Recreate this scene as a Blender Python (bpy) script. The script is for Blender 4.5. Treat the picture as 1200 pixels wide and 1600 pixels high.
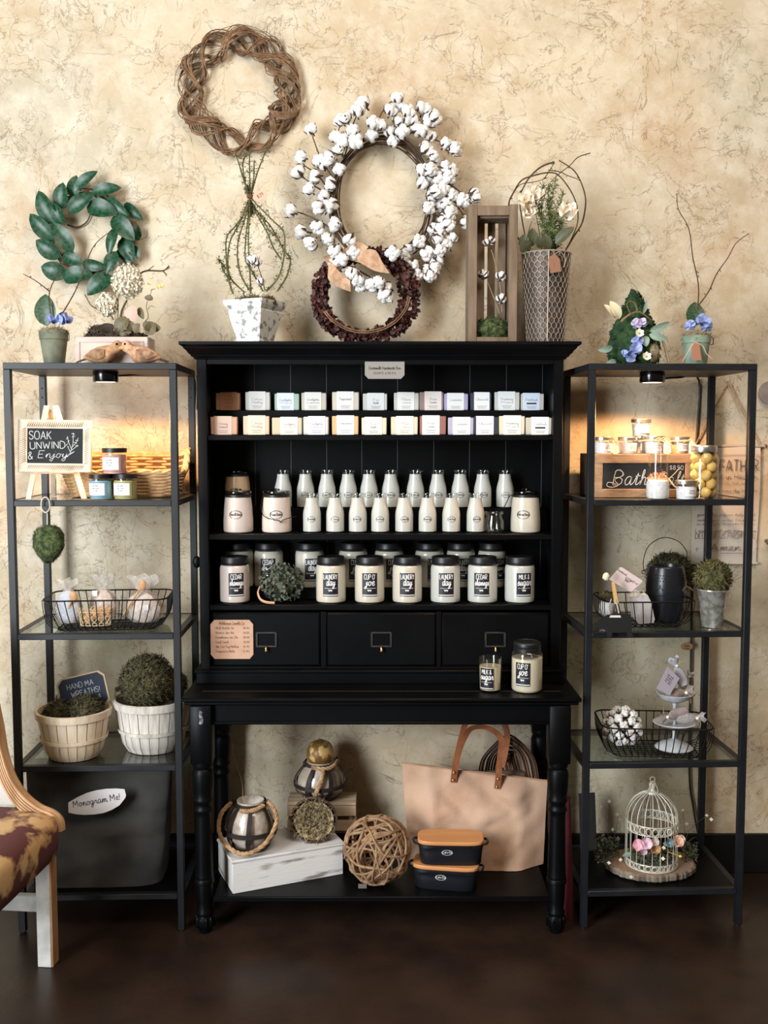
import bpy, math, random
from mathutils import Vector, Matrix, Euler, noise
for _o in list(bpy.data.objects): bpy.data.objects.remove(_o)
SC = bpy.context.scene; COL = SC.collection
sin, cos, PI = math.sin, math.cos, math.pi
rnd = random.Random(7); U = rnd.uniform

# ------------------------------------------------------------ camera
FPX, PITCH, CAMH, CAMD = 1571.0, .0756, 1.5337, 3.408      # focal length in pixels of the 1200x1600 frame
cam = bpy.data.objects.new('camera', bpy.data.cameras.new('camera')); COL.objects.link(cam)
cam.location = (0, -CAMD, CAMH); cam.rotation_euler = (PI/2 - PITCH, 0, 0)
cam.data.sensor_fit = 'HORIZONTAL'; cam.data.sensor_width = 36; cam.data.lens = 36*FPX/1200
SC.camera = cam

# ------------------------------------------------------------ world, lights, exposure
w = bpy.data.worlds.new('world'); SC.world = w; w.use_nodes = True
w.node_tree.nodes['Background'].inputs[0].default_value = (1.0, .76, .52, 1)
w.node_tree.nodes['Background'].inputs[1].default_value = .15
def area(name, loc, target, size, power, col, sy=None):
    l = bpy.data.lights.new(name, 'AREA'); l.shape = 'RECTANGLE'; l.size = size; l.size_y = sy or size
    l.energy = power; l.color = col
    o = bpy.data.objects.new(name, l); COL.objects.link(o); o.location = loc
    o.rotation_euler = (Vector(target)-Vector(loc)).to_track_quat('-Z', 'Y').to_euler(); return o
area('shop_window_light', (-2.9, -3.9, 2.55), (-.1, 0, 1.75), 1.6, 200, (.91, .965, 1.0), 2.4)
area('shop_door_light', (-2.75, -3.9, 1.15), (0, 0, 1.15), 1.0, 105, (.91, .965, 1.0), 2.2)
area('shop_ceiling_light', (.8, -2.4, 3.7), (.3, 0, 1.6), 1.4, 50, (1.0, .84, .68), 1.4)
SC.view_settings.view_transform = 'Standard'; SC.view_settings.look = 'None'
SC.view_settings.exposure = 0.03; SC.view_settings.gamma = 1.0; SC.view_settings.use_curve_mapping = False
try: SC.cycles.max_bounces = 8; SC.cycles.transparent_max_bounces = 24; SC.cycles.caustics_reflective = False; SC.cycles.caustics_refractive = False
except Exception: pass

# ------------------------------------------------------------ pixel to place: a point of the photo on a plane of known depth
_c, _s = cos(PITCH), sin(PITCH)
def ray(px, py):
    x = (px-600)/FPX; v = -(py-800)/FPX
    return (x, _c+v*_s, -_s+v*_c)
def at(px, py, Y):
    r = ray(px, py); t = (Y+CAMD)/r[1]; return Vector((r[0]*t, Y, CAMH+r[2]*t))
def atz(px, py, Z):
    r = ray(px, py); t = (Z-CAMH)/r[2]; return Vector((r[0]*t, r[1]*t-CAMD, Z))
def mpp(Y, z=1.2): return ((Y+CAMD)*_c+(CAMH-z)*_s)/FPX      # metres per pixel at a depth

# ------------------------------------------------------------ mesh builder
class MB:
    def __init__(s): s.v = []; s.f = []
    def add(s, vs, fs, mtx=None):
        b = len(s.v)
        s.v += [mtx @ Vector(p) for p in vs] if mtx else [Vector(p) for p in vs]
        s.f += [tuple(i+b for i in f) for f in fs]; return s
    def box(s, lo, hi, mtx=None, bev=0):
        x0, y0, z0 = lo; x1, y1, z1 = hi
        if bev <= 0:
            vs = [(x0,y0,z0),(x1,y0,z0),(x1,y1,z0),(x0,y1,z0),(x0,y0,z1),(x1,y0,z1),(x1,y1,z1),(x0,y1,z1)]
            return s.add(vs, [(0,3,2,1),(4,5,6,7),(0,1,5,4),(1,2,6,5),(2,3,7,6),(3,0,4,7)], mtx)
        c = [(lo[i]+hi[i])/2 for i in range(3)]; h = [abs(hi[i]-lo[i])/2 for i in range(3)]
        bev = min(bev, min(h)*.9)
        vs = []; idx = {}
        for sx in (-1,1):
            for sy in (-1,1):
                for sz in (-1,1):
                    for ax in range(3):
                        p = [c[0]+sx*(h[0]-bev), c[1]+sy*(h[1]-bev), c[2]+sz*(h[2]-bev)]
                        p[ax] = c[ax]+(sx,sy,sz)[ax]*h[ax]
                        idx[(sx,sy,sz,ax)] = len(vs); vs.append(tuple(p))
        fs = []
        def face(ids):
            ps = [Vector(vs[i])-Vector(c) for i in ids]
            n = (ps[1]-ps[0]).cross(ps[2]-ps[0]); m = sum(ps, Vector())
            fs.append(tuple(ids) if n.dot(m) > 0 else tuple(reversed(ids)))
        for ax in range(3):
            a, b = [k for k in range(3) if k != ax]
            for sg in (-1,1):
                ids = []
                for u, v_ in ((-1,-1),(1,-1),(1,1),(-1,1)):
                    q = [0,0,0]; q[ax] = sg; q[a] = u; q[b] = v_; ids.append(idx[(*q, ax)])
                face(ids)
            for u in (-1,1):
                for v_ in (-1,1):
                    q0 = [0,0,0]; q0[ax] = -1; q0[a] = u; q0[b] = v_; q1 = list(q0); q1[ax] = 1
                    face([idx[(*q0,a)], idx[(*q1,a)], idx[(*q1,b)], idx[(*q0,b)]])
        for sx in (-1,1):
            for sy in (-1,1):
                for sz in (-1,1): face([idx[(sx,sy,sz,k)] for k in range(3)])
        return s.add(vs, fs, mtx)
    def tube(s, pts, r, seg=6, closed=False, cap=True, flat=1.0):
        pts = [Vector(p) for p in pts]; n = len(pts)
        if n < 2: return s
        rs = r if isinstance(r, (list, tuple)) else [r]*n
        if closed: tang = [(pts[(i+1)%n]-pts[i-1]) for i in range(n)]
        else: tang = [(pts[min(i+1,n-1)]-pts[max(i-1,0)]) for i in range(n)]
        t0 = tang[0].normalized() if tang[0].length > 0 else Vector((0,0,1))
        nrm = t0.orthogonal().normalized(); vs = []
        for i in range(n):
            t = tang[i].normalized() if tang[i].length > 1e-9 else t0
            nrm = (nrm-t*nrm.dot(t))
            nrm = nrm.normalized() if nrm.length > 1e-6 else t.orthogonal().normalized()
            bn = t.cross(nrm)
            for k in range(seg):
                a = 2*PI*k/seg; vs.append(pts[i]+(nrm*cos(a)+bn*sin(a)*flat)*rs[i])
        fs = []
        for i in range(n if closed else n-1):
            j = (i+1) % n
            for k in range(seg):
                l = (k+1) % seg; fs.append((i*seg+k, i*seg+l, j*seg+l, j*seg+k))
        if cap and not closed: fs += [tuple(range(seg-1,-1,-1)), tuple(range((n-1)*seg, n*seg))]
        return s.add(vs, fs)
    def lathe(s, prof, seg=24, mtx=None, a0=0, a1=2*PI):
        vs = []; full = abs(a1-a0-2*PI) < 1e-6; m = seg if full else seg+1
        for r, z in prof:
            for k in range(m):
                a = a0+(a1-a0)*k/seg; vs.append((r*cos(a), r*sin(a), z))
        fs = []
        for i in range(len(prof)-1):
            for k in range(seg):
                l = (k+1) % m; fs.append((i*m+k, i*m+l, (i+1)*m+l, (i+1)*m+k))
        return s.add(vs, fs, mtx)
    def ball(s, c, r, seg=12, ring=8, jit=0, nz=0, nfreq=3.0, seed=0):
        r = r if isinstance(r, (list, tuple, Vector)) else (r, r, r); vs = []; c = Vector(c)
        for i in range(ring+1):
            t = PI*i/ring
            for k in range(seg):
                a = 2*PI*k/seg; d = Vector((sin(t)*cos(a), sin(t)*sin(a), cos(t)))
                m = 1+(nz*noise.noise(d*nfreq+Vector((seed*7.1, seed*3.3, 0))) if nz else 0)
                if jit and 0 < i < ring: m += U(-jit, jit)
                vs.append(c+Vector((d.x*r[0], d.y*r[1], d.z*r[2]))*m)
        fs = []
        for i in range(ring):
            for k in range(seg):
                l = (k+1) % seg; fs.append((i*seg+k, (i+1)*seg+k, (i+1)*seg+l, i*seg+l))
        return s.add(vs, fs)
    def prism(s, poly, d0, d1, fn):
        """poly of (u,v), extruded from d0 to d1; fn(u,v,d) gives the place"""
        n = len(poly); vs = [fn(u, v, d0) for u, v in poly]+[fn(u, v, d1) for u, v in poly]
        fs = [tuple(range(n)), tuple(range(2*n-1, n-1, -1))]
        fs += [(i, i+n, (i+1) % n+n, (i+1) % n) for i in range(n)]
        return s.add(vs, fs)
    def grid(s, nu, nv, fn, closed_u=False):
        vs = [fn(i/(nu if closed_u else nu-1) if nu > 1 else 0, j/(nv-1)) for j in range(nv) for i in range(nu)]
        fs = []
        for j in range(nv-1):
            for i in range(nu if closed_u else nu-1):
                k = (i+1) % nu; fs.append((j*nu+i, j*nu+k, (j+1)*nu+k, (j+1)*nu+i))
        return s.add(vs, fs)
    def mesh(s, name, smooth=True, angle=40):
        me = bpy.data.meshes.new(name); me.from_pydata([tuple(v) for v in s.v], [], s.f); me.validate()
        if smooth:
            me.shade_smooth()
            try: me.set_sharp_from_angle(angle=math.radians(angle))
            except Exception: pass
        me.update(); return me

_mc = {}
def part(name, mat, parent=None, fn=None, key=None, loc=(0,0,0), rot=(0,0,0), sc=None, smooth=True, angle=40, kind=None, label=None):
    """one mesh object; fn(mb) fills the mesh; the same key shares the mesh data"""
    k = (key, mat.name) if key else None
    if k and k in _mc: me = _mc[k]
    else:
        mb = MB(); fn(mb); me = mb.mesh(name, smooth, angle); me.materials.append(mat)
        if k: _mc[k] = me
    o = bpy.data.objects.new(name, me); COL.objects.link(o)
    o.location = loc; o.rotation_euler = rot
    if sc is not None: o.scale = sc if isinstance(sc, (tuple, list, Vector)) else (sc, sc, sc)
    if parent: o.parent = parent
    if kind: o['kind'] = kind
    if label: o['label'] = label
    return o
def tag(o, label, cat, group=None, kind=None):
    if label: o['label'] = label
    if cat: o['category'] = cat
    if group: o['group'] = group
    if kind: o['kind'] = kind
    return o
def thing(name, label, cat, loc=(0,0,0), rotz=0, group=None, rot=None):
    o = bpy.data.objects.new(name, None); COL.objects.link(o); o.empty_display_size = .02
    o.location = loc; o.rotation_euler = rot or (0, 0, rotz); return tag(o, label, cat, group)
def struct(name, mat, fn, parent=None, **k):
    o = part(name, mat, parent, fn, **k); o['kind'] = 'structure'; return o
def crom(pts, n=5, closed=False):
    pts = [Vector(p) for p in pts]; m = len(pts); out = []
    if m < 3 and not closed: return [pts[0].lerp(pts[-1], i/n) for i in range(n+1)]
    for i in range(m if closed else m-1):
        if closed: p0, p1, p2, p3 = pts[i-1], pts[i], pts[(i+1) % m], pts[(i+2) % m]
        else: p0, p1, p2, p3 = pts[max(i-1,0)], pts[i], pts[i+1], pts[min(i+2,m-1)]
        for k in range(n):
            t = k/n
            out.append(.5*((2*p1)+(p2-p0)*t+(2*p0-5*p1+4*p2-p3)*t*t+(3*p1-p0-3*p2+p3)*t**3))
    if not closed: out.append(pts[-1])
    return out

# ------------------------------------------------------------ materials (all procedural)
def lin(c):
    return tuple(((v/255)/12.92 if v/255 <= .04045 else ((v/255+.055)/1.055)**2.4) for v in c)+(1,)
_mats = {}
def M(name, col, rough=.5, metal=0, col2=None, scale=20, lo=.4, hi=.62, detail=4, bump=0, bscale=60, coat=0, stretch=None, spec=.5, sheen=0, trans=0, sss=0, emit=None, estr=0):
    if name in _mats: return _mats[name]
    m = bpy.data.materials.new(name); m.use_nodes = True; _mats[name] = m
    nt = m.node_tree; L = nt.links; b = nt.nodes['Principled BSDF']
    b.inputs['Base Color'].default_value = lin(col); b.inputs['Roughness'].default_value = rough
    b.inputs['Metallic'].default_value = metal; b.inputs['Specular IOR Level'].default_value = spec
    b.inputs['Coat Weight'].default_value = coat; b.inputs['Coat Roughness'].default_value = .08
    if sheen: b.inputs['Sheen Weight'].default_value = sheen
    if sss: b.inputs['Subsurface Weight'].default_value = sss; b.inputs['Subsurface Radius'].default_value = (.01, .008, .006)
    if trans: b.inputs['Transmission Weight'].default_value = trans
    if emit: b.inputs['Emission Color'].default_value = lin(emit); b.inputs['Emission Strength'].default_value = estr
    if col2 or bump:
        tc = nt.nodes.new('ShaderNodeTexCoord'); mp = nt.nodes.new('ShaderNodeMapping')
        L.new(tc.outputs['Object'], mp.inputs[0])
        if stretch: mp.inputs['Scale'].default_value = stretch
    if col2:
        n = nt.nodes.new('ShaderNodeTexNoise'); n.inputs['Scale'].default_value = scale; n.inputs['Detail'].default_value = detail
        r = nt.nodes.new('ShaderNodeValToRGB'); r.color_ramp.elements[0].position = lo; r.color_ramp.elements[1].position = hi
        r.color_ramp.elements[0].color = lin(col); r.color_ramp.elements[1].color = lin(col2)
        L.new(mp.outputs[0], n.inputs['Vector']); L.new(n.outputs['Fac'], r.inputs[0]); L.new(r.outputs[0], b.inputs['Base Color'])
    if bump:
        n2 = nt.nodes.new('ShaderNodeTexNoise'); n2.inputs['Scale'].default_value = bscale; n2.inputs['Detail'].default_value = 5
        bp = nt.nodes.new('ShaderNodeBump'); bp.inputs['Strength'].default_value = bump; bp.inputs['Distance'].default_value = .004
        L.new(mp.outputs[0], n2.inputs['Vector']); L.new(n2.outputs['Fac'], bp.inputs['Height']); L.new(bp.outputs[0], b.inputs['Normal'])
    return m
def glassmat(name, tint=(245, 250, 248), rough=.02, ior=1.45, gloss=1.0):
    if name in _mats: return _mats[name]
    m = bpy.data.materials.new(name); m.use_nodes = True; _mats[name] = m
    nt = m.node_tree; nt.nodes.clear(); L = nt.links; N = nt.nodes.new
    o = N('ShaderNodeOutputMaterial'); mx = N('ShaderNodeMixShader'); t = N('ShaderNodeBsdfTransparent'); g = N('ShaderNodeBsdfGlossy'); f = N('ShaderNodeLayerWeight')
    t.inputs[0].default_value = lin(tint); g.inputs['Roughness'].default_value = rough; g.inputs['Color'].default_value = (gloss, gloss, gloss, 1)
    f.inputs['Blend'].default_value = .5
    pw = N('ShaderNodeMath'); pw.operation = 'POWER'; pw.inputs[1].default_value = 3.5; ma = N('ShaderNodeMath'); ma.operation = 'MULTIPLY_ADD'; ma.inputs[1].default_value = .72; ma.inputs[2].default_value = .05
    L.new(f.outputs['Facing'], pw.inputs[0]); L.new(pw.outputs[0], ma.inputs[0])
    L.new(ma.outputs[0], mx.inputs[0]); L.new(t.outputs[0], mx.inputs[1]); L.new(g.outputs[0], mx.inputs[2]); L.new(mx.outputs[0], o.inputs[0]); return m
def clothmat(name, col, alpha):
    """thin see-through film: part clear, part dull white"""
    if name in _mats: return _mats[name]
    m = bpy.data.materials.new(name); m.use_nodes = True; _mats[name] = m; nt = m.node_tree; L = nt.links; N = nt.nodes.new
    b = nt.nodes['Principled BSDF']; b.inputs['Base Color'].default_value = lin(col); b.inputs['Roughness'].default_value = .12
    o = nt.nodes['Material Output']; mx = N('ShaderNodeMixShader'); t = N('ShaderNodeBsdfTransparent'); mx.inputs[0].default_value = alpha
    tc = N('ShaderNodeTexCoord'); n2 = N('ShaderNodeTexNoise'); n2.inputs['Scale'].default_value = 90; bp = N('ShaderNodeBump'); bp.inputs['Strength'].default_value = .9; bp.inputs['Distance'].default_value = .006
    L.new(tc.outputs['Object'], n2.inputs['Vector']); L.new(n2.outputs['Fac'], bp.inputs['Height']); L.new(bp.outputs[0], b.inputs['Normal'])
    L.new(t.outputs[0], mx.inputs[1]); L.new(b.outputs[0], mx.inputs[2]); L.new(mx.outputs[0], o.inputs[0]); return m

def wallmat():
    m = bpy.data.materials.new('crackled_plaster'); m.use_nodes = True; nt = m.node_tree; L = nt.links; N = nt.nodes.new
    b = nt.nodes['Principled BSDF']; b.inputs['Roughness'].default_value = .62; b.inputs['Specular IOR Level'].default_value = .3
    tc = N('ShaderNodeTexCoord')
    def noi(scale, detail=4, rough=.55, dist=0, off=(0,0,0)):
        mp = N('ShaderNodeMapping'); mp.inputs['Location'].default_value = off; L.new(tc.outputs['Object'], mp.inputs[0])
        n = N('ShaderNodeTexNoise'); n.inputs['Scale'].default_value = scale; n.inputs['Detail'].default_value = detail
        n.inputs['Roughness'].default_value = rough; n.inputs['Distortion'].default_value = dist; L.new(mp.outputs[0], n.inputs['Vector']); return n
    def ramp(src, p0, p1, c0=(0,0,0,1), c1=(1,1,1,1)):
        r = N('ShaderNodeValToRGB'); e = r.color_ramp.elements; e[0].position = p0; e[1].position = p1; e[0].color = c0; e[1].color = c1
        L.new(src, r.inputs[0]); return r
    def mix(fac, a, c, mode='MIX'):
        x = N('ShaderNodeMix'); x.data_type = 'RGBA'; x.blend_type = mode
        if isinstance(fac, float): x.inputs[0].default_value = fac
        else: L.new(fac, x.inputs[0])
        for s_, k in ((a, 6), (c, 7)):
            if isinstance(s_, tuple): x.inputs[k].default_value = s_
            else: L.new(s_, x.inputs[k])
        return x.outputs[2]
    def math_(op, a, c):
        x = N('ShaderNodeMath'); x.operation = op; x.use_clamp = True
        for s_, k in ((a, 0), (c, 1)):
            if isinstance(s_, float): x.inputs[k].default_value = s_
            else: L.new(s_, x.inputs[k])
        return x.outputs[0]
    c = ramp(noi(1.3, 5, .6).outputs['Fac'], .36, .66, lin((213, 199, 172)), lin((193, 172, 139))).outputs[0]
    c = mix(math_('MULTIPLY', ramp(noi(1.7, 4, .6, 0, (5, 3, 1)).outputs['Fac'], .46, .66).outputs[0], .60), c, lin((180, 174, 154)))
    c = mix(math_('MULTIPLY', ramp(noi(2.1, 5, .6, 0, (1, 8, 4)).outputs['Fac'], .50, .70).outputs[0], .55), c, lin((186, 148, 112)))
    c = mix(math_('MULTIPLY', ramp(noi(11, 7, .72).outputs['Fac'], .42, .66).outputs[0], .60), c, lin((227, 218, 200)))
    c = mix(math_('MULTIPLY', ramp(noi(26, 6, .7, 0, (2, 2, 2)).outputs['Fac'], .55, .75).outputs[0], .22), c, lin((160, 128, 96)))
    # hair cracks of crumpled tissue: thin contour lines of warped noise, kept only in patches
    veins = None
    def contour(scale, det, rg, dist, off, wid, mk_s, mk_lo, mk_hi, mk_off, st=None):
        n = noi(scale, det, rg, dist, off)
        if st: n.inputs['Vector'].links[0].from_node.inputs['Scale'].default_value = st
        d = N('ShaderNodeMath'); d.operation = 'SUBTRACT'; L.new(n.outputs['Fac'], d.inputs[0]); d.inputs[1].default_value = .5
        ab = N('ShaderNodeMath'); ab.operation = 'ABSOLUTE'; L.new(d.outputs[0], ab.inputs[0])
        line = ramp(ab.outputs[0], .0, wid, (1,1,1,1), (0,0,0,1)).outputs[0]
        return math_('MULTIPLY', line, ramp(noi(mk_s, 3, .5, .3, mk_off).outputs['Fac'], mk_lo, mk_hi).outputs[0])
    for q in ((6, 6, .55, .8, (0,0,0), .0065, 3.5, .46, .58, (3,1,2)), (8, 6, .55, .6, (7,3,1), .0065, 4.5, .48, .58, (1,6,2), (1, 1, .5)), (7, 6, .55, .9, (2,9,4), .006, 4, .47, .58, (8,2,5), (.5, 1, 1.1)), (13, 5, .55, .5, (4,4,9), .009, 5, .50, .60, (5,5,1)), (4, 7, .6, .6, (9,1,7), .0045, 3, .45, .55, (2,5,8))):
        ln = contour(*q); veins = ln if veins is None else math_('MAXIMUM', veins, ln)
    c = mix(math_('MULTIPLY', veins, .62), c, lin((112, 82, 56)))
    L.new(c, b.inputs['Base Color'])
    h = math_('ADD', math_('MULTIPLY', veins, .5), math_('MULTIPLY', noi(24, 7, .75).outputs['Fac'], .8))
    bp = N('ShaderNodeBump'); bp.inputs['Strength'].default_value = .32; bp.inputs['Distance'].default_value = .006; L.new(h, bp.inputs['Height']); L.new(bp.outputs[0], b.inputs['Normal'])
    return m
def floormat():
    m = M('stained_concrete', (36, 26, 22), .34, 0, (58, 42, 33), 6, .3, .75, 9, bump=.12, bscale=60, spec=.4)
    return m
WALLY = .035
BLACK = M('black_painted_wood', (6, 7, 9), .42, 0, (10, 11, 13), 6, bump=.05, bscale=90, spec=.13)
BLACKM = M('black_metal', (23, 25, 29), .46, .0, (28, 31, 36), 12, bump=.03, bscale=200, spec=.42)
GLASS = glassmat('shelf_glass', (222, 230, 226), .02, 1.5)
CLEAR = glassmat('clear_glass', (249, 251, 250), .03, 1.5)
WIRE = M('black_wire', (24, 22, 22), .5, .6)

# ------------------------------------------------------------ single-stroke lettering
GL = {
'A':'0,0 2,6 4,0|.7,2.1 3.3,2.1','B':'0,0 0,6 2.2,6 3.2,5.2 3.2,4 2.2,3.2 0,3.2|2.2,3.2 3.6,2.4 3.6,.8 2.4,0 0,0','C':'3.6,5 2.6,6 1,6 0,4.6 0,1.4 1,0 2.6,0 3.6,1',
'D':'0,0 0,6 1.8,6 3.4,4.6 3.4,1.4 1.8,0 0,0','E':'3.1,6 0,6 0,0 3.1,0|0,3.1 2.5,3.1','F':'3.1,6 0,6 0,0|0,3.1 2.5,3.1','G':'3.6,5 2.6,6 1,6 0,4.6 0,1.4 1,0 2.6,0 3.6,1 3.6,2.6 2.2,2.6',
'H':'0,0 0,6|3.4,0 3.4,6|0,3 3.4,3','I':'.4,0 .4,6','J':'2.6,6 2.6,1.2 1.8,0 .8,0 0,1','K':'0,0 0,6|3.3,6 0,2.6|1,3.4 3.4,0','L':'0,6 0,0 2.9,0','M':'0,0 .3,6 2.2,2 4.1,6 4.4,0',
'N':'0,0 0,6 3.4,0 3.4,6','O':'1.2,0 0,1.4 0,4.6 1.2,6 2.6,6 3.8,4.6 3.8,1.4 2.6,0 1.2,0','P':'0,0 0,6 2.4,6 3.3,5.2 3.3,3.8 2.4,3 0,3','R':'0,0 0,6 2.4,6 3.3,5.2 3.3,3.9 2.4,3.1 0,3.1|1.6,3.1 3.5,0',
'S':'3.2,5.2 2.3,6 1,6 .1,5.1 .3,3.9 2.8,2.4 3.3,1.2 2.4,0 1,0 0,.9','T':'0,6 3.8,6|1.9,6 1.9,0','U':'0,6 0,1.4 1,0 2.5,0 3.5,1.4 3.5,6','V':'0,6 1.9,0 3.8,6','W':'0,6 1.2,0 2.5,4.4 3.8,0 5,6','Y':'0,6 1.8,3 3.6,6|1.8,3 1.8,0',
'&':'3.6,0 .9,4.2 .8,5.4 1.6,6 2.4,5.4 2.2,4.2 .3,2.2 .2,.8 1.2,0 2.4,.4 3.6,2.4',"'":'.3,6 .3,4.8','!':'.3,6 .3,1.8|.3,.3 .3,0','$':'3,5 2,5.6 .8,5.4 .2,4.4 .8,3.5 2.4,2.7 2.9,1.6 2.2,.6 1,.5 0,1.2|1.5,6.4 1.5,-.4','.':'.2,.3 .2,0','-':'.2,2.6 2,2.6',
'0':'1.2,0 .2,1.4 .2,4.6 1.2,6 2,6 3,4.6 3,1.4 2,0 1.2,0','1':'0,4.8 1.2,6 1.2,0','2':'.1,4.8 1,6 2.2,6 3,4.9 2.7,3.6 0,0 3.1,0','3':'.2,5.4 1.2,6 2.4,5.8 2.9,4.7 2.2,3.4 1.2,3.2|2.2,3.4 3,2 2.5,.5 1.2,0 0,.7','4':'2.3,0 2.3,6 0,1.8 3.2,1.8','5':'2.8,6 .4,6 .2,3.4 1.8,3.7 2.9,2.6 2.8,1 1.8,0 .6,0 0,.6','6':'2.6,5.8 1.2,4.8 .2,2.4 .4,.7 1.4,0 2.6,.5 2.9,1.8 2.2,3 .5,2.4','7':'0,6 3,6 1,0','8':'1.5,3.2 .4,4 .4,5.2 1.5,6 2.6,5.2 2.6,4 1.5,3.2 .2,2.2 .2,.8 1.5,0 2.8,.8 2.8,2.2 1.5,3.2','9':'2.8,3.6 1.6,2.9 .4,3.6 .2,4.9 1.2,6 2.3,5.9 2.9,4.4 2.6,1.8 1.4,0'}
CU = {
'a':'2.5,3.3 1.2,3.6 .2,2.3 .3,.7 1.1,0 2.1,1 2.6,3.4 2.5,.8 3,.1 3.8,1','b':'0,1 1.3,4.6 1.3,6.3 .7,6 .5,3 .5,.6 1.4,0 2.4,.8 2.3,2.6 1.5,3 2.3,2.6 3.4,2.8','c':'2.3,3 1.3,3.6 .2,2.3 .3,.7 1.3,0 2.9,1','d':'2.5,3.2 1.2,3.6 .2,2.3 .3,.7 1.1,0 2.1,1 3,6.2 2.6,1 3.1,.1 3.9,1','e':'.3,1.3 1.8,2.2 1.9,3.3 1,3.6 .3,2.4 .4,.7 1.4,0 2.9,1','f':'0,1 1.6,4 1.9,6 1.2,6.2 .8,4 .6,-2.4 1.3,-1.8 1,.6 2.6,1.2',
'g':'2.5,3.3 1.2,3.6 .2,2.3 .3,.7 1.1,.2 2.1,1.2 2.6,3.4 2.2,-1.6 1.2,-2.7 .3,-1.8 1.6,-.4 3.8,1.2','h':'0,1 1.2,4.6 1.2,6.3 .7,6 .4,0 .9,2.6 1.8,3.4 2.3,2.4 2.3,.6 2.9,.1 3.6,1','i':'0,1 .7,3.4 .5,.8 1,.1 1.8,1|.9,5 1,5.2','j':'.2,1 1.2,3.4 .8,-1.6 0,-2.7 -.8,-1.9 .3,-.4 2.2,1|1.4,5 1.5,5.2','k':'0,1 1.2,4.6 1.2,6.3 .7,6 .4,0 .9,2.4 2,3.4 2.1,2.4 1,1.9 2.3,.1 3.2,1','l':'0,1 1.2,4.4 1.3,6.2 .8,6.2 .5,4 .5,.8 1,.1 1.8,1',
'm':'0,1 .6,3.4 .5,0 1.1,2.8 1.9,3.4 2.2,2.4 2.2,0 2.8,2.8 3.6,3.4 3.9,2.2 3.9,.6 4.4,.1 5.1,1','n':'0,1 .6,3.4 .5,0 1.1,2.8 2,3.4 2.4,2.4 2.4,.6 2.9,.1 3.6,1','o':'1.4,3.5 .4,2.8 .2,1 1.1,0 2.2,.8 2.3,2.6 1.4,3.5 2.2,2.8 3.3,3','p':'0,1 .7,3.4 .3,-2.6 .6,1.6 1.4,3.3 2.4,2.6 2.3,.8 1.4,.1 .6,.8 1.6,.2 3.2,1','r':'0,1 .8,3.6 1.2,3 2.1,3 1.9,.8 2.4,.1 3.1,1','s':'0,1 1.3,3.7 1.5,2.6 2.1,1.2 1.4,0 .3,.4 1.6,.2 2.9,1',
't':'0,1 1.2,5.2 .9,.9 1.4,.1 2.3,1|.2,3.8 2.2,4','u':'0,1 .6,3.4 .5,.8 1.2,0 2.1,1.2 2.6,3.4 2.5,.8 3,.1 3.7,1','v':'0,1 .6,3.4 1.1,.1 2.1,1.4 2.2,3.4 3.2,3','w':'0,1 .5,3.4 .6,.6 1.4,0 2.1,1.6 2.2,3 2.3,.8 3,0 3.8,1.4 3.9,3.4 4.8,3','y':'0,1 .6,3.4 .5,1 1.2,.2 2.1,1.2 2.6,3.4 2.2,-1.6 1.2,-2.7 .3,-1.8 1.6,-.4 3.7,1.2','x':'0,3.2 .6,3.4 1.8,.1 2.6,.6|2.4,3.4 .2,0','z':'.2,3.2 1.8,3.4 .3,.2 1.2,.3 2.2,1'}
def glyph(ch, script):
    if script and ch in CU: return CU[ch], True
    if ch in GL: return GL[ch], False
    if ch.upper() in GL and ch in CU: return CU[ch], True
    return None, False
def lettering(mb, text, size, place, wid=.1, script=False, align=0, slant=0, track=1.3, squeeze=1.0, fit=None):
    """flat ribbon strokes; size = cap height; place(x, y) maps the line of text onto its surface"""
    u = size/6; pen = 0; strokes = []
    for ch in text:
        if ch == ' ': pen += 2.4; continue
        g, cur = glyph(ch, script)
        if not g: pen += 2; continue
        mx = 0
        for st in g.split('|'):
            ps = [tuple(float(q) for q in t.split(',')) for t in st.split()]
            mx = max(mx, max(p[0] for p in ps))
            pts = [Vector((p[0]+pen, p[1], 0)) for p in ps]
            if cur or len(pts) > 5: strokes.append(crom(pts, 3))
            else: strokes += [[p_, q_] for p_, q_ in zip(pts[:-1], pts[1:])]
        pen += mx+(track if not (script and cur) else track*.15)
    wtot = max(pen-track, .1)
    if fit: squeeze = fit/(wtot*u)
    for pts in strokes:
        q = [Vector((((p.x-wtot*(.5 if align == 0 else 0))*squeeze+p.y*slant)*u, p.y*u, 0)) for p in pts]
        vs = []; n = len(q)
        for i in range(n):
            t = q[min(i+1, n-1)]-q[max(i-1, 0)]
            t = t.normalized() if t.length > 1e-9 else Vector((1, 0, 0))
            nn = Vector((-t.y, t.x, 0))*size*wid*.5
            a = q[i]+nn; b_ = q[i]-nn
            vs += [place(a.x, a.y), place(b_.x, b_.y)]
        mb.add(vs, [(2*i, 2*i+1, 2*i+3, 2*i+2) for i in range(n-1)])
    return wtot*u*squeeze
def flat(x0, z0, y=0, ang=0):
    return lambda x, z: (x0+x*cos(ang)-z*sin(ang), y, z0+x*sin(ang)+z*cos(ang))
def wrap(R, z0, a0=0):
    """lettering around an upright cylinder, a0 = turn from facing the camera"""
    return lambda x, z: (R*sin(x/R+a0), -R*cos(x/R+a0), z0+z)
def wrapflat(mb, R, z0, z1, wdt, a0=0, n=8):
    mb.grid(n+1, 2, lambda u, v: (R*sin((u-.5)*wdt/R+a0), -R*cos((u-.5)*wdt/R+a0), z0+(z1-z0)*v))
ORD = ['first', 'second', 'third', 'fourth', 'fifth', 'sixth', 'seventh', 'eighth', 'ninth', 'tenth', 'eleventh', 'twelfth']
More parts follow.
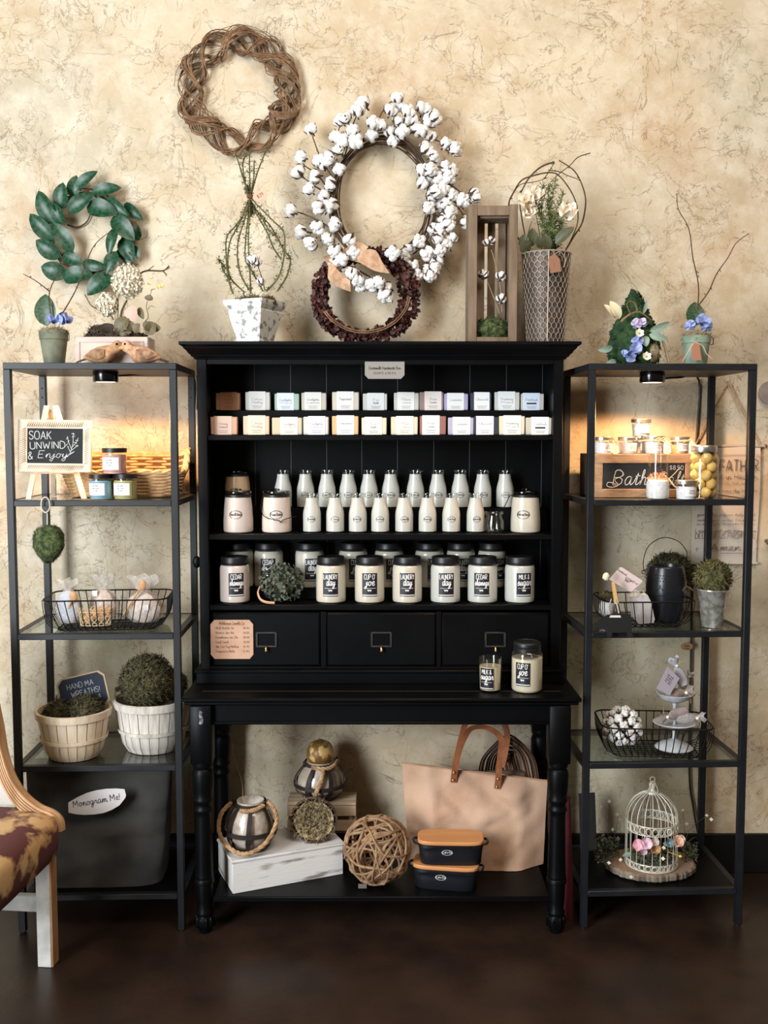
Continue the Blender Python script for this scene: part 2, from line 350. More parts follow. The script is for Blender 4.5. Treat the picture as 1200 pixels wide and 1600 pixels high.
# ============================================================ the room
struct('floor', floormat(), lambda b: b.box((-3.2, -5, -.05), (3.2, WALLY, 0)), smooth=False)
struct('wall_back', wallmat(), lambda b: b.box((-3.2, WALLY, -.05), (3.2, WALLY+.12, 3.6)), smooth=False)
struct('baseboard_back', M('black_baseboard', (16, 15, 15), .45), lambda b: b.box((-3.2, WALLY-.014, .001), (3.2, WALLY, .141), bev=.003))

# ============================================================ shelving units
UNITS = [(-1.128, -.41, .03), (.614, -.38, .039)]
SHZ = (1.341, .936, .528, .121)
def make_unit(i, label):
    x0, yf, yaw = UNITS[i]; W, De, H, p, r = .51, .36, 1.75, .021, .018
    t = thing('shelving_unit', label, 'shelf', (x0, yf, 0), yaw, 'black metal shelving units')
    for a in (0, W-p):
        for b_ in (0, De-p):
            part('post', BLACKM, t, lambda b: b.box((0, 0, .004), (p, p, H-.02), bev=.0015), 'unitpost', (a, b_, 0))
            part('foot', M('black_plastic', (15, 15, 15), .6), t, lambda b: b.lathe([(0, 0), (.008, 0), (.008, .006), (0, .006)], 10), 'unitfoot', (a+p/2, b_+p/2, 0))
    part('top_panel', BLACKM, t, lambda b: b.box((0, 0, H-.02), (W, De, H), bev=.0015), 'unittop')
    zt = list(SHZ)
    for k, z in enumerate(zt):
        g = .005 if k < 3 else 0
        fr = lambda b: b.box((p, 0, -r), (W-p, p, 0), bev=.0015)
        sr = lambda b: b.box((0, p, -r), (p, De-p, 0), bev=.0015)
        part('front_rail', BLACKM, t, fr, 'unitfr', (0, 0, z)); part('back_rail', BLACKM, t, fr, 'unitfr', (0, De-p, z))
        part('side_rail', BLACKM, t, sr, 'unitsr', (0, 0, z)); part('side_rail', BLACKM, t, sr, 'unitsr', (W-p, 0, z))
        if k < 3: part('glass_shelf', GLASS, t, lambda b: b.box((p, p, -.006), (W-p, De-p, 0), bev=.001), 'unitglass', (0, 0, z-.0005))
        else: part('bottom_panel', BLACK, t, lambda b: b.box((p, p, -.012), (W-p, De-p, 0)), 'unitbot', (0, 0, z-.0005))
    for a in (.0105, W-.0105):
        for zz in (1.66, 1.69):
            part('screw_hole', M('dark_hole', (5, 5, 5), .8), t, lambda b: b.lathe([(0, 0), (.0028, 0), (.0028, -.001)], 8, Matrix.Rotation(PI/2, 4, 'X')), 'hole', (a, De-p-.0006, zz))
    return t
make_unit(0, 'tall black metal shelving unit with glass shelves, left of the black hutch')
make_unit(1, 'tall black metal shelving unit with glass shelves, right of the black hutch')
def puck(i, px, py, label):
    x0, yf, yaw = UNITS[i]; Y = yf+.090; q = at(px, py, Y)
    t = thing('puck_light', label, 'lamp', (q.x, Y, 1.73), 0, 'under-shelf puck lights')
    part('housing', M('gloss_black', (10, 10, 12), .18), t, lambda b: b.lathe([(0, 0), (.037, 0), (.038, -.003), (.038, -.030), (.036, -.033), (.030, -.033)], 28), 'puckh')
    part('lens', M('puck_lens', (255, 235, 210), .4, emit=(255, 214, 165), estr=6), t, lambda b: b.lathe([(0, -.0325), (.030, -.0325)], 20), 'puckl')
    l = bpy.data.lights.new('puck_lamp', 'SPOT'); l.energy = 17; l.color = (1, .56, .26); l.spot_size = 2.74; l.spot_blend = .22; l.shadow_soft_size = .025
    o = bpy.data.objects.new('puck_lamp', l); COL.objects.link(o); o.parent = t; o.location = (0, 0, -.045)
    return t
puck(0, 165, 590, 'black round puck light under the top of the left shelving unit')
puck(1, 1019, 592, 'black round puck light under the top of the right shelving unit')
def cord(name, mat, pts, r, label):
    o = part(name, mat, None, lambda b: b.tube(crom(pts, 6), r, 6)); return tag(o, label, 'cord')
_yr = WALLY-.012
cord('lamp_cord', M('cord_black', (10, 10, 10), .5), [at(1024, 593, -.24), at(1060, 590, -.06), at(1092, 594, _yr), at(1088, 690, _yr), at(1085, 800, _yr), at(1080, 1000, _yr), at(1077, 1200, _yr), at(1083, 1260, _yr), at(1090, 1300, _yr-.01)], .0035, 'black lamp cord running down the wall behind the right shelving unit')
cord('lamp_cord', M('cord_black', (10, 10, 10), .5), [at(172, 588, -.24), at(230, 585, -.10), at(280, 586, _yr-.02), at(304, 592, _yr), at(304, 640, _yr)], .003, 'black lamp cord from the left puck light towards the hutch')

# ============================================================ console table
DZ = .745; TL, TR = -.613, .597; TY0, TY1 = -.43, .0
t = thing('console_table', 'black painted console table with turned legs under the hutch', 'table', (0, 0, 0))
part('tabletop', BLACK, t, lambda b: (b.box((TL, TY0, DZ-.013), (TR, TY1, DZ), bev=.004), b.box((TL+.008, TY0+.008, DZ-.024), (TR-.008, TY1-.008, DZ-.013), bev=.003)))
part('groove', M('worn_edge', (70, 64, 58), .6), t, lambda b: b.box((TL+.05, TY0+.085, DZ), (TR-.05, TY0+.0865, DZ+.0004)))
lp = [(0, .515), (.026, .515), (.030, .522), (.030, .530), (.031, .536)]
LEGP = [(0, 0), (.017, 0), (.020, .008), (.028, .028), (.0285, .045), (.023, .056), (.027, .062), (.027, .068), (.023, .074), (.0245, .10), (.027, .15), (.026, .156), (.031, .160), (.031, .170), (.028, .174), (.0295, .179), (.0285, .184),
        (.028, .20), (.0265, .28), (.0255, .37), (.0255, .384), (.030, .388), (.030, .394), (.026, .399), (.026, .412), (.0305, .417), (.0305, .426), (.027, .431), (.031, .450), (.0325, .480), (.0325, .505), (.029, .516), (.026, .520), (.031, .526), (.031, .532), (.0325, .540), (.0325, .545), (0, .545)]
def leg(b):
    b.lathe(LEGP, 20); b.box((-.0325, -.0325, .54), (.0325, .0325, DZ-.025), bev=.003)
    for k in range(10):      # carved lobes on the foot
        a = 2*PI*k/10; b.ball((.0255*cos(a), .0255*sin(a), .036), (.0065, .0065, .019), 6, 6)
LX = (-.555, .533)
for x in LX:
    for y in (-.395, -.050): part('leg', BLACK, t, leg, 'tableleg', (x, y, 0), angle=50)
part('apron', BLACK, t, lambda b: (b.box((LX[0]+.03, -.405, .663), (LX[1]-.03, -.385, DZ-.024), bev=.002), b.box((LX[0]+.03, -.411, .658), (LX[1]-.03, -.383, .668), bev=.003)))
part('apron', BLACK, t, lambda b: b.box((LX[0]+.03, -.065, .655), (LX[1]-.03, -.045, DZ-.024)))
for x in LX: part('side_apron', BLACK, t, lambda b: b.box((x-.012, -.365, .655), (x+.012, -.08, DZ-.024)))
LSZ = .116
part('lower_shelf', BLACK, t, lambda b: b.box((LX[0]+.027, -.405, LSZ-.018), (LX[1]-.020, -.030, LSZ), bev=.003))
part('worn_patch', M('chipped_paint', (150, 155, 165), .5, 0, (60, 60, 66), 70), t, lambda b: b.prism([(-.006, .002), (0, .0), (.006, .004), (.007, .018), (.003, .028), (.005, .038), (-.003, .042), (-.006, .03), (-.004, .016)], 0, .0006, lambda u, v, d: (LX[0]+.002+u, -.4280-d, .664+v)))

# ============================================================ hutch
HY = -.235                                    # front face of the hutch
hz = lambda py, Y=HY: at(600, py, Y).z
hx = lambda px, py=800, Y=HY: at(px, py, Y).x
HL, HR = hx(307.5, 600), hx(880.5, 600); HTOP = at(600, 533, HY-.05).z; HB = -.012
SA, SB, SCz = hz(679.5), hz(834.5), hz(945.5)
h = thing('hutch', 'black painted hutch with shelves, crown moulding and three small drawers', 'cabinet', (0, 0, DZ))
def H(name, fn, mat=BLACK, parent=h, **k):
    o = part(name, mat, parent, fn, **k)
    if parent is h: o.location.z -= DZ
    return o
sw = .031
for s_, x in ((0, HL), (1, HR-sw)):
    H('stile', lambda b: b.box((x, HY, .785), (x+sw, HY+.02, HTOP-.03), bev=.002))
for x in (HL+.006, HR-.006-.018): H('side_panel', lambda b: b.box((x, HY+.02, .785), (x+.018, HB, HTOP-.03)))
H('top_rail', lambda b: b.box((HL+sw, HY+.001, hz(569.5)), (HR-sw, HY+.02, HTOP-.03), bev=.0015))
cz = HTOP-.052
prof = [(.000, cz), (.006, cz+.001), (.008, cz+.006), (.014, cz+.008), (.016, cz+.013), (.022, cz+.018), (.027, cz+.026), (.034, cz+.032), (.036, cz+.037), (.042, cz+.040), (.046, cz+.043), (.046, cz+.052), (-.02, cz+.052)]
def crown(b):
    vs = []
    for o_, z in prof: vs += [(HL-o_, HB, z), (HL-o_, HY-o_, z), (HR+o_, HY-o_, z), (HR+o_, HB, z)]
    fs = []
    for i in range(len(prof)-1):
        for k in range(3): fs.append((4*i+k, 4*i+k+1, 4*i+k+5, 4*i+k+4))
    b.add(vs, fs)
H('crown_moulding', crown, angle=25)
H('top_board', lambda b: b.box((HL+.015, HY+.015, HTOP-.006), (HR-.015, HB, HTOP-.0005)))
lines = [at(x, 600, -.025).x for x in (454, 510, 565, 621, 678, 734, 791)]; pw = (lines[-1]-lines[0])/6
edges = [lines[0]-pw*2, lines[0]-pw]+lines+[lines[-1]+pw]
edges = [max(HL+.02, e) for e in edges]+[HR-.02]
edges[0] = HL+.02
for a, c in zip(edges[:-1], edges[1:]):
    H('back_plank', lambda b: b.box((a+.0012, -.028, .80), (c-.0012, -.018, HTOP-.03), bev=.0004))
H('backing', lambda b: b.box((HL+.02, -.0272, .80), (HR-.02, HB-.001, HTOP-.03)), M('gap_highlight', (66, 68, 72), .6))  # lighter than the planks: bevel-edge highlights painted in as thin pale lines
for nm, z, th in (('upper_shelf', SA, .018), ('middle_shelf', SB, .020), ('lower_shelf', SCz, .018)):
    H('shelf', lambda b: b.box((HL+.025, HY+.004, z-th), (HR-.025, -.0285, z), bev=.0025))
inL, inR = HL+.0245, HR-.0245
RA, RB, RC = SA+.080, SB+.072, SCz+.034       # risers for the second rows
RY = -.118
for z0, z1 in ((SA, RA), (SB, RB), (SCz, RC)):
    H('riser', lambda b: b.box((inL+.001, RY, z0+.0005), (inR-.001, -.029, z1), bev=.002))
dx = [(332, 500.5), (510.5, 681.5), (690, 858)]; dt, db = hz(957.5), hz(1041)
PEWTER = M('dark_pewter', (78, 80, 80), .38, .8); GOLD = M('brass', (196, 150, 96), .3, .9)
for a, c in dx:
    xa, xc = hx(a, 1000), hx(c, 1000)
    dr = H('drawer', lambda b: (b.box((xa, HY+.003, db), (xc, -.05, dt), bev=.003), b.box((xa+.004, HY+.0005, db+.004), (xc-.004, HY+.004, dt-.004), bev=.002)), label='black drawer front with a metal label holder')
    m_ = (xa+xc)/2; zc = (dt+db)/2-.002-DZ+DZ; wz, hh = .034, .025
    def hold(b):
        for lo, hi in (((-wz, -hh), (wz, -hh+.006)), ((-wz, hh-.006), (wz, hh)), ((-wz, -hh), (-wz+.007, hh)), ((wz-.007, -hh), (wz, hh))):
            b.box((lo[0], -.003, lo[1]), (hi[0], .001, hi[1]), bev=.0012)
    zc = (dt+db)/2
    part('label_holder', PEWTER, dr, hold, 'lholder', (m_, HY-.0005, zc))
    part('knob', GOLD, dr, lambda b: (b.tube([(0, 0, 0), (0, -.010, -.004), (0, -.012, -.012)], .0026, 8), b.ball((0, -.012, -.013), .0045, 10, 8)), 'dknob', (m_, HY-.001, zc-hh+.004))
for a, c in ((500.5, 510.5), (681.5, 690)): H('divider', lambda b: b.box((hx(a, 1000)+.001, HY, .79), (hx(c, 1000)-.001, HY+.02, dt+.003), bev=.0015))
H('bottom_rail', lambda b: b.box((HL+sw, HY+.002, .785), (HR-sw, -.03, db-.001)))
pz = hz(1047, HY-.018)
H('side_knob', lambda b: (b.ball((HL-.014, HY+.03, hz(880)), (.014, .010, .020), 12, 8), b.tube([(HL-.012, HY+.03, hz(880)), (HL+.002, HY+.03, hz(880))], .005, 8)))
H('plinth', lambda b: (b.box((HL-.012, HY-.016, DZ), (HR+.012, HB, pz-.008), bev=.002), b.box((HL-.018, HY-.022, pz-.010), (HR+.018, HB, pz), bev=.003)))
# ============================================================ soaps on the upper shelf
PRINT = M('print_grey', (120, 116, 118), .8); INKD = M('ink_dark', (45, 42, 44), .8)
SOAPN = ['Honey Oatmeal', 'Citrus Medley', 'Eucalyptus Mint', 'Eucalyptus Lemon', 'Peppermint', 'Fir Needle', 'Plain Jane', 'Rose Garden', 'Lavender', 'Charcoal', 'Rosemary Mint', 'Patchouli']
def soap(px0, px1, py0, Y, zbase, c_s, c_p, lab, name, col_name, side, i, dark=False, rows=2, grp='', tilt=0):
    m = mpp(Y, zbase); xa = at(px0, py0, Y).x; xb = at(px1, py0, Y).x; wd = min(xb-xa, .098); hh = .057*(1+.05*sin(i*2.1)); th = .021
    t = thing('soap_bar', lab, 'soap', ((xa+xb)/2, Y+th/2, zbase+.0004), tilt, grp)
    key = 'soap%d%d' % (i, 0 if grp.startswith('front') else 1)
    part('soap', M('soap_%d_%d_%d' % c_s, c_s, .5, bump=.1, bscale=60, sss=.05), t, lambda b: b.box((-wd/2, -th/2, 0), (wd/2, th/2, hh), bev=.002))
    bw = min(.056, wd*.74); off = side*(wd-bw)*.28
    p = part('paper_band', M('paper_%d_%d_%d' % c_p, c_p, .8), t, lambda b: b.box((off-bw/2, -th/2-.0012, -.0003), (off+bw/2, th/2+.0012, hh+.0022), bev=.0008))
    def wr(b):
        yy = -th/2-.0016
        lettering(b, name.split()[0], .0070, flat(off, hh*.56, yy), .085, True, fit=min(.038, .0055*len(name.split()[0])))
        if ' ' in name: lettering(b, name.split()[1], .0070, flat(off, hh*.38, yy), .085, True, fit=min(.038, .0055*len(name.split()[0])))
        for k, w_ in enumerate((.032, .026)): b.box((off-w_/2, yy, hh*(.22-.09*k)), (off+w_/2, yy+.0003, hh*(.22-.09*k)+.0013))
    part('print', PRINT, p, wr, smooth=False)
    if dark: part('stripe', INKD, p, lambda b: b.box((off-.016, -th/2-.002, hh*.36), (off+.016, -th/2-.0013, hh*.36+.005), bev=.0002))
rear = [(337,375),(383.5,422),(429,467.5),(471,510),(519,561),(567,605),(615.6,654.6),(655.5,693),(694,731.6),(735,768),(773,812),(814,850)]
front = [(329,370.6),(380,420.5),(425,472),(474,513.5),(518.7,560),(565,604),(611,653),(656,697),(700,740),(740,779),(780,820),(821.5,862)]
cs_r = [(176,132,98),(205,203,198),(160,188,170),(196,190,178),(214,205,186),(204,206,200),(200,200,192),(150,126,124),(168,164,200),(52,56,74),(196,200,194),(196,190,186)]
cp_r = [(182,130,94),(226,226,224),(222,228,240),(226,226,222),(236,234,232),(228,232,230),(232,234,232),(226,220,218),(232,234,236),(238,240,242),(226,232,234),(206,222,240)]
cs_f = [(226,178,150),(236,200,176),(206,196,166),(214,210,204),(230,186,136),(232,222,190),(226,214,184),(156,108,96),(190,186,208),(58,60,72),(232,220,190),(212,202,188)]
cp_f = [(248,218,202),(250,222,200),(248,240,226),(238,238,248),(252,250,248),(250,246,234),(250,244,228),(250,244,240),(248,250,252),(250,250,252),(248,246,236),(250,250,250)]
look_r = ['brown paper wrapped', 'pale grey wrapped', 'pale blue wrapped green', 'off-white wrapped beige', 'white wrapped cream', 'white wrapped pale grey', 'white wrapped light grey', 'greyish wrapped mauve-brown', 'white wrapped lilac', 'white wrapped charcoal', 'tall white wrapped pale grey', 'pale blue wrapped grey, dark striped']
look_f = ['peach wrapped pink', 'peach wrapped pale orange', 'cream wrapped wide olive-beige', 'pale lilac wrapped grey', 'white wrapped orange-yellow', 'cream wrapped pale yellow', 'ivory wrapped yellowish', 'white wrapped reddish-brown', 'white wrapped lavender', 'white wrapped dark charcoal', 'tall cream wrapped beige', 'white wrapped, black striped']
sd = [.3,-.2,-.6,-.4,-.1,.4,-.2,.8,-.3,.6,-.2,-.6]
for i, (a, c) in enumerate(rear):
    soap(a, c, 636, -.100, RA, cs_r[i], cp_r[i], '%s soap bar, %s from the left in the back row' % (look_r[i], ORD[i]), SOAPN[i], '', sd[i], i, i == 11, grp='back row of wrapped soap bars')
for i, (a, c) in enumerate(front):
    soap(a, c, 678, -.195, SA, cs_f[i], cp_f[i], '%s soap bar, %s from the left in the front row' % (look_f[i], ORD[i]), SOAPN[i], '', -sd[i], i, i == 11, grp='front row of wrapped soap bars', tilt=.05*sin(i*1.7))

# ============================================================ candles
WAX = M('white_wax', (198, 199, 192), .34, coat=.9, sss=.06); WAXC = M('cream_wax', (206, 200, 184), .34, coat=.9, sss=.06); WAXT = M('tan_wax', (206, 176, 140), .30, coat=.9); WAXP = M('blush_wax', (212, 198, 190), .34, coat=.9, sss=.06)
LIDB = M('black_lid', (20, 21, 24), .42, bump=.03, bscale=120); LABB = M('black_label', (22, 24, 34), .5); LABW = M('label_white', (236, 236, 234), .7); OVAL = M('label_line', (74, 78, 80), .7)
def oval(b, R, zc, a0=0, rx=.0105*1.0, rz=.0075, text='Milk Candle'):
    f = wrap(R, zc, a0); n = 24; vs = []
    for k in range(n):
        a = 2*PI*k/n
        for s_ in (1.0, .86): vs.append(f(rx*s_*cos(a), rz*s_*sin(a)))
    b.add(vs, [(2*k, 2*k+1, (2*k+3) % (2*n), (2*k+2) % (2*n)) for k in range(n)])
    lettering(b, text, rz*.62, wrap(R, zc-rz*.22, a0), .13, True, fit=rx*1.7)
MBP = [(0, 0), (.025, 0), (.0285, .003), (.029, .008), (.029, .058), (.028, .068), (.0245, .082), (.0215, .094), (.020, .104), (.0195, .112), (0, .112)]
MBR = [(.0198, .1122), (.0215, .1135), (.0225, .117), (.0240, .121), (.0235, .1255), (.0215, .127), (.0195, .125), (.0188, .119), (.0190, .1125)]
BN = ['Butter Vanilla', 'Brown Butter', 'Creamy Milk', 'Victorian', 'Peony', 'Warm Hugs', 'Fresh Linen', 'White Oak', 'Beach House', 'Coffee Bean', 'Sea Breeze']
def bottle(px, py, Y, z, lab, i, grp, a0=0):
    x = at(px, py, Y).x
    t = thing('milk_bottle_candle', lab, 'candle', (x, Y, z+.0004), a0, grp)
    part('wax_body', WAX, t, lambda b: b.lathe(MBP, 28), 'mbbody')
    part('glass_rim', CLEAR, t, lambda b: b.lathe(MBR, 24), 'mbrim')
    part('base', M('dark_glass', (40, 42, 42), .2), t, lambda b: b.lathe([(.0262, .0002), (.0291, .0032), (.0293, .0046)], 28), 'mbbase')
    part('label', OVAL, t, lambda b: oval(b, .0293, .044, 0, .0135, .0095, BN[i]), 'mblab%d' % i, smooth=False)
for i, px in enumerate((442.5, 477.5, 511, 544, 576.5, 610.5, 649, 684, 719, 754, 789)):
    bottle(px, 780, -.076, RB, 'white milk bottle candle with glass rim, %s from the left in the back row' % ORD[i], i, 'back row of milk bottle candles', .06*sin(i*3))
for i, px in enumerate((487.5, 523.7, 559, 594, 631.5, 668, 705, 743)):
    bottle(px, 820, -.178, SB, 'white milk bottle candle with glass rim, %s from the left in the front row' % ORD[i], (i*3+1) % 11, 'front row of milk bottle candles', .05*sin(i*2))
BJP = [(0, 0), (.040, 0), (.0465, .004), (.048, .010), (.0478, .040), (.045, .085), (.0425, .108), (.041, .114), (0, .114)]
def butterjar(px, py, Y, z, lab, wax, txt, bail=None, a0=-.05):
    x = at(px, py, Y).x
    t = thing('butter_jar_candle', lab, 'candle', (x, Y, z+.0004), 0, 'butter jar candles')
    if z > SB+.01: t.scale = (.92, .92, .92)
    part('wax_body', wax, t, lambda b: b.lathe(BJP, 32), 'bjbody')
    part('gasket', LIDB, t, lambda b: b.lathe([(.041, .1142), (.0432, .1150), (.0435, .1185), (.0432, .1215), (.040, .122)], 32), 'bjgask')
    ld = part('glass_lid', glassmat('lid_glass', (150, 155, 156), .05), t, lambda b: b.lathe([(.042, .1222), (.0445, .125), (.045, .131), (.0435, .134), (.030, .136), (.012, .137), (.010, .141), (0, .142)], 32), 'bjlid')
    part('label', OVAL, t, lambda b: oval(b, .0473, .060, a0, .0215, .0140, txt), smooth=False)
    if bail:
        part('bail_wire', WIRE, t, lambda b: b.tube(crom(bail, 5), .0014, 6))
butterjar(371, 770, -.080, RB, 'tan butter jar candle with glass lid, behind the front left jar', WAXT, 'Oatmilk Honey')
butterjar(372.5, 815, -.178, SB, 'blush white butter jar candle at the left end of the middle shelf', WAXP, 'Oatmilk Honey')
butterjar(432.5, 815, -.178, SB, 'white butter jar candle with black bail wire across its front', WAXP, 'Brown Butter', [(-.0445, .004, .118), (-.048, -.020, .085), (-.036, -.044, .056), (-.010, -.0495, .046), (.012, -.050, .042), (.018, -.050, .036), (.026, -.049, .044), (.046, -.040, .050), (.062, -.01, .052)], .06)
butterjar(821, 815, -.178, SB, 'creamy butter jar candle with bail wire at the right end of the shelf', WAXC, 'Welcome Home', [(-.0445, -.005, .118), (-.0475, -.012, .121), (-.055, -.014, .115), (-.064, -.012, .095), (-.072, -.008, .078)], -.30)
t = thing('glass_jar', 'small empty clear glass jar beside the right butter jar candle', 'jar', (at(772, 815, -.185).x, -.185, SB+.0004))
part('jar_body', CLEAR, t, lambda b: b.lathe([(0, 0), (.029, 0), (.0325, .004), (.033, .012), (.032, .038), (.027, .050), (.0265, .056), (.031, .060), (.032, .065), (.030, .068), (.0275, .066), (.024, .057), (.024, .050), (.029, .038), (.030, .010), (.027, .006), (0, .006)], 28))

FJP = [(0, 0), (.042, 0), (.0455, .003), (.0475, .009), (.048, .018), (.048, .110), (.0465, .119), (.043, .124), (0, .124)]
LABS = {'cedar': ('CEDAR', 'shavings'), 'laundry': ('LAUNDRY', 'day'), 'joe': ("CUP O'", 'joe'), 'milk': ('MILK &', 'sugar')}
def cow(b, f, s):
    """small grazing animal mark"""
    pts = [(-.9, .45), (-1.25, .60), (-1.2, .30), (-.95, .15), (-.85, -.1), (-.75, -.6), (-.6, -.6), (-.55, -.15), (.3, -.15), (.35, -.6), (.52, -.6), (.55, -.05), (.75, .1), (.85, -.3), (.92, .1), (.75, .45)]
    b.add([f(p[0]*s, p[1]*s) for p in pts], [tuple(range(len(pts)))])
def jarlabel(t, kind, R, z0, z1, wdt, a0, sfx=''):
    l = part('label', LABB, t, lambda b: wrapflat(b, R+.0004, z0, z1, wdt, a0), 'fl%s%.2f' % (sfx, a0))
    hh = z1-z0; up, lo = LABS[kind]
    def wr(b):
        r2 = R+.0009
        lettering(b, up, hh*.20, wrap(r2, z0+hh*.74, a0), .11, False, fit=wdt*(.88 if len(up) > 6 else .70))
        lettering(b, lo, hh*(.30 if len(lo) < 6 else .25), wrap(r2, z0+hh*.47, a0), .105, True, slant=.12, fit=wdt*(.52 if len(lo) < 5 else .88))
        wrapflat(b, r2, z0+hh*.345, z0+hh*.358, wdt*.8, a0); wrapflat(b, r2, z0+hh*.04, z0+hh*.075, wdt*.96, a0)
        cow(b, wrap(r2, z0+hh*.25, a0), wdt*.13)
    part('lettering', LABW, l, wr, 'ft%s%s%.2f' % (sfx, kind, a0), smooth=False)
def farmjar(px, Y, z, kind, lab, wax, a0, grp, py=900, lab_on=True):
    t = thing('jar_candle', lab, 'candle', (at(px, py, Y).x, Y, z+.0004), 0, grp)
    part('wax_body', wax, t, lambda b: b.lathe(FJP, 32), 'fjbody')
    part('lid', LIDB, t, lambda b: (b.lathe([(.041, .122), (.0455, .1245), (.0460, .128), (.0465, .130), (.0450, .1315), (.0445, .147), (.043, .150), (.036, .151), (.034, .1495), (0, .1495)], 32),), 'fjlid')
    part('base', M('dark_glass', (40, 42, 42), .2), t, lambda b: b.lathe([(.0422, .0002), (.0457, .0030), (.0472, .0062)], 32), 'fjbase')
    if lab_on: jarlabel(t, kind, .048, .026, .101, .050, a0)
nmk = {'cedar': 'cedar shavings', 'laundry': 'laundry day', 'joe': "cup o' joe", 'milk': 'milk and sugar'}
fr = [(366.7, 'cedar', .25, WAXP, 'leftmost jar of the front row'), (517, 'laundry', .02, WAXC, 'first to the right of the leafy ball'), (577.5, 'joe', .02, WAXC, 'second to the right of the leafy ball'), (636.4, 'laundry', -.02, WAXC, 'front row, directly left of its twin'), (696, 'laundry', 0, WAX, 'front row, next to the right cedar jar'), (754, 'cedar', -.16, WAX, 'front row, second from the right'), (812, 'milk', .18, WAX, 'front row, rightmost')]
for px, k, a, wx, lb in fr: farmjar(px, -.180, SCz, k, '%s jar candle with black lid, %s' % (nmk[k], lb), wx, a, 'front row of jar candles')
bk = [(374, 'cedar', .25, 'leftmost jar of the back row'), (420, 'cedar', .06, 'back row, behind the leafy ball'), (484, 'laundry', .25, 'back row, right of the leafy ball'), (552, 'joe', .25, 'back row, fourth from the left'), (608, 'joe', .30, 'back row, fifth from the left'), (671, 'laundry', .35, 'back row, third from the right'), (720, 'laundry', .10, 'back row, second from the right'), (769, 'cedar', .50, 'back row, rightmost')]
for px, k, a, lb in bk: farmjar(px, -.0785, RC, k, 'dim %s jar candle with black lid, %s' % (nmk[k], lb), WAXC, a, 'back row of jar candles', 890)

# jar and tumbler on the table
TB = DZ+.0004
q = atz(817, 1068, DZ)
t = thing('jar_candle', "large cup o' joe jar candle standing on the table front", 'candle', (q.x, -.335, TB))
part('wax_body', M('joe_wax', (232, 218, 192), .3, coat=.9), t, lambda b: b.lathe([(0, .001), (.041, .001), (.0455, .004), (.0475, .010), (.0475, .105), (0, .106)], 32))
part('glass_body', CLEAR, t, lambda b: b.lathe([(.043, 0), (.0465, .003), (.0485, .010), (.0485, .112), (.047, .121), (.043, .126)], 32))
part('lid', LIDB, t, lambda b: b.lathe([(0, .124), (.0425, .124), (.0425, .136), (.0415, .137), (.0425, .139), (.0425, .151), (.040, .154), (.034, .155), (.033, .1535), (0, .1535)], 32))
jarlabel(t, 'joe', .0487, .024, .096, .047, -.42, 'big')
q = atz(760, 1065, DZ)
t = thing('tumbler_candle', 'small milk and sugar candle in an open glass tumbler on the table', 'candle', (q.x, -.335, TB))
part('wax_body', M('tumbler_wax', (226, 210, 178), .35, coat=.8), t, lambda b: b.lathe([(0, .006), (.0315, .006), (.0335, .078), (0, .078)], 28))
part('glass_body', CLEAR, t, lambda b: b.lathe([(0, 0), (.031, 0), (.0325, .002), (.0365, .104), (.0355, .105), (.0345, .104), (.0335, .079)], 28))
part('wick', M('wick', (190, 180, 170), .7), t, lambda b: b.tube([(.01, 0, .078), (.012, 0, .086)], .0015, 5))
jarlabel(t, 'milk', .0352, .010, .076, .045, -.45, 'sml')

# ------------------------------------------------------------ cards
t = tag(part('price_card', M('kraft_pink', (206, 168, 142), .8, 0, (192, 150, 124), 12), None,
     lambda b: b.prism([(-.068+.012, -.063), (.068-.012, -.063), (.068, -.063+.014), (.068, .063-.014), (.068-.012, .063), (-.068+.012, .063), (-.068, .063-.014), (-.068, -.063+.014)], 0, .0016, lambda u, v, d: (u, -d, v)), loc=at(362.5, 999, HY-.002)), 'pink price list card with cut corners on the left drawer', 'card')
def pl(b):
    yy = -.0021
    lettering(b, 'Milkhouse Candle Co', .0085, flat(0, .0485, yy), .13, False, fit=.080)
    b.box((-.042, yy, .0465), (.042, yy+.0003, .0471))
    for k, (n_, p_) in enumerate((('Milk Bottle 8oz', '18.00'), ('Butter Jar 16oz', '24.00'), ('Farmhouse Jar 25oz', '28.00'), ('Loaf Crock', '30.00'), ('Wax Cut Tag Mellow', '14.95'), ('Fragrance Melts', '5.95'))):
        z = .0335-.0150*k
        lettering(b, n_, .0070, flat(-.051, z, yy), .13, False, align=1, fit=.0040*len(n_))
        lettering(b, p_, .0065, flat(.036, z, yy), .13, False, align=1, fit=.019)
part('lettering', M('brown_ink', (112, 78, 62), .8), t, pl, smooth=False)
q = at(601, 580.5, HY+.01)
t = tag(part('shelf_sign', M('grey_card', (150, 146, 140), .8), None, lambda b: b.prism([(-.062, .030), (-.062, -.012), (-.051, -.0235), (.051, -.0235), (.062, -.012), (.062, .030)], 0, .0016, lambda u, v, d: (u, -d, v)), loc=(q.x, HY-.0005, q.z)), 'small grey sign hanging from the top rail of the hutch', 'sign')
part('lettering', M('sign_ink', (70, 66, 62), .8), t, lambda b: (lettering(b, 'Goatsmilk Handmade Bar', .0085, flat(0, .006, -.0021), .14, True, fit=.098), lettering(b, 'SOAPS 6.00 EA', .006, flat(0, -.0085, -.0021), .14, fit=.07)), smooth=False)

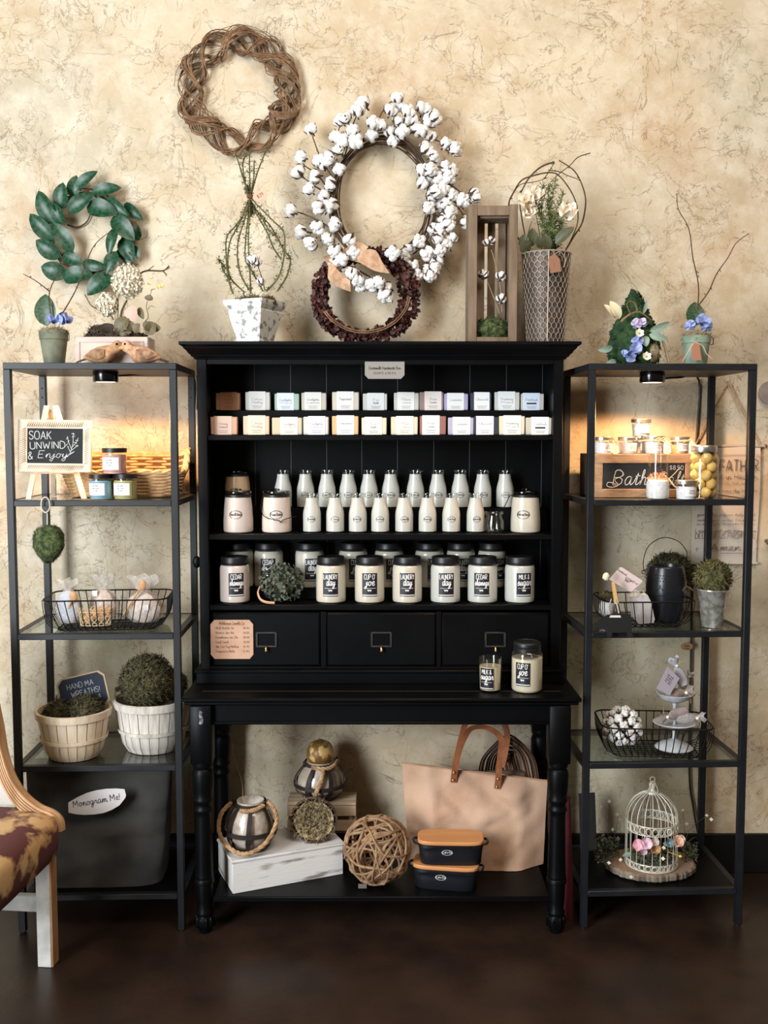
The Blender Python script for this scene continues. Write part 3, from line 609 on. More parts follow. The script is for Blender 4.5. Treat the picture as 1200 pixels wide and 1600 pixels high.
# ------------------------------------------------------------ leafy ball with ribbon
LEAFD = M('dusty_leaf', (66, 72, 58), .55, 0, (98, 104, 88), 30)
def leafquad(b, c, n, L, W, up=None):
    n = Vector(n).normalized(); u = (Vector(up) if up else Vector((U(-1,1), U(-1,1), U(-1,1)))); u = (u-n*u.dot(n))
    u = u.normalized() if u.length > 1e-4 else n.orthogonal().normalized(); v = n.cross(u); c = Vector(c)
    pts = [c-u*L*.5, c-u*L*.2+v*W*.45, c+u*L*.15+v*W*.5, c+u*L*.5, c+u*L*.15-v*W*.5, c-u*L*.2-v*W*.45]
    m = c-n*W*.12
    b.add(pts+[m], [(6, 0, 1), (6, 1, 2), (6, 2, 3), (6, 3, 4), (6, 4, 5), (6, 5, 0)])
def rdir():
    z = U(-1, 1); a = U(0, 2*PI); r = math.sqrt(1-z*z); return Vector((r*cos(a), r*sin(a), z))
q = at(441, 912, -.185)
t = thing('leafy_ball', 'round ball of small dusty green leaves between the jar candles', 'decoration', (q.x, -.178, SCz+.0004))
def lball(b):
    b.ball((0, 0, .064), (.050, .034, .043), 12, 8)
    for k in range(520):
        d = rdir(); leafquad(b, Vector((0, 0, .064))+Vector((d.x*1.2, d.y*.82, d.z))*U(.048, .063), d+rdir()*1.0, U(.011, .018), U(.010, .015))
    b.v = [Vector((p.x, p.y, max(p.z, .001))) for p in b.v]
part('leaves', LEAFD, t, lball, smooth=False, kind='stuff')
part('ribbon', M('peach_ribbon', (206, 158, 124), .7), t, lambda b: b.tube(crom([(-.072, -.01, .052), (-.076, -.03, .035), (-.066, -.045, .016), (-.045, -.054, .008), (-.02, -.056, .0065)], 5), .0045, 6, flat=.5))
# ============================================================ botanical helpers
def mold(px, py, Y, c):                       # a point of the photo on plane Y, relative to c
    return at(px, py, Y)-Vector(c)
def leaf(b, L, W, fold=.25, curl=.15, n=10, tipw=.9):
    """leaf along +X from the origin, facing -Y"""
    def f(u, v):
        w_ = sin(PI*min(1, v**.85))**.66*W*.5 if 0 < v < 1 else 0.0
        s_ = (u-.5)*2
        return (v*L, -curl*L*sin(v*PI)*.6+abs(s_)*fold*w_*-1+curl*L*v*v*.6, s_*w_)
    b.grid(5, n, f)
def twig(b, pts, r0, r1, seg=5, n=4, knots=0):
    p = crom(pts, n); m = len(p)
    b.tube(p, [r0+(r1-r0)*i/(m-1) for i in range(m)], seg)
    for k in range(knots):
        i = rnd.randrange(1, m-1); d = rdir(); d.y *= .4; q = p[i]+d*r0*U(2.5, 5)
        b.tube([p[i], q], [r0*.8, r0*.5], 4)
def face_quat(d, roll=0):
    """turn +X to d, keep the face towards the viewer"""
    d = Vector(d).normalized(); y = Vector((0, 1, 0)); z = d.cross(y); z = z.normalized() if z.length > 1e-3 else Vector((0, 0, 1)); y = z.cross(d)
    m = Matrix((d, y, z)).transposed(); return (m.to_4x4() @ Matrix.Rotation(roll, 4, 'X')).to_euler()
def mossy(b, c, r, n=500, L=.02, nz=.18, seg=16, ring=12, thick=.0009, seed=1, flatz=None):
    c = Vector(c); r = Vector(r) if isinstance(r, (tuple, list, Vector)) else Vector((r, r, r))
    b.ball(c, r*.93, max(seg, 24), max(ring, 16), nz=nz, nfreq=3.5, seed=seed, jit=.05)
    for k in range(int(n*1.5)):
        d = rdir(); p = c+Vector((d.x*r.x, d.y*r.y, d.z*r.z))*U(.88, 1.0); t = rdir(); t = (t-d*t.dot(d)).normalized()
        l = L*U(.4, 1.3); thick_ = thick*U(.8, 1.9); q = p+t*l*.5+d*l*U(.05, .3); e = p+t*l+d*l*U(-.2, .55); s_ = d.cross(t)*thick_
        b.add([p-s_, p+s_, q+s_, q-s_, e], [(0, 1, 2, 3), (3, 2, 4)])
    if flatz is not None: b.v = [Vector((p.x, p.y, max(p.z, flatz))) for p in b.v]
MOSSD = M('dark_moss', (46, 44, 28), .95, 0, (92, 86, 56), 70, bump=.5, bscale=150); MOSSG = M('green_moss', (46, 58, 32), .95, 0, (92, 106, 62), 70, bump=.5, bscale=150)
MOSSO = M('olive_moss', (66, 68, 40), .95, 0, (116, 112, 72), 70, bump=.5, bscale=150)
TWIGB = M('dark_twig', (64, 46, 34), .8, 0, (92, 68, 48), 60); TWIGG = M('green_twig', (72, 74, 42), .8, 0, (104, 104, 62), 60); VINE = M('grapevine', (112, 82, 56), .75, 0, (150, 116, 84), 40, stretch=(1, 1, 1), bump=.3, bscale=120)
COTTON = M('cotton', (250, 249, 247), .95, 0, (240, 239, 238), 25, bump=.4, bscale=90, sheen=.4); CALYX = M('calyx', (52, 36, 28), .85, 0, (90, 66, 50), 60)
BURLAP = M('burlap', (214, 178, 146), .95, 0, (192, 150, 118), 60, bump=.4, bscale=300)
def boll(parent, loc, s, rot, var=0):
    def body(b):
        r = random.Random(var+3)
        for k in range(4):
            a = PI/2*k+.3*var; b.ball((.50*cos(a), .50*sin(a), .15+.12*r.uniform(-1, 1)), (.58, .58, .72), 9, 7, nz=.25, nfreq=2.2, seed=var*5+k)
        b.ball((0, 0, .3), (.5, .5, .62), 8, 6)
    def cal(b):
        for k in range(5):
            a = 2*PI*k/5+.5*var; d = Vector((cos(a), sin(a), 0)); n_ = Vector((-sin(a), cos(a), 0))
            b.add([d*.1+Vector((0, 0, -.75)), d*.72+n_*.30+Vector((0, 0, -.42)), d*1.28+Vector((0, 0, .55)), d*.72-n_*.30+Vector((0, 0, -.42)), d*.98+Vector((0, 0, -.30))], [(0, 1, 4), (1, 2, 4), (2, 3, 4), (3, 0, 4)])
        b.tube([(0, 0, -.6), (0, 0, -1.1)], .12, 5)
    o = part('cotton_boll', COTTON, parent, body, 'boll%d' % var, loc, rot, s)
    part('calyx', CALYX, o, cal, 'calyx%d' % var)
    return o

# ============================================================ wreaths on the wall
def grapevine():
    Yc = WALLY-.030; c = at(373, 142, Yc); m = mpp(Yc, 2.2)
    t = thing('grapevine_wreath', 'bare brown grapevine wreath, topmost on the wall', 'wreath', c)
    for k_, (lob, ph, A, n_) in enumerate(((4, .3, 19, 5), (4, 2.2, 20, 4), (5, 1.2, 18, 5), (5, 3.6, 20, 5), (3, .9, 17, 4), (6, 5.0, 19, 4), (3, 4.2, 14, 4))):
        def f(b):
            for s_ in range(n_):
                o1, o2, o3 = U(-5, 5)*m, U(-.008, .008), U(-.28, .28); ps = []
                for i in range(72):
                    a = 2*PI*i/72; q = lob*a+ph+o3+.25*sin(a*2+ph)
                    R = 76*m+A*m*sin(q)+o1*cos(a*3+s_)+1.5*m*sin(a*7+s_); ps.append((R*cos(a), .006+.019*cos(q)+o2, R*sin(a)))
                b.tube(ps, U(.0011, .0023), 5, closed=True)
        part('vine', VINE, t, f)
    def thin(b):
        for s_ in range(16):
            a0 = U(0, 2*PI); R = U(62, 94)*m; sp = U(1.2, 2.6); ph = U(0, 6)
            b.tube([((R+6*m*sin(3*u*sp+ph))*cos(a0+u*sp), U(-.002, .002)-.012*sin(5*u+ph), (R+6*m*sin(3*u*sp+ph))*sin(a0+u*sp)) for u in [i/24 for i in range(25)]], .0010, 4)
        for a in (1.95, 1.1, -.2, 4.4):
            p = Vector((84*m*cos(a), 0, 84*m*sin(a))); q = p*1.2+Vector((U(-.02, .02), -.01, U(-.01, .02))); b.tube([p, p.lerp(q, .5)+Vector((.004, 0, 0)), q], .001, 4)
    part('tendrils', TWIGB, t, thin)
    part('vine_knot', VINE, t, lambda b: [b.tube([(78*m*cos(-.42)+(22+k)*m*cos(a)*.95, -.016+.022*sin(a)*1.0, 78*m*sin(-.42)+(16-k*1.2)*m*sin(a)+k*.8*m) for a in [2*PI*i/20 for i in range(20)]], .0017, 5, closed=True) for k in range(6)])
    for q in ((285, 100), (291, 118)): part('vine_stub', VINE, t, lambda b: b.ball((0, 0, 0), (.007, .006, .019), 8, 8), 'stub', mold(*q, Yc, c), (0, .4, 0))
grapevine()
def magnolia():
    Yc = WALLY-.040; c = at(135, 362, Yc); m = mpp(Yc, 1.9)
    t = thing('magnolia_wreath', 'green magnolia leaf wreath on the wall at upper left', 'wreath', c)
    LF = M('magnolia_leaf', (15, 50, 33), .36, 0, (42, 92, 62), 11, .35, .7, bump=.12, bscale=60, spec=.5)
    part('vine_ring', TWIGB, t, lambda b: [b.tube([((60+U(-8, 8))*m*cos(2*PI*i/30), .012+U(-.004, .004), (60+U(-8, 8))*m*sin(2*PI*i/30)) for i in range(30)], .0022, 5, closed=True) for k in range(6)])
    LS = [((400,190),(535,75),75,0),((370,235),(400,98),85,1),((312,305),(320,148),105,0),((275,405),(165,200),120,0),((488,208),(678,172),85,1),((355,335),(518,222),100,-1),((470,300),(668,340),120,-1),((588,235),(738,370),80,0),((690,265),(808,375),75,2),((632,360),(772,510),115,-1),((690,475),(752,638),110,1),((655,428),(612,605),70,-1),((655,575),(598,718),85,-1),((665,545),(720,690),85,2),((625,725),(470,845),125,0),((430,645),(590,672),75,1),((320,745),(505,715),120,0),((300,590),(448,652),85,1),((335,718),(178,668),120,1),((302,612),(152,508),110,0),((262,512),(114,342),105,0),((385,585),(262,398),105,-1),((325,405),(275,285),90,-1),((770,500),(775,400),60,2),((740,540),(790,620),70,1)]
    for i, (p0, p1, w_, lay) in enumerate(LS):
        a = mold(20+p0[0]/4, 250+p0[1]/4, Yc, c); e = mold(20+p1[0]/4, 250+p1[1]/4, Yc, c)
        a.y = .000+lay*.010-.004; e.y = -.020+lay*.012; d = e-a
        part('leaf', LF, t, lambda b: leaf(b, 1, w_/4*m/d.length*.98, .34, .14), None, a, face_quat(d, U(-.25, .25)), d.length)
    part('stray_twig', TWIGB, t, lambda b: (twig(b, [mold(20+p[0]/4, 250+p[1]/4, Yc, c) for p in ((790, 500), (835, 480), (840, 435))], .0012, .0008), twig(b, [mold(20+p[0]/4, 250+p[1]/4, Yc, c) for p in ((740, 680), (780, 650), (790, 665))], .0012, .0008), twig(b, [mold(20+p[0]/4, 250+p[1]/4, Yc+.03, c) for p in ((340, 405), (400, 420), (460, 390), (485, 340))], .003, .002)))
magnolia()
CB = [(205,265),(150,420),(135,510),(250,445),(310,430),(365,490),(230,530),(320,575),(195,605),(275,640),(250,705),(330,690),(345,805),(90,725),(245,815),(150,845),(205,905),(300,885),(345,950),(425,885),(445,960),(385,1000),(345,1020),(370,215),(402,205),(345,305),(440,270),(460,335),(365,380),(470,160),(500,120),(390,330),(555,225),(550,300),(590,240),(655,160),(710,130),(695,85),(655,280),(695,220),(725,280),(670,330),(765,210),(755,165),(800,262),(835,270),(840,150),(875,215),(905,195),(880,300),(970,350),(1020,375),(855,375),(900,420),(880,490),(840,500),(835,570),(880,550),(960,475),(985,530),(1000,500),(925,545),(905,620),(895,650),(950,600),(960,660),(1000,635),(870,710),(920,700),(970,690),(990,730),(950,770),(985,800),(895,830),(935,830),(920,880),(1000,880),(970,920),(815,895),(755,945),(860,965),(935,950),(730,990),(780,1030),(670,965),(915,1015),(900,1050),(860,1060),(795,1095),(880,1095),(1065,665),(1130,640),(1080,790),(440,1080),(470,1115),(490,1155),(550,1140),(590,1130),(625,1165),(630,1205),(275,460),(300,700)]
def cotton():
    Yc = WALLY-.055; c = at(598, 312, Yc); m = mpp(Yc, 2.0); K = 3.636
    P = lambda x, y, Y=None: mold(430+x/K, 130+y/K, Yc if Y is None else Y, c)
    t = thing('cotton_wreath', 'large white cotton boll wreath above the hutch', 'wreath', c)
    def ring(b):
        for k in range(9):
            o1 = U(-7, 7); o2 = U(-.014, .014); ph = U(0, 6)
            b.tube([((83+o1+3*sin(3*a+ph))*m*cos(a)*.93, .010+o2*cos(2*a), (93+o1+3*sin(3*a+ph))*m*sin(a)) for a in [2*PI*i/48 for i in range(48)]], U(.002, .0032), 5, closed=True)
    part('twig_ring', TWIGB, t, ring)
    stems = [((330,540),(265,440),(215,310),(205,265)),((330,640),(240,520),(170,470),(150,430)),((330,640),(250,600),(190,560),(135,510)),((360,860),(280,800),(180,750),(95,725)),((370,880),(250,850),(160,850)),((390,430),(420,330),(440,240),(480,150)),((390,430),(350,340),(370,230)),((560,290),(590,200),(640,120),(700,85)),((760,270),(850,300),(930,330),(1010,360)),((960,560),(1030,600),(1080,640),(1130,645)),((960,600),(1030,690),(1080,770)),((850,880),(900,960),(900,1050)),((430,1040),(520,1090),(600,1140),(630,1200)),((560,960),(640,990),(720,1020),(790,1090))]
    for s_ in stems: part('stem', TWIGB, t, lambda b: twig(b, [P(*q, Yc-U(.0, .035)) for q in s_], .0028, .0016, knots=3))
    for i, (x, y) in enumerate(CB):
        p = P(x, y, Yc-.015-.045*((i*37) % 100)/100-(.085 if y > 860 and x < 680 else 0)); d = Vector((p.x*.6, -.12+U(-.06, .05), p.z*.6)).normalized()+rdir()*.55
        boll(t, p, U(.0205, .0255), d.to_track_quat('Z', 'Y').to_euler(), i % 4)
    rib = {'L': [((270,985),(345,1045)),((300,1040),(370,1035)),((300,1110),(345,1050)),((340,1150),(380,1080)),((430,1185),(425,1120))], 'R': [((400,1000),(430,930)),((480,1020),(490,945)),((560,1065),(570,950)),((650,1080),(605,1010))], 'T': [((270,985),(350,965)),((330,1000),(400,940)),((420,960),(470,900)),((480,985),(530,930))]}
    for k_, e in rib.items():
        A = crom([P(*q[0], Yc-.120) for q in e], 3); B = crom([P(*q[1], Yc-.135) for q in e], 3); n_ = len(A)
        part('burlap_ribbon', BURLAP, t, lambda b: b.grid(n_, 3, lambda u, v: A[round(u*(n_-1))].lerp(B[round(u*(n_-1))], v)+Vector((0, .006*sin(u*9)-.004*sin(v*PI), 0))))
cotton()
def maroon():
    Yc = -.085; c = at(570, 463, Yc); m = mpp(Yc, 1.85)
    t = thing('maroon_leaf_wreath', 'small maroon dried leaf wreath standing on top of the hutch', 'wreath', (c.x, Yc, HTOP))
    dz = c.z-HTOP
    ML = M('maroon_leaf', (58, 28, 27), .6, 0, (92, 50, 44), 40)
    part('vine_ring', TWIGB, t, lambda b: [b.tube([((66+U(-4, 4))*m*cos(2*PI*i/32), U(-.006, .006), dz+max((62+U(-4, 4))*m*sin(2*PI*i/32), .008-dz)) for i in range(32)], .0024, 5, closed=True) for k in range(6)])
    part('brown_vine', VINE, t, lambda b: [twig(b, [((70-3*k)*m*cos(a), -.036+.006*sin(a*3), dz+(58-3*k)*m*sin(a)) for a in (3.6, 3.9, 4.3, 4.7, 5.1, 5.5, 5.9, 6.2)], .0026, .0016) for k in range(2)])
    def lv(b):
        for k in range(1700):
            a = U(0, 2*PI); th = 13.5*m*(1.15 if cos(a) > .2 else .95); q = U(0, 2*PI); rr = th*math.sqrt(U(.05, 1))
            R = 67*m+rr*cos(q); p = Vector((R*cos(a)*1.06, -.004+rr*sin(q)*.8, dz+R*sin(a)*.95))
            tn = Vector((-sin(a), 0, cos(a)))*(1 if cos(a) < 0 else -.6)+Vector((cos(a), 0, sin(a)))*U(-.4, 1.0)
            leafquad(b, p, rdir()+Vector((0, -.8, 0)), U(.015, .023), U(.011, .016), tn+rdir()*.4)
        b.v = [Vector((p.x, min(p.y, .05), max(p.z, .0005))) for p in b.v]
    part('leaves', ML, t, lv, smooth=False, kind='stuff')
maroon()

# ============================================================ things on top of the hutch
def topiary():
    K = 4.85; Yc = -.16; c = Vector((at(399, 500, Yc).x, Yc, HTOP+.0004)); m = mpp(Yc, 1.9)
    P = lambda x, y, Y=Yc: at(320+x/K, 230+y/K, Y)-c
    t = thing('vine_topiary', 'open cage of mossy vines tied at the top in a white pot', 'plant', c)
    prf = [(.050, 0), (.052, .008), (.046, .013), (.046, .020), (.054, .050), (.062, .082), (.065, .102), (.063, .106), (.072, .118), (.0765, .126), (.0765, .136), (.068, .137), (.066, .120)]
    def pot(b):
        vs = []; s2 = .86
        for hw, z in prf:
            hw *= .98*s2*1.12; e = hw*.86
            vs += [Vector(p) for p in ((-hw, -hw, z), (hw, -hw, z), (hw, hw, z), (-hw, hw, z))]
        fs = [(3, 2, 1, 0)]
        for i in range(len(prf)-1):
            for k in range(4): fs.append((4*i+k, 4*i+(k+1) % 4, 4*i+4+(k+1) % 4, 4*i+4+k))
        b.add(vs, fs, Matrix.Rotation(-.46, 4, 'Z'))
    part('pot', M('distressed_white', (232, 236, 234), .7, 0, (150, 152, 146), 38, .56, .62, 3, bump=.4, bscale=60), t, pot, angle=30)
    part('moss', MOSSO, t, lambda b: (mossy(b, (-.005, 0, .130), (.062, .062, .022), 450, .020),))
    part('dried_clump', TWIGB, t, lambda b: mossy(b, (.045, -.02, .132), (.026, .025, .018), 120, .016))
    ST = [[(215,1110),(180,1000),(165,860),(165,690),(230,600),(300,500),(335,420),(335,340)],[(300,1100),(200,1000),(175,900),(190,720),(270,560),(320,430)],[(335,1080),(280,980),(250,860),(255,700),(300,560),(330,430)],[(350,1110),(340,900),(330,700),(340,500),(340,350)],[(440,1090),(370,960),(310,850),(310,700),(330,520),(340,400)],[(470,1090),(560,980),(600,830),(600,650),(520,560),(400,440),(350,380)],[(550,1090),(620,980),(650,850),(600,780),(500,600),(420,520),(370,440)],[(580,850),(520,760),(470,640),(390,500),(350,400)],[(340,380),(300,260),(260,130),(225,20)],[(345,370),(340,200),(340,30)],[(350,370),(400,190),(470,10)],[(345,370),(370,240),(375,100)],[(340,360),(300,250),(290,120),(310,60)],[(420,500),(480,620),(560,700),(600,790)],[(160,920),(130,880),(105,850)],[(185,1000),(150,950),(125,900)]]
    for i, s_ in enumerate(ST):
        off = (-.03, .03, .02, -.04, .035, -.02, .03, 0)[i % 8]
        def f(b):
            pts = crom([P(x, y, Yc+off*(1-abs(2*j/(len(s_)-1)-1))) for j, (x, y) in enumerate(s_)], 6); n_ = len(pts)
            b.tube(pts, [.0030-.0012*k/n_ for k in range(n_)], 5)
            for k in range(n_*3):
                p = pts[rnd.randrange(n_)]; d = rdir(); d.y *= .5; e = p+d*U(.006, .016)
                b.tube([p, p.lerp(e, .6)+rdir()*.002, e], [.0010, .0008, .0005], 3)
                if U(0, 1) < .7: leafquad(b, e, rdir(), U(.004, .008), U(.003, .005))
        part('vine', TWIGG, t, f)
    part('tie', M('rust_tie', (130, 74, 52), .8), t, lambda b: [b.tube([(P(345, 375).x+.008*cos(a), .008*sin(a), P(345, 375).z+.002*k) for a in [2*PI*i/10 for i in range(10)]], .002, 5, closed=True) for k in range(-2, 3)])
    part('moss_tuft', MOSSO, t, lambda b: (mossy(b, P(325, 320), (.008, .008, .012), 60, .012), mossy(b, P(345, 470), (.010, .010, .022), 90, .014)))
    tg = part('price_tag', M('peach_tag', (238, 182, 158), .8), t, lambda b: b.prism([(375, 335), (455, 325), (487, 365), (440, 400), (395, 415), (362, 385)], 0, .0006, lambda u, v, d: P(u, v, Yc-.02)+Vector((0, -d, 0))))
    part('lettering', M('tag_ink', (110, 60, 50), .8), tg, lambda b: lettering(b, '$39', .011, lambda x, z: P(425, 375, Yc-.0212)+Vector((x*.8-z*.5, 0, z*.8+x*.5)), .12), smooth=False)
    for (x, y, s_) in ((365, 860, .020), (400, 880, .014), (425, 1020, .013)): boll(t, P(x, y, Yc-.02), s_, (U(-.4, .4), U(-.5, .5), 0), rnd.randrange(4))
    part('boll_stem', TWIGB, t, lambda b: (twig(b, [P(455, 1080, Yc-.02), P(430, 980, Yc-.02), P(405, 910, Yc-.02)], .002, .0014)))
topiary()
def crate():
    Y0, Y1 = -.205, -.095; K = 4.704
    z0 = HTOP+.0004; xl, xr = at(732, 430, Y0).x, at(808.5, 430, Y0).x; zt = at(770, 319, Y0).z; pw_ = .027
    WD = M('weathered_wood', (140, 120, 100), .85, 0, (110, 92, 74), 16, .3, .7, 6, bump=.3, bscale=60, stretch=(3, 3, .5))
    t = thing('wooden_crate', 'tall weathered wooden crate with moss and cotton stems inside', 'crate', ((xl+xr)/2, (Y0+Y1)/2, z0))
    hw = (xr-xl)/2; hd = (Y1-Y0)/2; hh = zt-z0
    for sx in (-1, 1):
        a = hw*sx; a0, a1 = min(a, a-sx*pw_), max(a, a-sx*pw_)
        part('front_post', WD, t, lambda b: b.box((a0, -hd, 0), (a1, -hd+.014, hh), bev=.001))
        part('back_post', WD, t, lambda b: b.box((a0, hd-.012, 0), (a1, hd, hh-.01), bev=.001))
        for k in range(2):
            y0 = -hd+.016+k*.042; part('side_slat', WD, t, lambda b: b.box((min(a, a-sx*.008), y0, .004), (max(a, a-sx*.008), y0+.036, hh-.012), bev=.001))
    part('top_board', WD, t, lambda b: b.box((-hw+pw_, -hd+.001, hh-.034), (hw-pw_, -hd+.013, hh-.004), bev=.001))
    part('top_panel', WD, t, lambda b: b.box((-hw+.009, -hd+.015, hh-.040), (hw-.009, hd-.013, hh-.030), bev=.001))
    part('bottom_rail', WD, t, lambda b: b.box((-hw+pw_, -hd+.001, .002), (hw-pw_, -hd+.013, .020), bev=.001))
    part('floor_board', WD, t, lambda b: b.box((-hw+.009, -hd+.015, .002), (hw-.009, hd-.013, .012)))
    for x in (-.030, .004, .038): part('back_slat', WD, t, lambda b: b.box((x-.012, hd-.020, .012), (x+.012, hd-.013, hh-.040), bev=.001))
    part('moss', MOSSG, t, lambda b: mossy(b, (0, -.006, .045), (hw-.014, hd-.018, .042), 420, .018, seed=4, flatz=.013))
    c = t.location
    P = lambda x, y, Y=-.165: at(710+x/K, 220+y/K, Y)-c
    for (x, y, s_) in ((235, 750, .013), (268, 738, .014), (212, 985, .017), (340, 1000, .017), (345, 1165, .017)): boll(t, P(x, y), s_, (U(-.8, -.2), U(-.6, .6), 0), rnd.randrange(4))
    for s_ in (((270, 800), (300, 900), (340, 1100), (350, 1260)), ((245, 1040), (280, 1130), (310, 1200), (330, 1270))): part('stem', M('dry_stem', (150, 128, 104), .8), t, lambda b: twig(b, [P(*q, -.155) for q in s_], .0016, .0020))
crate()
PETAL = M('cream_petal', (252, 242, 224), .6, 0, (246, 228, 202), 3, .45, .8, sss=.1)
def petal(b, L=1, W=.8, cup=.5, n=6):
    b.grid(6, n, lambda u, v: (lambda w_, s_: (s_*w_*W*.5, -cup*L*(v**2)*.35-0*v, v*L) if False else (s_*w_*W*.5, cup*L*(v*v*.5-.10*0)+cup*.35*abs(s_)*w_*-1, v*L))((sin(PI*min(1, .12+v*.88)**.9))**.6 if v < 1 else .25, (u-.5)*2))
def rose(parent, loc, s, tilt, layers=((5, .85, 1.0), (4, .5, .85), (3, .2, .6)), mat=None, name='flower'):
    """a cupped flower opening along local +Z, each petal its own piece"""
    e = part(name, M('flower_heart', (206, 176, 90), .8), parent, lambda b: b.ball((0, 0, .14), (.14, .14, .16), 8, 6), 'heart', loc, tilt, s)
    for n_, open_, sc_ in layers:
        for k in range(n_):
            o = part('petal', mat or PETAL, e, lambda b: petal(b), 'petal'+(mat or PETAL).name, (0, 0, 0), (open_, 0, 2*PI*k/n_+open_*3), sc_)
            o.rotation_mode = 'ZYX' if False else 'XYZ'
    return e
def vase():
    Yc = -.165; K = 4.704; c = Vector((at(853, 470, Yc).x, Yc, HTOP+.0004)); zt = at(853, 391, Yc-.075).z-c.z; rt, rb = .0765, .0585
    P = lambda x, y, Y=Yc: at(710+x/K, 220+y/K, Y)-c
    t = thing('chicken_wire_vase', 'tall tapered metal vase wrapped in chicken wire with cream flowers', 'vase', c)
    part('vase_body', M('aged_tin', (104, 92, 86), .55, .35, (66, 58, 54), 18, .35, .7, bump=.15, bscale=50), t, lambda b: b.lathe([(0, 0), (rb-.003, 0), (rt-.003, zt), (rt-.008, zt), (rt-.012, zt-.05), (0, zt-.05)], 40))
    def hexw(b):
        nu, nv = 24, 18; dv = zt/(nv)
        def q(u, v):
            r = rb+(rt-rb)*(v*dv/zt)+.0012; a = 2*PI*u/nu; return (r*cos(a), r*sin(a), min(max(v*dv, 0), zt))
        for j in range(nv):
            for i in range(nu):
                o = .5*(j % 2)
                a0, a1, a2, a3 = (i+o, j+.18), (i+o, j+.70), (i+o+.5, j+1.0+.18), (i+o-.5, j+1.18)
                b.tube([q(*a0), q(*a1)], .0013, 4, cap=False); b.tube([q(*a1), q(*a2)], .0008, 4, cap=False); b.tube([q(*a1), q(*a3)], .0008, 4, cap=False)
    WW = M('pale_wire', (186, 172, 156), .5, .4)
    part('wire_mesh', WW, t, hexw, kind='stuff')
    part('rim', WW, t, lambda b: b.tube([((rt+.001)*cos(2*PI*i/32), (rt+.001)*sin(2*PI*i/32), zt) for i in range(32)], .0022, 6, closed=True))
    a = -1.64; part('seam_wire', WW, t, lambda b: b.tube([((rb+.003)*cos(a), (rb+.003)*sin(a), .001), ((rt+.003)*cos(a), (rt+.003)*sin(a), zt)], .0022, 6))
    LP = [[(820,800),(880,700),(940,600),(965,450),(940,330),(880,220),(770,145)],[(735,155),(640,190),(560,260),(510,340),(480,440),(520,700),(560,830)],[(560,830),(420,640),(400,470),(430,390),(490,295),(570,260),(680,235),(760,250),(850,360),(900,480),(905,600),(860,720),(810,820)],[(1000,90),(910,120),(850,180),(750,260),(680,350),(640,520)],[(690,215),(780,230),(830,255),(900,280),(930,300)],[(410,430),(480,325),(600,300),(690,270)],[(660,280),(700,220),(735,160)],[(640,800),(620,650),(590,500)],[(560,800),(540,700),(570,590)]]
    for i, s_ in enumerate(LP):
        part('vine', TWIGB, t, lambda b: twig(b, [P(x, y, Yc+(.03 if i % 2 else -.02)) for x, y in s_], .0030 if i < 3 else .0018, .0018 if i < 3 else .001, knots=4))
    GR = M('spray_green', (78, 96, 48), .7, 0, (112, 128, 76), 40)
    for i, (x, y) in enumerate(((740, 300), (800, 400), (650, 330), (820, 470), (600, 450), (700, 440), (760, 540), (690, 340), (780, 600), (640, 560))):
        def f(b):
            p0 = P(690+(i-4)*10, 830, Yc); p1 = P(x, y, Yc+U(-.05, .05)); md = p0.lerp(p1, .5)+Vector((U(-.02, .02), U(-.02, .02), 0)); pts = crom([p0, md, p1], 10); b.tube(pts, .0012, 4)
            for p in pts[3:]:
                for k in range(5):
                    d = (rdir()+Vector((0, 0, .6))).normalized(); e = p+d*U(.010, .024); b.tube([p, e], [.0006, .0004], 3)
                    for h_ in range(3): leafquad(b, p.lerp(e, .4+.3*h_), rdir(), U(.006, .010), .0028, d)
        part('green_spray', GR, t, f, smooth=False)
    DL = M('dark_leaf', (62, 70, 46), .5, 0, (96, 92, 70), 25)
    for (x0, y0, x1, y1, w_) in ((560,780,575,640,.026),(500,790,520,680,.022),(540,800,490,740,.03),(640,790,620,700,.02),(740,760,880,630,.024),(690,800,660,680,.022)):
        a_ = P(x0, y0, Yc-.04); e_ = P(x1, y1, Yc-.06); d = e_-a_; part('leaf', DL, t, lambda b: leaf(b, 1, w_/d.length*1.5, .3, .1), None, a_, face_quat(d, U(-.4, .4)), d.length)
    for (x, y, s_, tl) in ((530, 460, .040, (1.0, -.35, 0)), (590, 420, .038, (.5, .5, 0)), (525, 510, .034, (1.9, -.2, .3)), (825, 560, .048, (.75, .15, 0))):
        rose(t, P(x, y, Yc-.055), s_, tl)
    tg = part('brown_tag', M('brown_tag', (146, 104, 82), .8), t, lambda b: b.prism([(690, 870), (735, 825), (775, 870), (785, 960), (705, 975)], 0, .0006, lambda u, v, d: P(u, v, Yc-.085)+Vector((0, -d, 0))))
    part('tag_mark', M('tag_mark', (112, 66, 48), .8), tg, lambda b: lettering(b, '1', .008, lambda x, z: P(732, 920, Yc-.0862)+Vector((x, 0, z)), .1), smooth=False)
    part('tag_wire', WW, t, lambda b: twig(b, [P(740, 830, Yc-.085), P(780, 815, Yc-.085), P(815, 870, Yc-.08), P(805, 930, Yc-.08)], .0010, .0010))
vase()

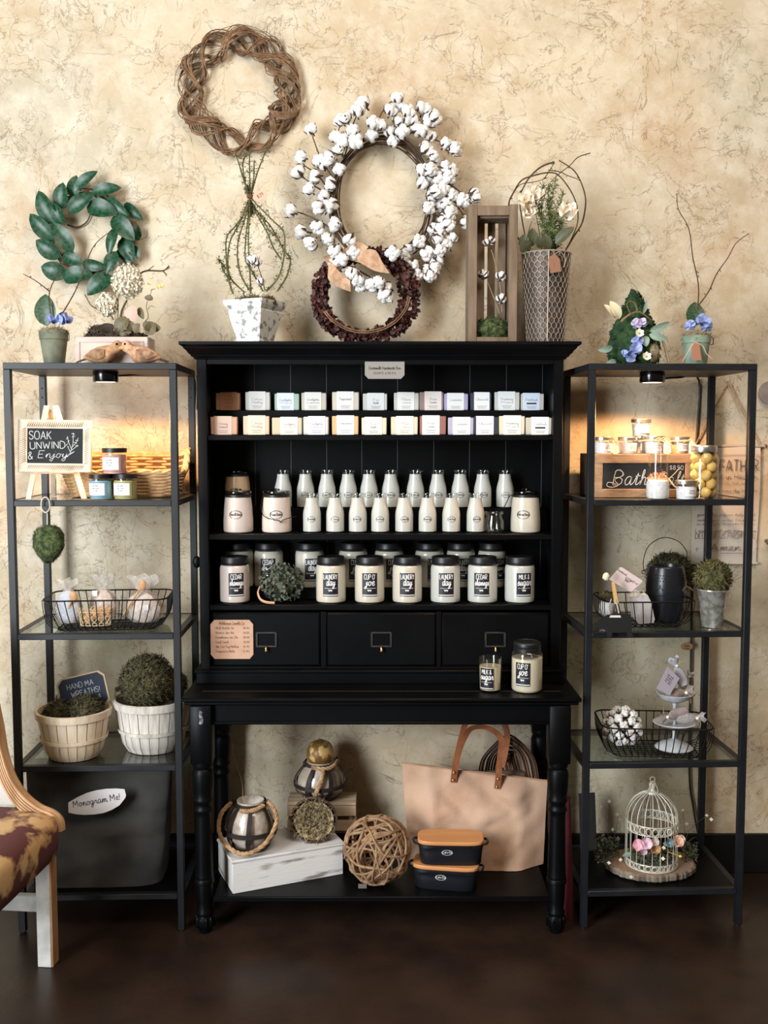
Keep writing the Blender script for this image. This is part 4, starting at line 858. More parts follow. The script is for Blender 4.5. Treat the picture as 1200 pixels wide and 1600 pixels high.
# ============================================================ on top of the shelving units
BLUE = M('blue_petal', (140, 158, 214), .6, 0, (176, 188, 232), 3, sss=.1); SAGE = M('sage_leaf', (124, 148, 130), .6, 0, (158, 176, 160), 30)
def small_pot(px, Yc, ytop, ybot, rt_px, rb_px, K, ox, oy, twigs, leafs, label, potcol, potcol2, flower, extra=None):
    m = mpp(Yc, 1.8); c = Vector((at(px, ybot, Yc).x, Yc, 1.7504)); P = lambda x, y, Y=Yc: at(ox+x/K, oy+y/K, Y)-c
    h_ = (ybot-ytop)*m; rt, rb = rt_px*m, rb_px*m
    t = thing('flower_pot', label, 'plant', c, 0, 'small pots with blue flowers')
    part('pot', M('pot_%d' % potcol[0], potcol, .75, 0, potcol2, 22, .4, .65, bump=.2, bscale=60), t, lambda b: b.lathe([(0, 0), (rb, 0), (rb+(rt-rb)*.78, h_*.74), (rt*.99, h_*.75), (rt*1.02, h_), (rt*.94, h_), (rt*.9, h_*.85), (0, h_*.85)], 28))
    part('raffia', M('raffia', (150, 136, 108), .9), t, lambda b: mossy(b, (0, 0, h_), (rt*.95, rt*.95, .010), 220, .022, thick=.0007))
    for s_ in twigs: part('twig', TWIGB, t, lambda b: twig(b, [P(*q) for q in s_], .0022, .0011, knots=5))
    for (x0, y0, x1, y1, w_) in leafs:
        a_ = P(x0, y0, Yc+.015); e_ = P(x1, y1, Yc+.02); d = e_-a_; part('leaf', M('pot_leaf', (38, 66, 42), .45, 0, (70, 96, 66), 14), t, lambda b: leaf(b, 1, w_*m/d.length, .2, .08), None, a_, face_quat(d, 0), d.length)
    for (x, y, s_) in flower:
        e = part('blossom', M('blossom_heart', (214, 206, 220), .7), t, lambda b: b.ball((0, 0, .1), .12, 6, 5), 'bheart', P(x, y, Yc-.025), (U(.6, 1.4), U(-.4, .4), U(0, 3)), s_)
        for k in range(4): part('petal', BLUE, e, lambda b: petal(b, 1, 1.25, .3, 5), 'bpetal', (0, 0, 0), (.85, 0, PI/2*k), 1)
    part('pot_wire', TWIGB, t, lambda b: twig(b, [(rt*.98, -.005, h_), (rt*1.15, -.008, h_*.9), (rt*1.12, -.008, h_*.72), (rt*.9, -.012, h_*.7)], .0011, .0011))
    if extra: extra(t, P)
    return t
small_pot(85, -.30, 515, 567, 22, 15.5, 4, 20, 250, [((240, 975), (230, 820), (310, 655), (290, 580)), ((230, 822), (150, 760), (65, 712)), ((310, 960), (400, 800), (480, 590), (530, 510), (605, 450))], [(215, 1040, 200, 835, 34)], 'small grey-green pot with blue flower, leaf and forked twigs on left unit', (122, 124, 104), (88, 92, 76), ((285, 1000, .028), (240, 1012, .024), (325, 1005, .026)))
def rtag(t, P):
    part('brown_tag', M('rust_tag', (172, 118, 92), .8), t, lambda b: b.prism([(722, 1010), (745, 975), (770, 985), (785, 1092), (728, 1092)], 0, .0006, lambda u, v, d: P(u, v, -.335)+Vector((0, -d, 0))))
    part('string', M('string', (224, 204, 170), .9), t, lambda b: (twig(b, [P(740, 980, -.336), P(790, 1000, -.336), P(815, 1050, -.336), P(855, 1085, -.336)], .0010, .0009), twig(b, [P(735, 985, -.336), P(700, 1040, -.336), P(662, 1105, -.33)], .0010, .0009)))
small_pot(1087, -.285, 522, 567, 22, 16, 4, 900, 290, [((760, 780), (765, 620), (730, 450), (705, 270), (640, 150), (630, 48)), ((765, 750), (830, 660), (880, 550), (950, 450), (1000, 360), (1080, 300))], [(740, 880, 745, 725, 30)], 'small mint-green pot with blue flower and two long twigs on right unit', (142, 160, 142), (118, 138, 120), ((715, 880, .024), (785, 865, .032), (815, 885, .026)), rtag)

def planter():
    Yc = -.24; c = Vector((at(181, 566, Yc).x, Yc, 1.7504)); m = mpp(Yc-.05, 1.78); K = 8.0
    P = lambda x, y, Y=Yc: at(130+x/K, 410+y/K, Y)-c
    t = thing('planter_box', 'whitewashed wooden planter box with dried hydrangeas on left unit', 'plant', c)
    hw = 57*m; hh = 44*m; WW_ = M('whitewashed_wood', (214, 194, 180), .75, 0, (190, 172, 168), 14, .35, .7, bump=.2, bscale=50, stretch=(.6, 3, 3))
    part('box', WW_, t, lambda b: (b.box((-hw, -.050, 0), (hw, -.040, hh), bev=.001), b.box((-hw, .042, 0), (hw, .050, hh), bev=.001), b.box((-hw, -.040, 0), (-hw+.008, .042, hh), bev=.001), b.box((hw-.008, -.040, 0), (hw, .042, hh), bev=.001), b.box((-hw+.008, -.04, 0), (hw-.008, .042, .01))))
    part('moulding', WW_, t, lambda b: (b.box((-hw+.012, -.053, hh-.017), (hw-.012, -.050, hh-.013), bev=.001), b.box((-hw+.012, -.053, .004), (-hw+.016, -.050, hh-.017), bev=.001), b.box((hw-.016, -.053, .004), (hw-.012, -.050, hh-.017), bev=.001)))
    part('dried_moss', M('dried_moss', (58, 46, 36), .95, 0, (92, 76, 60), 50), t, lambda b: (mossy(b, (0, 0, hh+.002), (hw*.9, .040, .022), 520, .024, nz=.4), mossy(b, (-.045, -.01, hh+.018), (.034, .03, .020), 160, .02, nz=.6)))
    HY_ = M('hydrangea', (216, 206, 180), .8, 0, (244, 238, 222), 60, sss=.1)
    for (x, y, r_) in ((555, 240, .044), (300, 530, .030)):
        def f(b):
            b.ball((0, 0, 0), r_*.8, 10, 8)
            for k in range(900):
                d = rdir(); leafquad(b, d*r_*U(.78, 1.14), d+rdir()*.75, U(.007, .011), U(.006, .009))
        part('hydrangea_head', HY_, t, f, None, P(x, y, Yc-.01), (0, 0, 0), (1, .9, 1.12), smooth=False)
    part('stem', M('brown_stem', (82, 72, 48), .8), t, lambda b: (twig(b, [P(470, 700), P(490, 590), P(550, 470)], .004, .003), twig(b, [P(430, 720), P(440, 520), P(430, 440)], .0015, .001), twig(b, [P(380, 720), P(330, 620)], .002, .002)))
    part('branch', TWIGB, t, lambda b: (twig(b, [P(600, 300, Yc+.02), P(700, 155, Yc+.02), P(800, 105, Yc+.01), P(1000, 105, Yc), P(1075, 40, Yc)], .0032, .0022), twig(b, [P(810, 100), P(885, 40)], .002, .001), twig(b, [P(1000, 110), P(1045, 160)], .0025, .0015), twig(b, [P(1010, 100), P(1090, 60)], .002, .001), twig(b, [P(190, 580), P(100, 540), P(20, 400)], .002, .0012)))
    BL = M('brown_leaf', (84, 76, 52), .55, 0, (116, 104, 74), 20); PK = M('pink_leaf', (206, 172, 156), .6)
    for (x0, y0, x1, y1, w_, mt) in ((420,860,560,680,.045,BL),(600,860,560,720,.03,BL),(780,880,900,760,.05,BL),(860,880,860,740,.05,BL),(640,880,700,760,.03,BL),(440,890,600,870,.02,BL),(700,560,750,710,.022,BL),(600,540,640,740,.05,PK),(830,480,830,400,.03,BL),(780,830,740,790,.02,PK),(300,870,260,760,.05,M('seed_pod', (52, 42, 34), .7))):
        a_ = P(x0, y0, Yc-.03); e_ = P(x1, y1, Yc-.035); d = e_-a_; part('leaf', mt, t, lambda b: leaf(b, 1, w_/d.length, .25, .15), None, a_, face_quat(d, U(-.5, .5)), d.length)
    part('vine', M('thin_vine', (120, 104, 72), .8), t, lambda b: (twig(b, [P(770, 740), P(815, 680), P(790, 540), P(840, 400), P(865, 320)], .0013, .0009), twig(b, [P(840, 350), P(900, 330)], .001, .001), twig(b, [P(810, 590), P(840, 545), P(900, 560)], .001, .0008)))
    YL = M('yellow_petal', (232, 222, 142), .6)
    for (x, y) in ((945, 310), (825, 270), (985, 300)):
        e = part('yellow_flower', M('yellow_heart', (150, 140, 70), .7), t, lambda b: b.ball((0, 0, .1), .15, 6, 5), 'yheart', P(x, y, Yc-.01), (U(.8, 1.6), U(-.4, .4), 0), .008)
        for k in range(5): part('petal', YL, e, lambda b: petal(b, 1, 1.2, .3, 5), 'ypetal', (0, 0, 0), (.9, 0, 2*PI/5*k), 1)
planter()
def bird(px, py, Y, face, label, tone):
    m = mpp(Y, 1.76); c = Vector((at(px, 566, Y).x, Y, 1.7504))
    t = thing('bird_figurine', label, 'figurine', c, 0, 'small bird figurines'); s = .00185*1.06
    FE = M('bird_%d' % tone[0], tone, .85, 0, (150, 112, 82), 60, .4, .7, bump=.4, bscale=150)
    def body(b):
        secs = [(-30, 11, 1.5), (-26, 11.5, 4.5), (-18, 13, 9), (-8, 14.2, 12.5), (2, 14.6, 14), (9, 15.5, 14), (14, 18, 13), (17, 22, 11.5), (20, 25.5, 10.8), (24, 27, 9.8), (28, 27, 7.6), (31, 26.5, 4.5), (32.5, 26.3, .8)]
        b.grid(16, len(secs), lambda u, v: (lambda q: (q[0]*face*s, q[2]*cos(2*PI*u)*s*.92, max(.0005, (q[1]+q[2]*sin(2*PI*u))*s)))(secs[round(v*(len(secs)-1))]), closed_u=True)
    part('body', FE, t, body, angle=80)
    part('beak', M('beak', (70, 52, 46), .6), t, lambda b: b.tube([(30*face*s, 0, 26*s), (35*face*s, 0, 25*s), (42*face*s, 0, 23.5*s)], [3*s, 2.3*s, .4*s], 6))
    part('cheek', M('cheek', (222, 170, 96), .8), t, lambda b: b.ball((28.5*face*s, -4.6*s, 25*s), (3.2*s, 3*s, 3*s), 8, 6))
    for e in (-1, 1): part('eye', M('eye_black', (8, 8, 8), .2), t, lambda b: b.ball((24*face*s, e*8.2*s, 30.5*s), 1.9*s, 8, 6))
    for e in (-1, 1):
        w_ = part('wing', M('wing_%d' % tone[0], tuple(int(v*.86) for v in tone), .85, 0, (124, 92, 68), 50, .4, .65), t, lambda b: b.grid(5, 7, lambda u, v: ((6-30*v)*face*s, e*(13.4-6*v*v+2.2*sin(PI*u))*s, (16+8*(u-.5)*2*sin(PI*(.25+.7*v))-3*v)*s)))
    part('tail', M('tail', (70, 54, 44), .85), t, lambda b: [b.tube([(-20*face*s, 0, 9*s), (-30*face*s, k*2*s, (7+k)*s), (-42*face*s, k*4*s, (3+k*1.5)*s)], [1.6*s, 1.4*s, .6*s], 5, flat=.5) for k in (-1, 0, 1)])
    for f_ in (-1, 1): part('foot', M('beak', (70, 52, 46), .6), t, lambda b: b.tube([(2*face*s, f_*5*s, .001), (8*face*s, f_*6*s, .001)], .0008, 4))
bird(161, 552, -.325, 1, 'small brown bird figurine facing right, on top of left unit', (200, 156, 116))
bird(222, 552, -.325, -1, 'small peach bird figurine facing left, on top of left unit', (222, 172, 136))
def mosscone():
    Yc = -.24; c = Vector((at(990, 566, Yc).x, Yc, 1.7504)); K = 4.0; P = lambda x, y, Y=Yc: at(900+x/K, 290+y/K, Y)-c
    t = thing('moss_cone', 'peaked dark moss arrangement with blue flowers on top of right unit', 'plant', c)
    def f(b):
        prf = [(0, 0), (.066, 0), (.076, .02), (.078, .06), (.072, .10), (.058, .13), (.040, .165), (.026, .20), (.012, .226), (0, .232)]
        b.lathe(prf, 20)
        b.v = [p*(1+.12*noise.noise(p*40)) if p.z > .002 else p for p in b.v]
        for k in range(700):
            z = U(.003, .225); a = U(0, 2*PI)
            for i in range(len(prf)-1):
                if prf[i][1] <= z <= prf[i+1][1]: r = prf[i][0]+(prf[i+1][0]-prf[i][0])*(z-prf[i][1])/(prf[i+1][1]-prf[i][1]+1e-6)
            d = Vector((cos(a), sin(a), .2)).normalized(); leafquad(b, Vector((r*cos(a), r*sin(a), z)), d+rdir()*1.1, .022, .008)
        b.v = [Vector((p.x, p.y, max(p.z, .0005))) for p in b.v]
    part('moss_body', M('deep_green_moss', (24, 52, 28), .9, 0, (48, 80, 40), 40), t, f, smooth=False)
    for (x0, y0, x1, y1, w_, mt) in ((460,910,590,855,.026,SAGE),(455,930,575,960,.024,SAGE),(430,940,440,1005,.026,SAGE),(230,1010,140,1030,.022,SAGE),(250,1100,190,1110,.02,SAGE),(420,800,445,715,.012,SAGE),(275,830,215,720,.03,None),(250,830,180,740,.022,None),(270,835,240,760,.02,None)):
        a_ = P(x0, y0, Yc-.075); e_ = P(x1, y1, Yc-.085); d = e_-a_; part('leaf', mt or M('ivory_leaf', (222, 212, 176), .6), t, lambda b: leaf(b, 1, w_/d.length, .25, .15), None, a_, face_quat(d, U(-.4, .4)), d.length)
    part('brown_bow', M('brown_bow', (132, 104, 76), .8), t, lambda b: [b.tube(crom([P(*q, Yc-.075) for q in s_], 4), .0035, 5, flat=.35) for s_ in (((340, 800), (320, 740), (360, 730), (380, 780), (345, 800)), ((345, 800), (400, 790), (470, 840)), ((340, 800), (300, 830), (280, 850)))])
    for (x, y, s_, mt) in ((370, 870, .024, M('lilac_petal', (196, 186, 214), .6)), (410, 865, .020, M('lilac_petal', (196, 186, 214), .6)), (375, 975, .026, BLUE), (365, 1030, .026, BLUE), (325, 1070, .026, BLUE), (295, 1060, .020, BLUE)):
        e = part('blossom', M('blossom_heart', (214, 206, 220), .7), t, lambda b: b.ball((0, 0, .1), .12, 6, 5), 'bheart', P(x, y, Yc-.09), (U(.8, 1.5), U(-.5, .5), U(0, 3)), s_)
        for k in range(4): part('petal', mt, e, lambda b: petal(b, 1, 1.25, .3, 5), 'bpetal'+mt.name, (0, 0, 0), (.85, 0, PI/2*k), 1)
    for (x, y, s_) in ((395, 925, .016), (440, 1070, .016)):
        e = part('white_blossom', M('yellow_heart', (150, 140, 70), .7), t, lambda b: b.ball((0, 0, .1), .2, 6, 5), 'wheart', P(x, y, Yc-.092), (1.3, 0, 0), s_)
        for k in range(6): part('petal', M('white_petal', (236, 232, 214), .6), e, lambda b: petal(b, 1, .9, .2, 5), 'wpetal', (0, 0, 0), (1.1, 0, PI/3*k), 1)
    part('dried_stem', M('raffia', (150, 136, 108), .9), t, lambda b: (twig(b, [P(540, 960, Yc-.04), P(565, 1040, Yc-.04), P(580, 1105, Yc-.04)], .004, .005), mossy(b, P(480, 1040, Yc-.06), (.022, .012, .030), 60, .014, seed=6)))
mosscone()
# ============================================================ left unit, first shelf
S1, S2, S3, S4 = [z+.0004 for z in SHZ]
CHALK = M('chalkboard', (26, 27, 29), .8, 0, (36, 37, 39), 10); CHALKW = M('chalk', (206, 206, 204), .95)
CREAMW = M('cream_painted_wood', (226, 210, 188), .65, 0, (196, 174, 148), 26, .45, .75, bump=.15, bscale=60)
K = 3.75
def easel():
    Yf = -.345; P = lambda x, y, Y=Yf: at(x/K, 560+y/K, Y)
    c = Vector((P(310, 820).x, Yf, S1)); t = thing('easel', 'small cream wooden tabletop easel on the left unit', 'easel', c)
    def bar(a, e, w_=.016, d=.008): 
        def f(b):
            a_, e_ = Vector(a)-c, Vector(e)-c; a_.z = max(a_.z, .001); s_ = Vector((w_/2, 0, 0)); y_ = Vector((0, d, 0))
            b.add([a_-s_, a_+s_, a_+s_+y_, a_-s_+y_, e_-s_, e_+s_, e_+s_+y_, e_-s_+y_], [(0, 3, 2, 1), (4, 5, 6, 7), (0, 1, 5, 4), (1, 2, 6, 5), (2, 3, 7, 6), (3, 0, 4, 7)])
        return f
    part('front_leg', CREAMW, t, bar(P(165, 826, -.375), P(272, 276, -.30)), smooth=False); part('front_leg', CREAMW, t, bar(P(492, 822, -.375), P(322, 276, -.30)), smooth=False)
    b0 = P(312, 812, -.215); b0.z = S1; part('back_leg', CREAMW, t, bar(b0, P(300, 300, -.29)), smooth=False)
    part('ledge', CREAMW, t, lambda b: b.box((P(200, 672).x-c.x, -.024, P(200, 676, -.36).z-c.z), (P(440, 672).x-c.x, -.012, P(200, 666, -.36).z-c.z), bev=.001))
easel()
def chalk_sign():
    Yf = -.375; P = lambda x, y: at(x/K, 560+y/K, Yf)
    c = P(312, 666); t = thing('chalkboard_sign', 'cream framed chalkboard reading soak unwind and enjoy, on an easel', 'sign', c, rot=(-.06, .012, 0)); L = lambda x, y: P(x, y)-c
    x0, x1 = L(96, 0).x, L(524, 0).x; z1, z0 = L(0, 361).z, L(0, 665).z; w_ = .0255
    def bar(fl):
        n_ = 26
        def f(b):
            if fl in 'tb':
                za, zb = (z1-w_, z1) if fl == 't' else (z0, z0+w_)
                b.add([(x0, 0, za if fl == 'b' else zb), (x1, 0, za if fl == 'b' else zb), (x1-w_, -.008, zb if fl == 'b' else za), (x0+w_, -.008, zb if fl == 'b' else za), (x0, -.014, za if fl == 'b' else zb), (x1, -.014, za if fl == 'b' else zb), (x1-w_, .004, zb if fl == 'b' else za), (x0+w_, .004, zb if fl == 'b' else za)], [(4, 5, 2, 3), (0, 4, 3, 7), (5, 1, 6, 2), (0, 1, 5, 4), (7, 3, 2, 6), (1, 0, 7, 6)])
                for k in range(n_):
                    x = x0+w_+(x1-x0-2*w_)*(k+.5)/n_; zc = (za+zb)/2; b.tube([(x-.004, -.0125, zc-.007), (x+.004, -.0125, zc+.007)], .0016, 5)
            else:
                xa, xb = (x0, x0+w_) if fl == 'l' else (x1, x1-w_)
                b.add([(xa, 0, z0), (xa, 0, z1), (xb, -.008, z1-w_), (xb, -.008, z0+w_), (xa, -.014, z0), (xa, -.014, z1), (xb, .004, z1-w_), (xb, .004, z0+w_)], [(4, 5, 2, 3), (0, 4, 3, 7), (5, 1, 6, 2), (0, 1, 5, 4), (7, 3, 2, 6), (1, 0, 7, 6)])
                for k in range(17):
                    z = z0+w_+(z1-z0-2*w_)*(k+.5)/17; xc = (xa+xb)/2; b.tube([(xc-.007, -.0125, z-.004), (xc+.007, -.0125, z+.004)], .0016, 5)
        return f
    for fl in 'tblr': part('frame_side', CREAMW, t, bar(fl), smooth=False)
    bd = part('board', CHALK, t, lambda b: b.box((x0+w_-.002, -.004, z0+w_-.002), (x1-w_+.002, .003, z1-w_+.002)))
    def wr(b):
        pl = lambda x, y, a=0: (lambda u, v: (lambda q: (q.x+u*cos(a)-v*sin(a), -.0046, q.z+u*sin(a)+v*cos(a)))(L(x, y)))
        lettering(b, 'SOAK', .0235, pl(168, 474), .085, False, align=1, fit=.066); lettering(b, 'UNWIND', .0205, pl(176, 532, .03), .095, False, align=1, fit=.104)
        lettering(b, '&', .0215, pl(166, 592), .09, False, align=1); lettering(b, 'Enjoy', .0215, pl(222, 584, .02), .07, True, align=1, slant=.25, fit=.085)
        def st(ps): 
            q = crom([L(*p) for p in ps], 4); b.tube([(p.x, -.0047, p.z) for p in q], .0010, 4)
        for s_ in (((410, 555), (425, 500), (425, 435)), ((418, 530), (400, 490), (392, 455)), ((420, 520), (445, 490), (455, 465)), ((412, 548), (395, 515), (400, 520)), ((416, 540), (440, 520), (458, 510)), ((405, 560), (435, 545), (380, 580), (410, 560))): st(s_)
        for (x, y, dx_, dy_) in ((415, 440, 20, 4), (418, 460, 18, -4), (395, 460, -8, 14), (405, 480, -10, 12), (440, 480, 16, 2), (430, 490, 18, 8), (395, 500, -10, 12), (440, 515, 14, -8)): st(((x, y), (x+dx_*.5, y+dy_*.5-3), (x+dx_, y+dy_)))
    part('chalk_lettering', CHALKW, bd, wr, smooth=False)
chalk_sign()
JGL = glassmat('jar_glass', (250, 252, 252), .03)
def bath_jar(px, py0, py1, Y, z, col, lab, wpx=35):
    m = mpp(Y, 1.35); r = wpx/2*m; h_ = (py1-py0)*m; x = at(px, py1, Y).x
    t = thing('bath_jar', lab, 'jar', (x, Y, z), 0, 'bath scrub jars')
    part('contents', M('scrub_%d' % col[0], col, .6), t, lambda b: b.lathe([(0, .001), (r*.93, .001), (r*.93, h_*.74), (0, h_*.75)], 24))
    part('glass', JGL, t, lambda b: b.lathe([(r*.94, 0), (r, .003), (r, h_*.78), (r*.95, h_*.83)], 28))
    part('lid', LIDB, t, lambda b: b.lathe([(0, h_*.82), (r*1.02, h_*.82), (r*1.03, h_*.99), (r*.98, h_), (0, h_)], 28))
    l = part('label', M('jar_label', (240, 238, 240), .6), t, lambda b: (wrapflat(b, r+.0006, h_*.16, h_*.64, r*1.7, -.25),))
    part('label_edge', M('scrub_edge_%d' % col[0], tuple(int(v*.8) for v in col), .6), t, lambda b: wrapflat(b, r+.0003, h_*.10, h_*.70, r*1.95, -.20))
    part('lettering', PRINT, l, lambda b: [lettering(b, s_, .0045, wrap(r+.0010, h_*(.52-.10*k), -.25), .10, True, squeeze=.8) for k, s_ in enumerate(('body polish', 'sugar scrub', 'sea salt'))], smooth=False)
bath_jar(158, 740, 779, -.335, S1, (140, 182, 200), 'blue bath scrub jar with black lid, bottom left of three')
bath_jar(196.5, 740, 779, -.330, S1, (186, 180, 118), 'olive bath scrub jar with black lid, bottom right of three', 36)
bath_jar(179.5, 699, 739, -.332, S1+39*mpp(-.333, 1.35)+.0006, (218, 164, 158), 'pink bath scrub jar with black lid, stacked on the other two', 37)
def wicker():
    x0, x1 = at(106, 770, -.18).x, at(292, 770, -.18).x; y0, y1 = -.285, -.085; cx = (x0+x1)/2; cy = (y0+y1)/2
    t = thing('wicker_basket', 'woven straw basket with low front behind the bath jars', 'basket', (cx, cy, S1))
    WK = M('straw', (214, 176, 128), .85, 0, (166, 124, 84), 40, .35, .7, bump=.3, bscale=150)
    hx, hy = (x1-x0)/2, (y1-y0)/2; nrow = 14
    def ringpt(a, s_):
        # rounded rectangle
        c_, n_ = cos(a), sin(a); e = 3.2; k = (abs(c_)**e+abs(n_)**e)**(-1/e); return (hx*s_*c_*k, hy*s_*n_*k)
    def top(a):      # rim height: tall at the back and the right end, low in front
        n_ = sin(a); base = .080+.052*max(0, min(1, (n_+.25)/.6)); return base+.018*math.exp(-((a-.25)/.35)**2)
    for j in range(nrow):
        def row(b):
            ps = []; N_ = 108
            for i in range(N_):
                a = 2*PI*i/N_-PI; z = .006+(top(a)-.012)*j/(nrow-1); s_ = .86+.14*j/(nrow-1); x, y = ringpt(a, s_+.024*sin(2*PI*(i/9+.5*j))); ps.append((x, y, z))
            b.tube(ps, .0046, 6, closed=True)
        part('weave_row', WK, t, row)
    part('braided_rim', WK, t, lambda b: [b.tube([(lambda q: (q[0]+.004*cos(18*a+p_), q[1], top(a)+.004*sin(18*a+p_)))(ringpt(a, 1.02)) for a in [2*PI*i/100-PI for i in range(100)]], .006, 6, closed=True) for p_ in (0, PI)])
    part('base', WK, t, lambda b: b.grid(24, 2, lambda u, v: (*[q*v for q in ringpt(2*PI*u, .86)], .004), closed_u=True))
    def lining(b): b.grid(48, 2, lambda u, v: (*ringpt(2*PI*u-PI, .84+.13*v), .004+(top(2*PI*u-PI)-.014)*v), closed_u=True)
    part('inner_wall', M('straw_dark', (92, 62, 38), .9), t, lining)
    for i, (px, py, r_) in enumerate(((158, 738, .036), (206, 734, .036), (243, 735, .032))):
        q = at(px, py, -.19)
        tag(part('bath_bomb', M('bath_bomb', (240, 226, 196), .9, 0, (226, 206, 170), 30, bump=.3, bscale=120), None, lambda b: b.ball((0, 0, 0), r_, 20, 14), None, (q.x, -.185, S1+.008+r_)), 'cream round bath bomb, %s from the left in the straw basket' % ORD[i], 'bath bomb', 'bath bombs in the straw basket')
wicker()

# ============================================================ left unit, second shelf
def moss_heart():
    Y = -.425; q = at(76, 850, Y); t = thing('moss_heart', 'green moss heart hanging from a ring on the front shelf rail', 'decoration', q); m = mpp(Y, 1.2)
    def f(b):
        n0 = 24
        def hp(u, v):
            a = 2*PI*u; p = PI*v; r = sin(p); x, y, z = r*cos(a), r*sin(a), cos(p)
            z2 = z*1.0+(.22*abs(x)**.8 if z > 0 else 0); wx = 1.0-.35*max(0, -z)**1.2
            n_ = 1+.10*noise.noise(Vector((x, y, z))*4); return (x*24.5*m*wx*n_, y*17*m*n_, (z2*29*m-.002)*n_)
        b.grid(n0, 16, hp, closed_u=True)
        for k in range(1300):
            d = rdir(); wx = 1.0-.35*max(0, -d.z)**1.2; p = Vector((d.x*24.5*m*wx, d.y*17*m, (d.z+(.22*abs(d.x)**.8 if d.z > 0 else 0))*29*m-.002))*U(.96, 1.06)
            tt = rdir(); tt = (tt-d*tt.dot(d)).normalized()*U(.008, .018); s_ = d.cross(tt).normalized()*.0008; e = p+tt+d*U(0, .003); b.add([p-s_, p+s_, e], [(0, 1, 2)])
    part('moss_body', MOSSG, t, f)
    LOOP = M('clear_loop', (196, 186, 172), .4)
    part('hanger', LOOP, t, lambda b: (b.tube([at(74, 820, Y)-q, at(74, 802, Y)-q], .0022, 6), b.tube([(at(70, 789, Y)-q)+Vector((.0145*cos(a)*.9, .006, .023*sin(a))) for a in [2*PI*i/20 for i in range(20)]], .0022, 6, closed=True)))
moss_heart()
def wire_basket(label, c, yaw, L_, W_, H_, nl, nw, inset=.022):
    """rounded-rectangle wire basket, origin at the middle of its floor"""
    t = thing('wire_basket', label, 'basket', c, yaw, 'black wire baskets')
    def rr(hl, hw, z, r=.04, n=5):
        pts = []
        for (sx, sy, a0) in ((1, 1, 0), (-1, 1, PI/2), (-1, -1, PI), (1, -1, 1.5*PI)):
            for k in range(n+1):
                a = a0+PI/2*k/n; pts.append((sx*(hl-r)+r*cos(a), sy*(hw-r)+r*sin(a), z))
        return pts
    part('rim', WIRE, t, lambda b: b.tube(rr(L_/2, W_/2, H_), .0026, 6, closed=True)); part('base_ring', WIRE, t, lambda b: b.tube(rr(L_/2-inset*1.8, W_/2-inset, .0040, .03), .0022, 6, closed=True))
    hl, hw, bl, bw = L_/2, W_/2, L_/2-inset*1.8, W_/2-inset
    for i in range(nl):
        s_ = -1+2*(i+.5)/nl; x = s_*(hl-.012); xb = s_*(bl-.008)
        part('wire', WIRE, t, lambda b: b.tube(crom([(x, -hw, H_), (x*.5+xb*.5, -hw+inset*.25, H_*.4), (xb, -bw, .0060), (xb, 0, .0050), (xb, bw, .0060), (x*.5+xb*.5, hw-inset*.25, H_*.4), (x, hw, H_)], 3), .0017, 5))
    for i in range(nw):
        s_ = -1+2*(i+.5)/nw; y = s_*(hw-.012); yb = s_*(bw-.008)
        part('wire', WIRE, t, lambda b: b.tube(crom([(-hl, y, H_), (-hl+inset*.3, y*.5+yb*.5, H_*.4), (-bl, yb, .0075), (0, yb, .0075), (bl, yb, .0075), (hl-inset*.3, y*.5+yb*.5, H_*.4), (hl, y, H_)], 3), .00135, 5))
    return t
c2 = at(172, 960, -.275); c2.z = S2
wire_basket('long black wire basket on the left unit holding cellophane gift bags', c2, .10, .375, .215, .098, 15, 9)
CELLO = clothmat('cellophane', (226, 220, 214), .30); PINKS = M('pink_salts', (204, 178, 162), .8, 0, (226, 206, 192), 80, bump=.4, bscale=200); WOODL = M('pale_wood', (206, 160, 116), .6, 0, (186, 136, 94), 30)
def gift_bag(px, py, Y, zb, rx, rz, label, mat, top_h, spoon=None, card=None):
    q = at(px, py, Y); c = Vector((q.x, Y, zb)); t = thing('gift_bag', label, 'gift bag', c, 0, 'cellophane gift bags')
    part('contents', mat, t, lambda b: b.ball((0, 0, rz*.98), (rx, rx*.55, rz), 16, 12, nz=.16, nfreq=2.4, seed=px))
    def film(b):
        zz = [(.2, 0), (.8, .05), (1.10, .4), (1.12, 1.0), (.9, 1.6), (.45, 1.95), (.28, 2.10), (.5, 2.3), (.85, 2.3+top_h*.6), (1.0, 2.3+top_h)]
        b.grid(22, len(zz), lambda u, v: (lambda s_, k: (s_[0]*rx*cos(2*PI*u)*(1+.16*sin(u*44+k*2)*(k > 2)), s_[0]*rx*.62*sin(2*PI*u)*(1+.2*cos(u*37+k)*(k > 2)), rz*s_[1]+.006*(k > 6)*sin(u*50)+.0008))(zz[round(v*(len(zz)-1))], round(v*(len(zz)-1))), closed_u=True)
    part('cellophane', CELLO, t, film)
    if spoon:
        a, e = [Vector((s_[0], -rx*.62, s_[1])) for s_ in spoon]
        part('wooden_spoon', WOODL, t, lambda b: (b.tube([a, e], .0035, 6), b.ball(e, (.012, .005, .018), 12, 8)))
    if card: part('price_sticker', M('sticker', (236, 236, 238), .7), t, lambda b: b.box((card[0]-.008, -rx*.64, card[1]-.009), (card[0]+.008, -rx*.635, card[1]+.009)))
gift_bag(108, 970, -.285, S2+.0098, .036, .052, 'cellophane gift bag with pale blue soap at the basket left end', M('blue_soap', (168, 192, 220), .6, 0, (206, 190, 178), 8), .35, ((.004, .05), (.022, .088)))
gift_bag(162, 965, -.215, S2+.0098, .040, .050, 'cellophane gift bag in the middle back of the left wire basket', PINKS, .55, None, (-.02, .088))
gift_bag(226, 962, -.262, S2+.0098, .052, .048, 'round cellophane gift bag with wooden spoon at the basket right end', PINKS, .75, ((-.058, .030), (.002, .122)), (.012, .052))
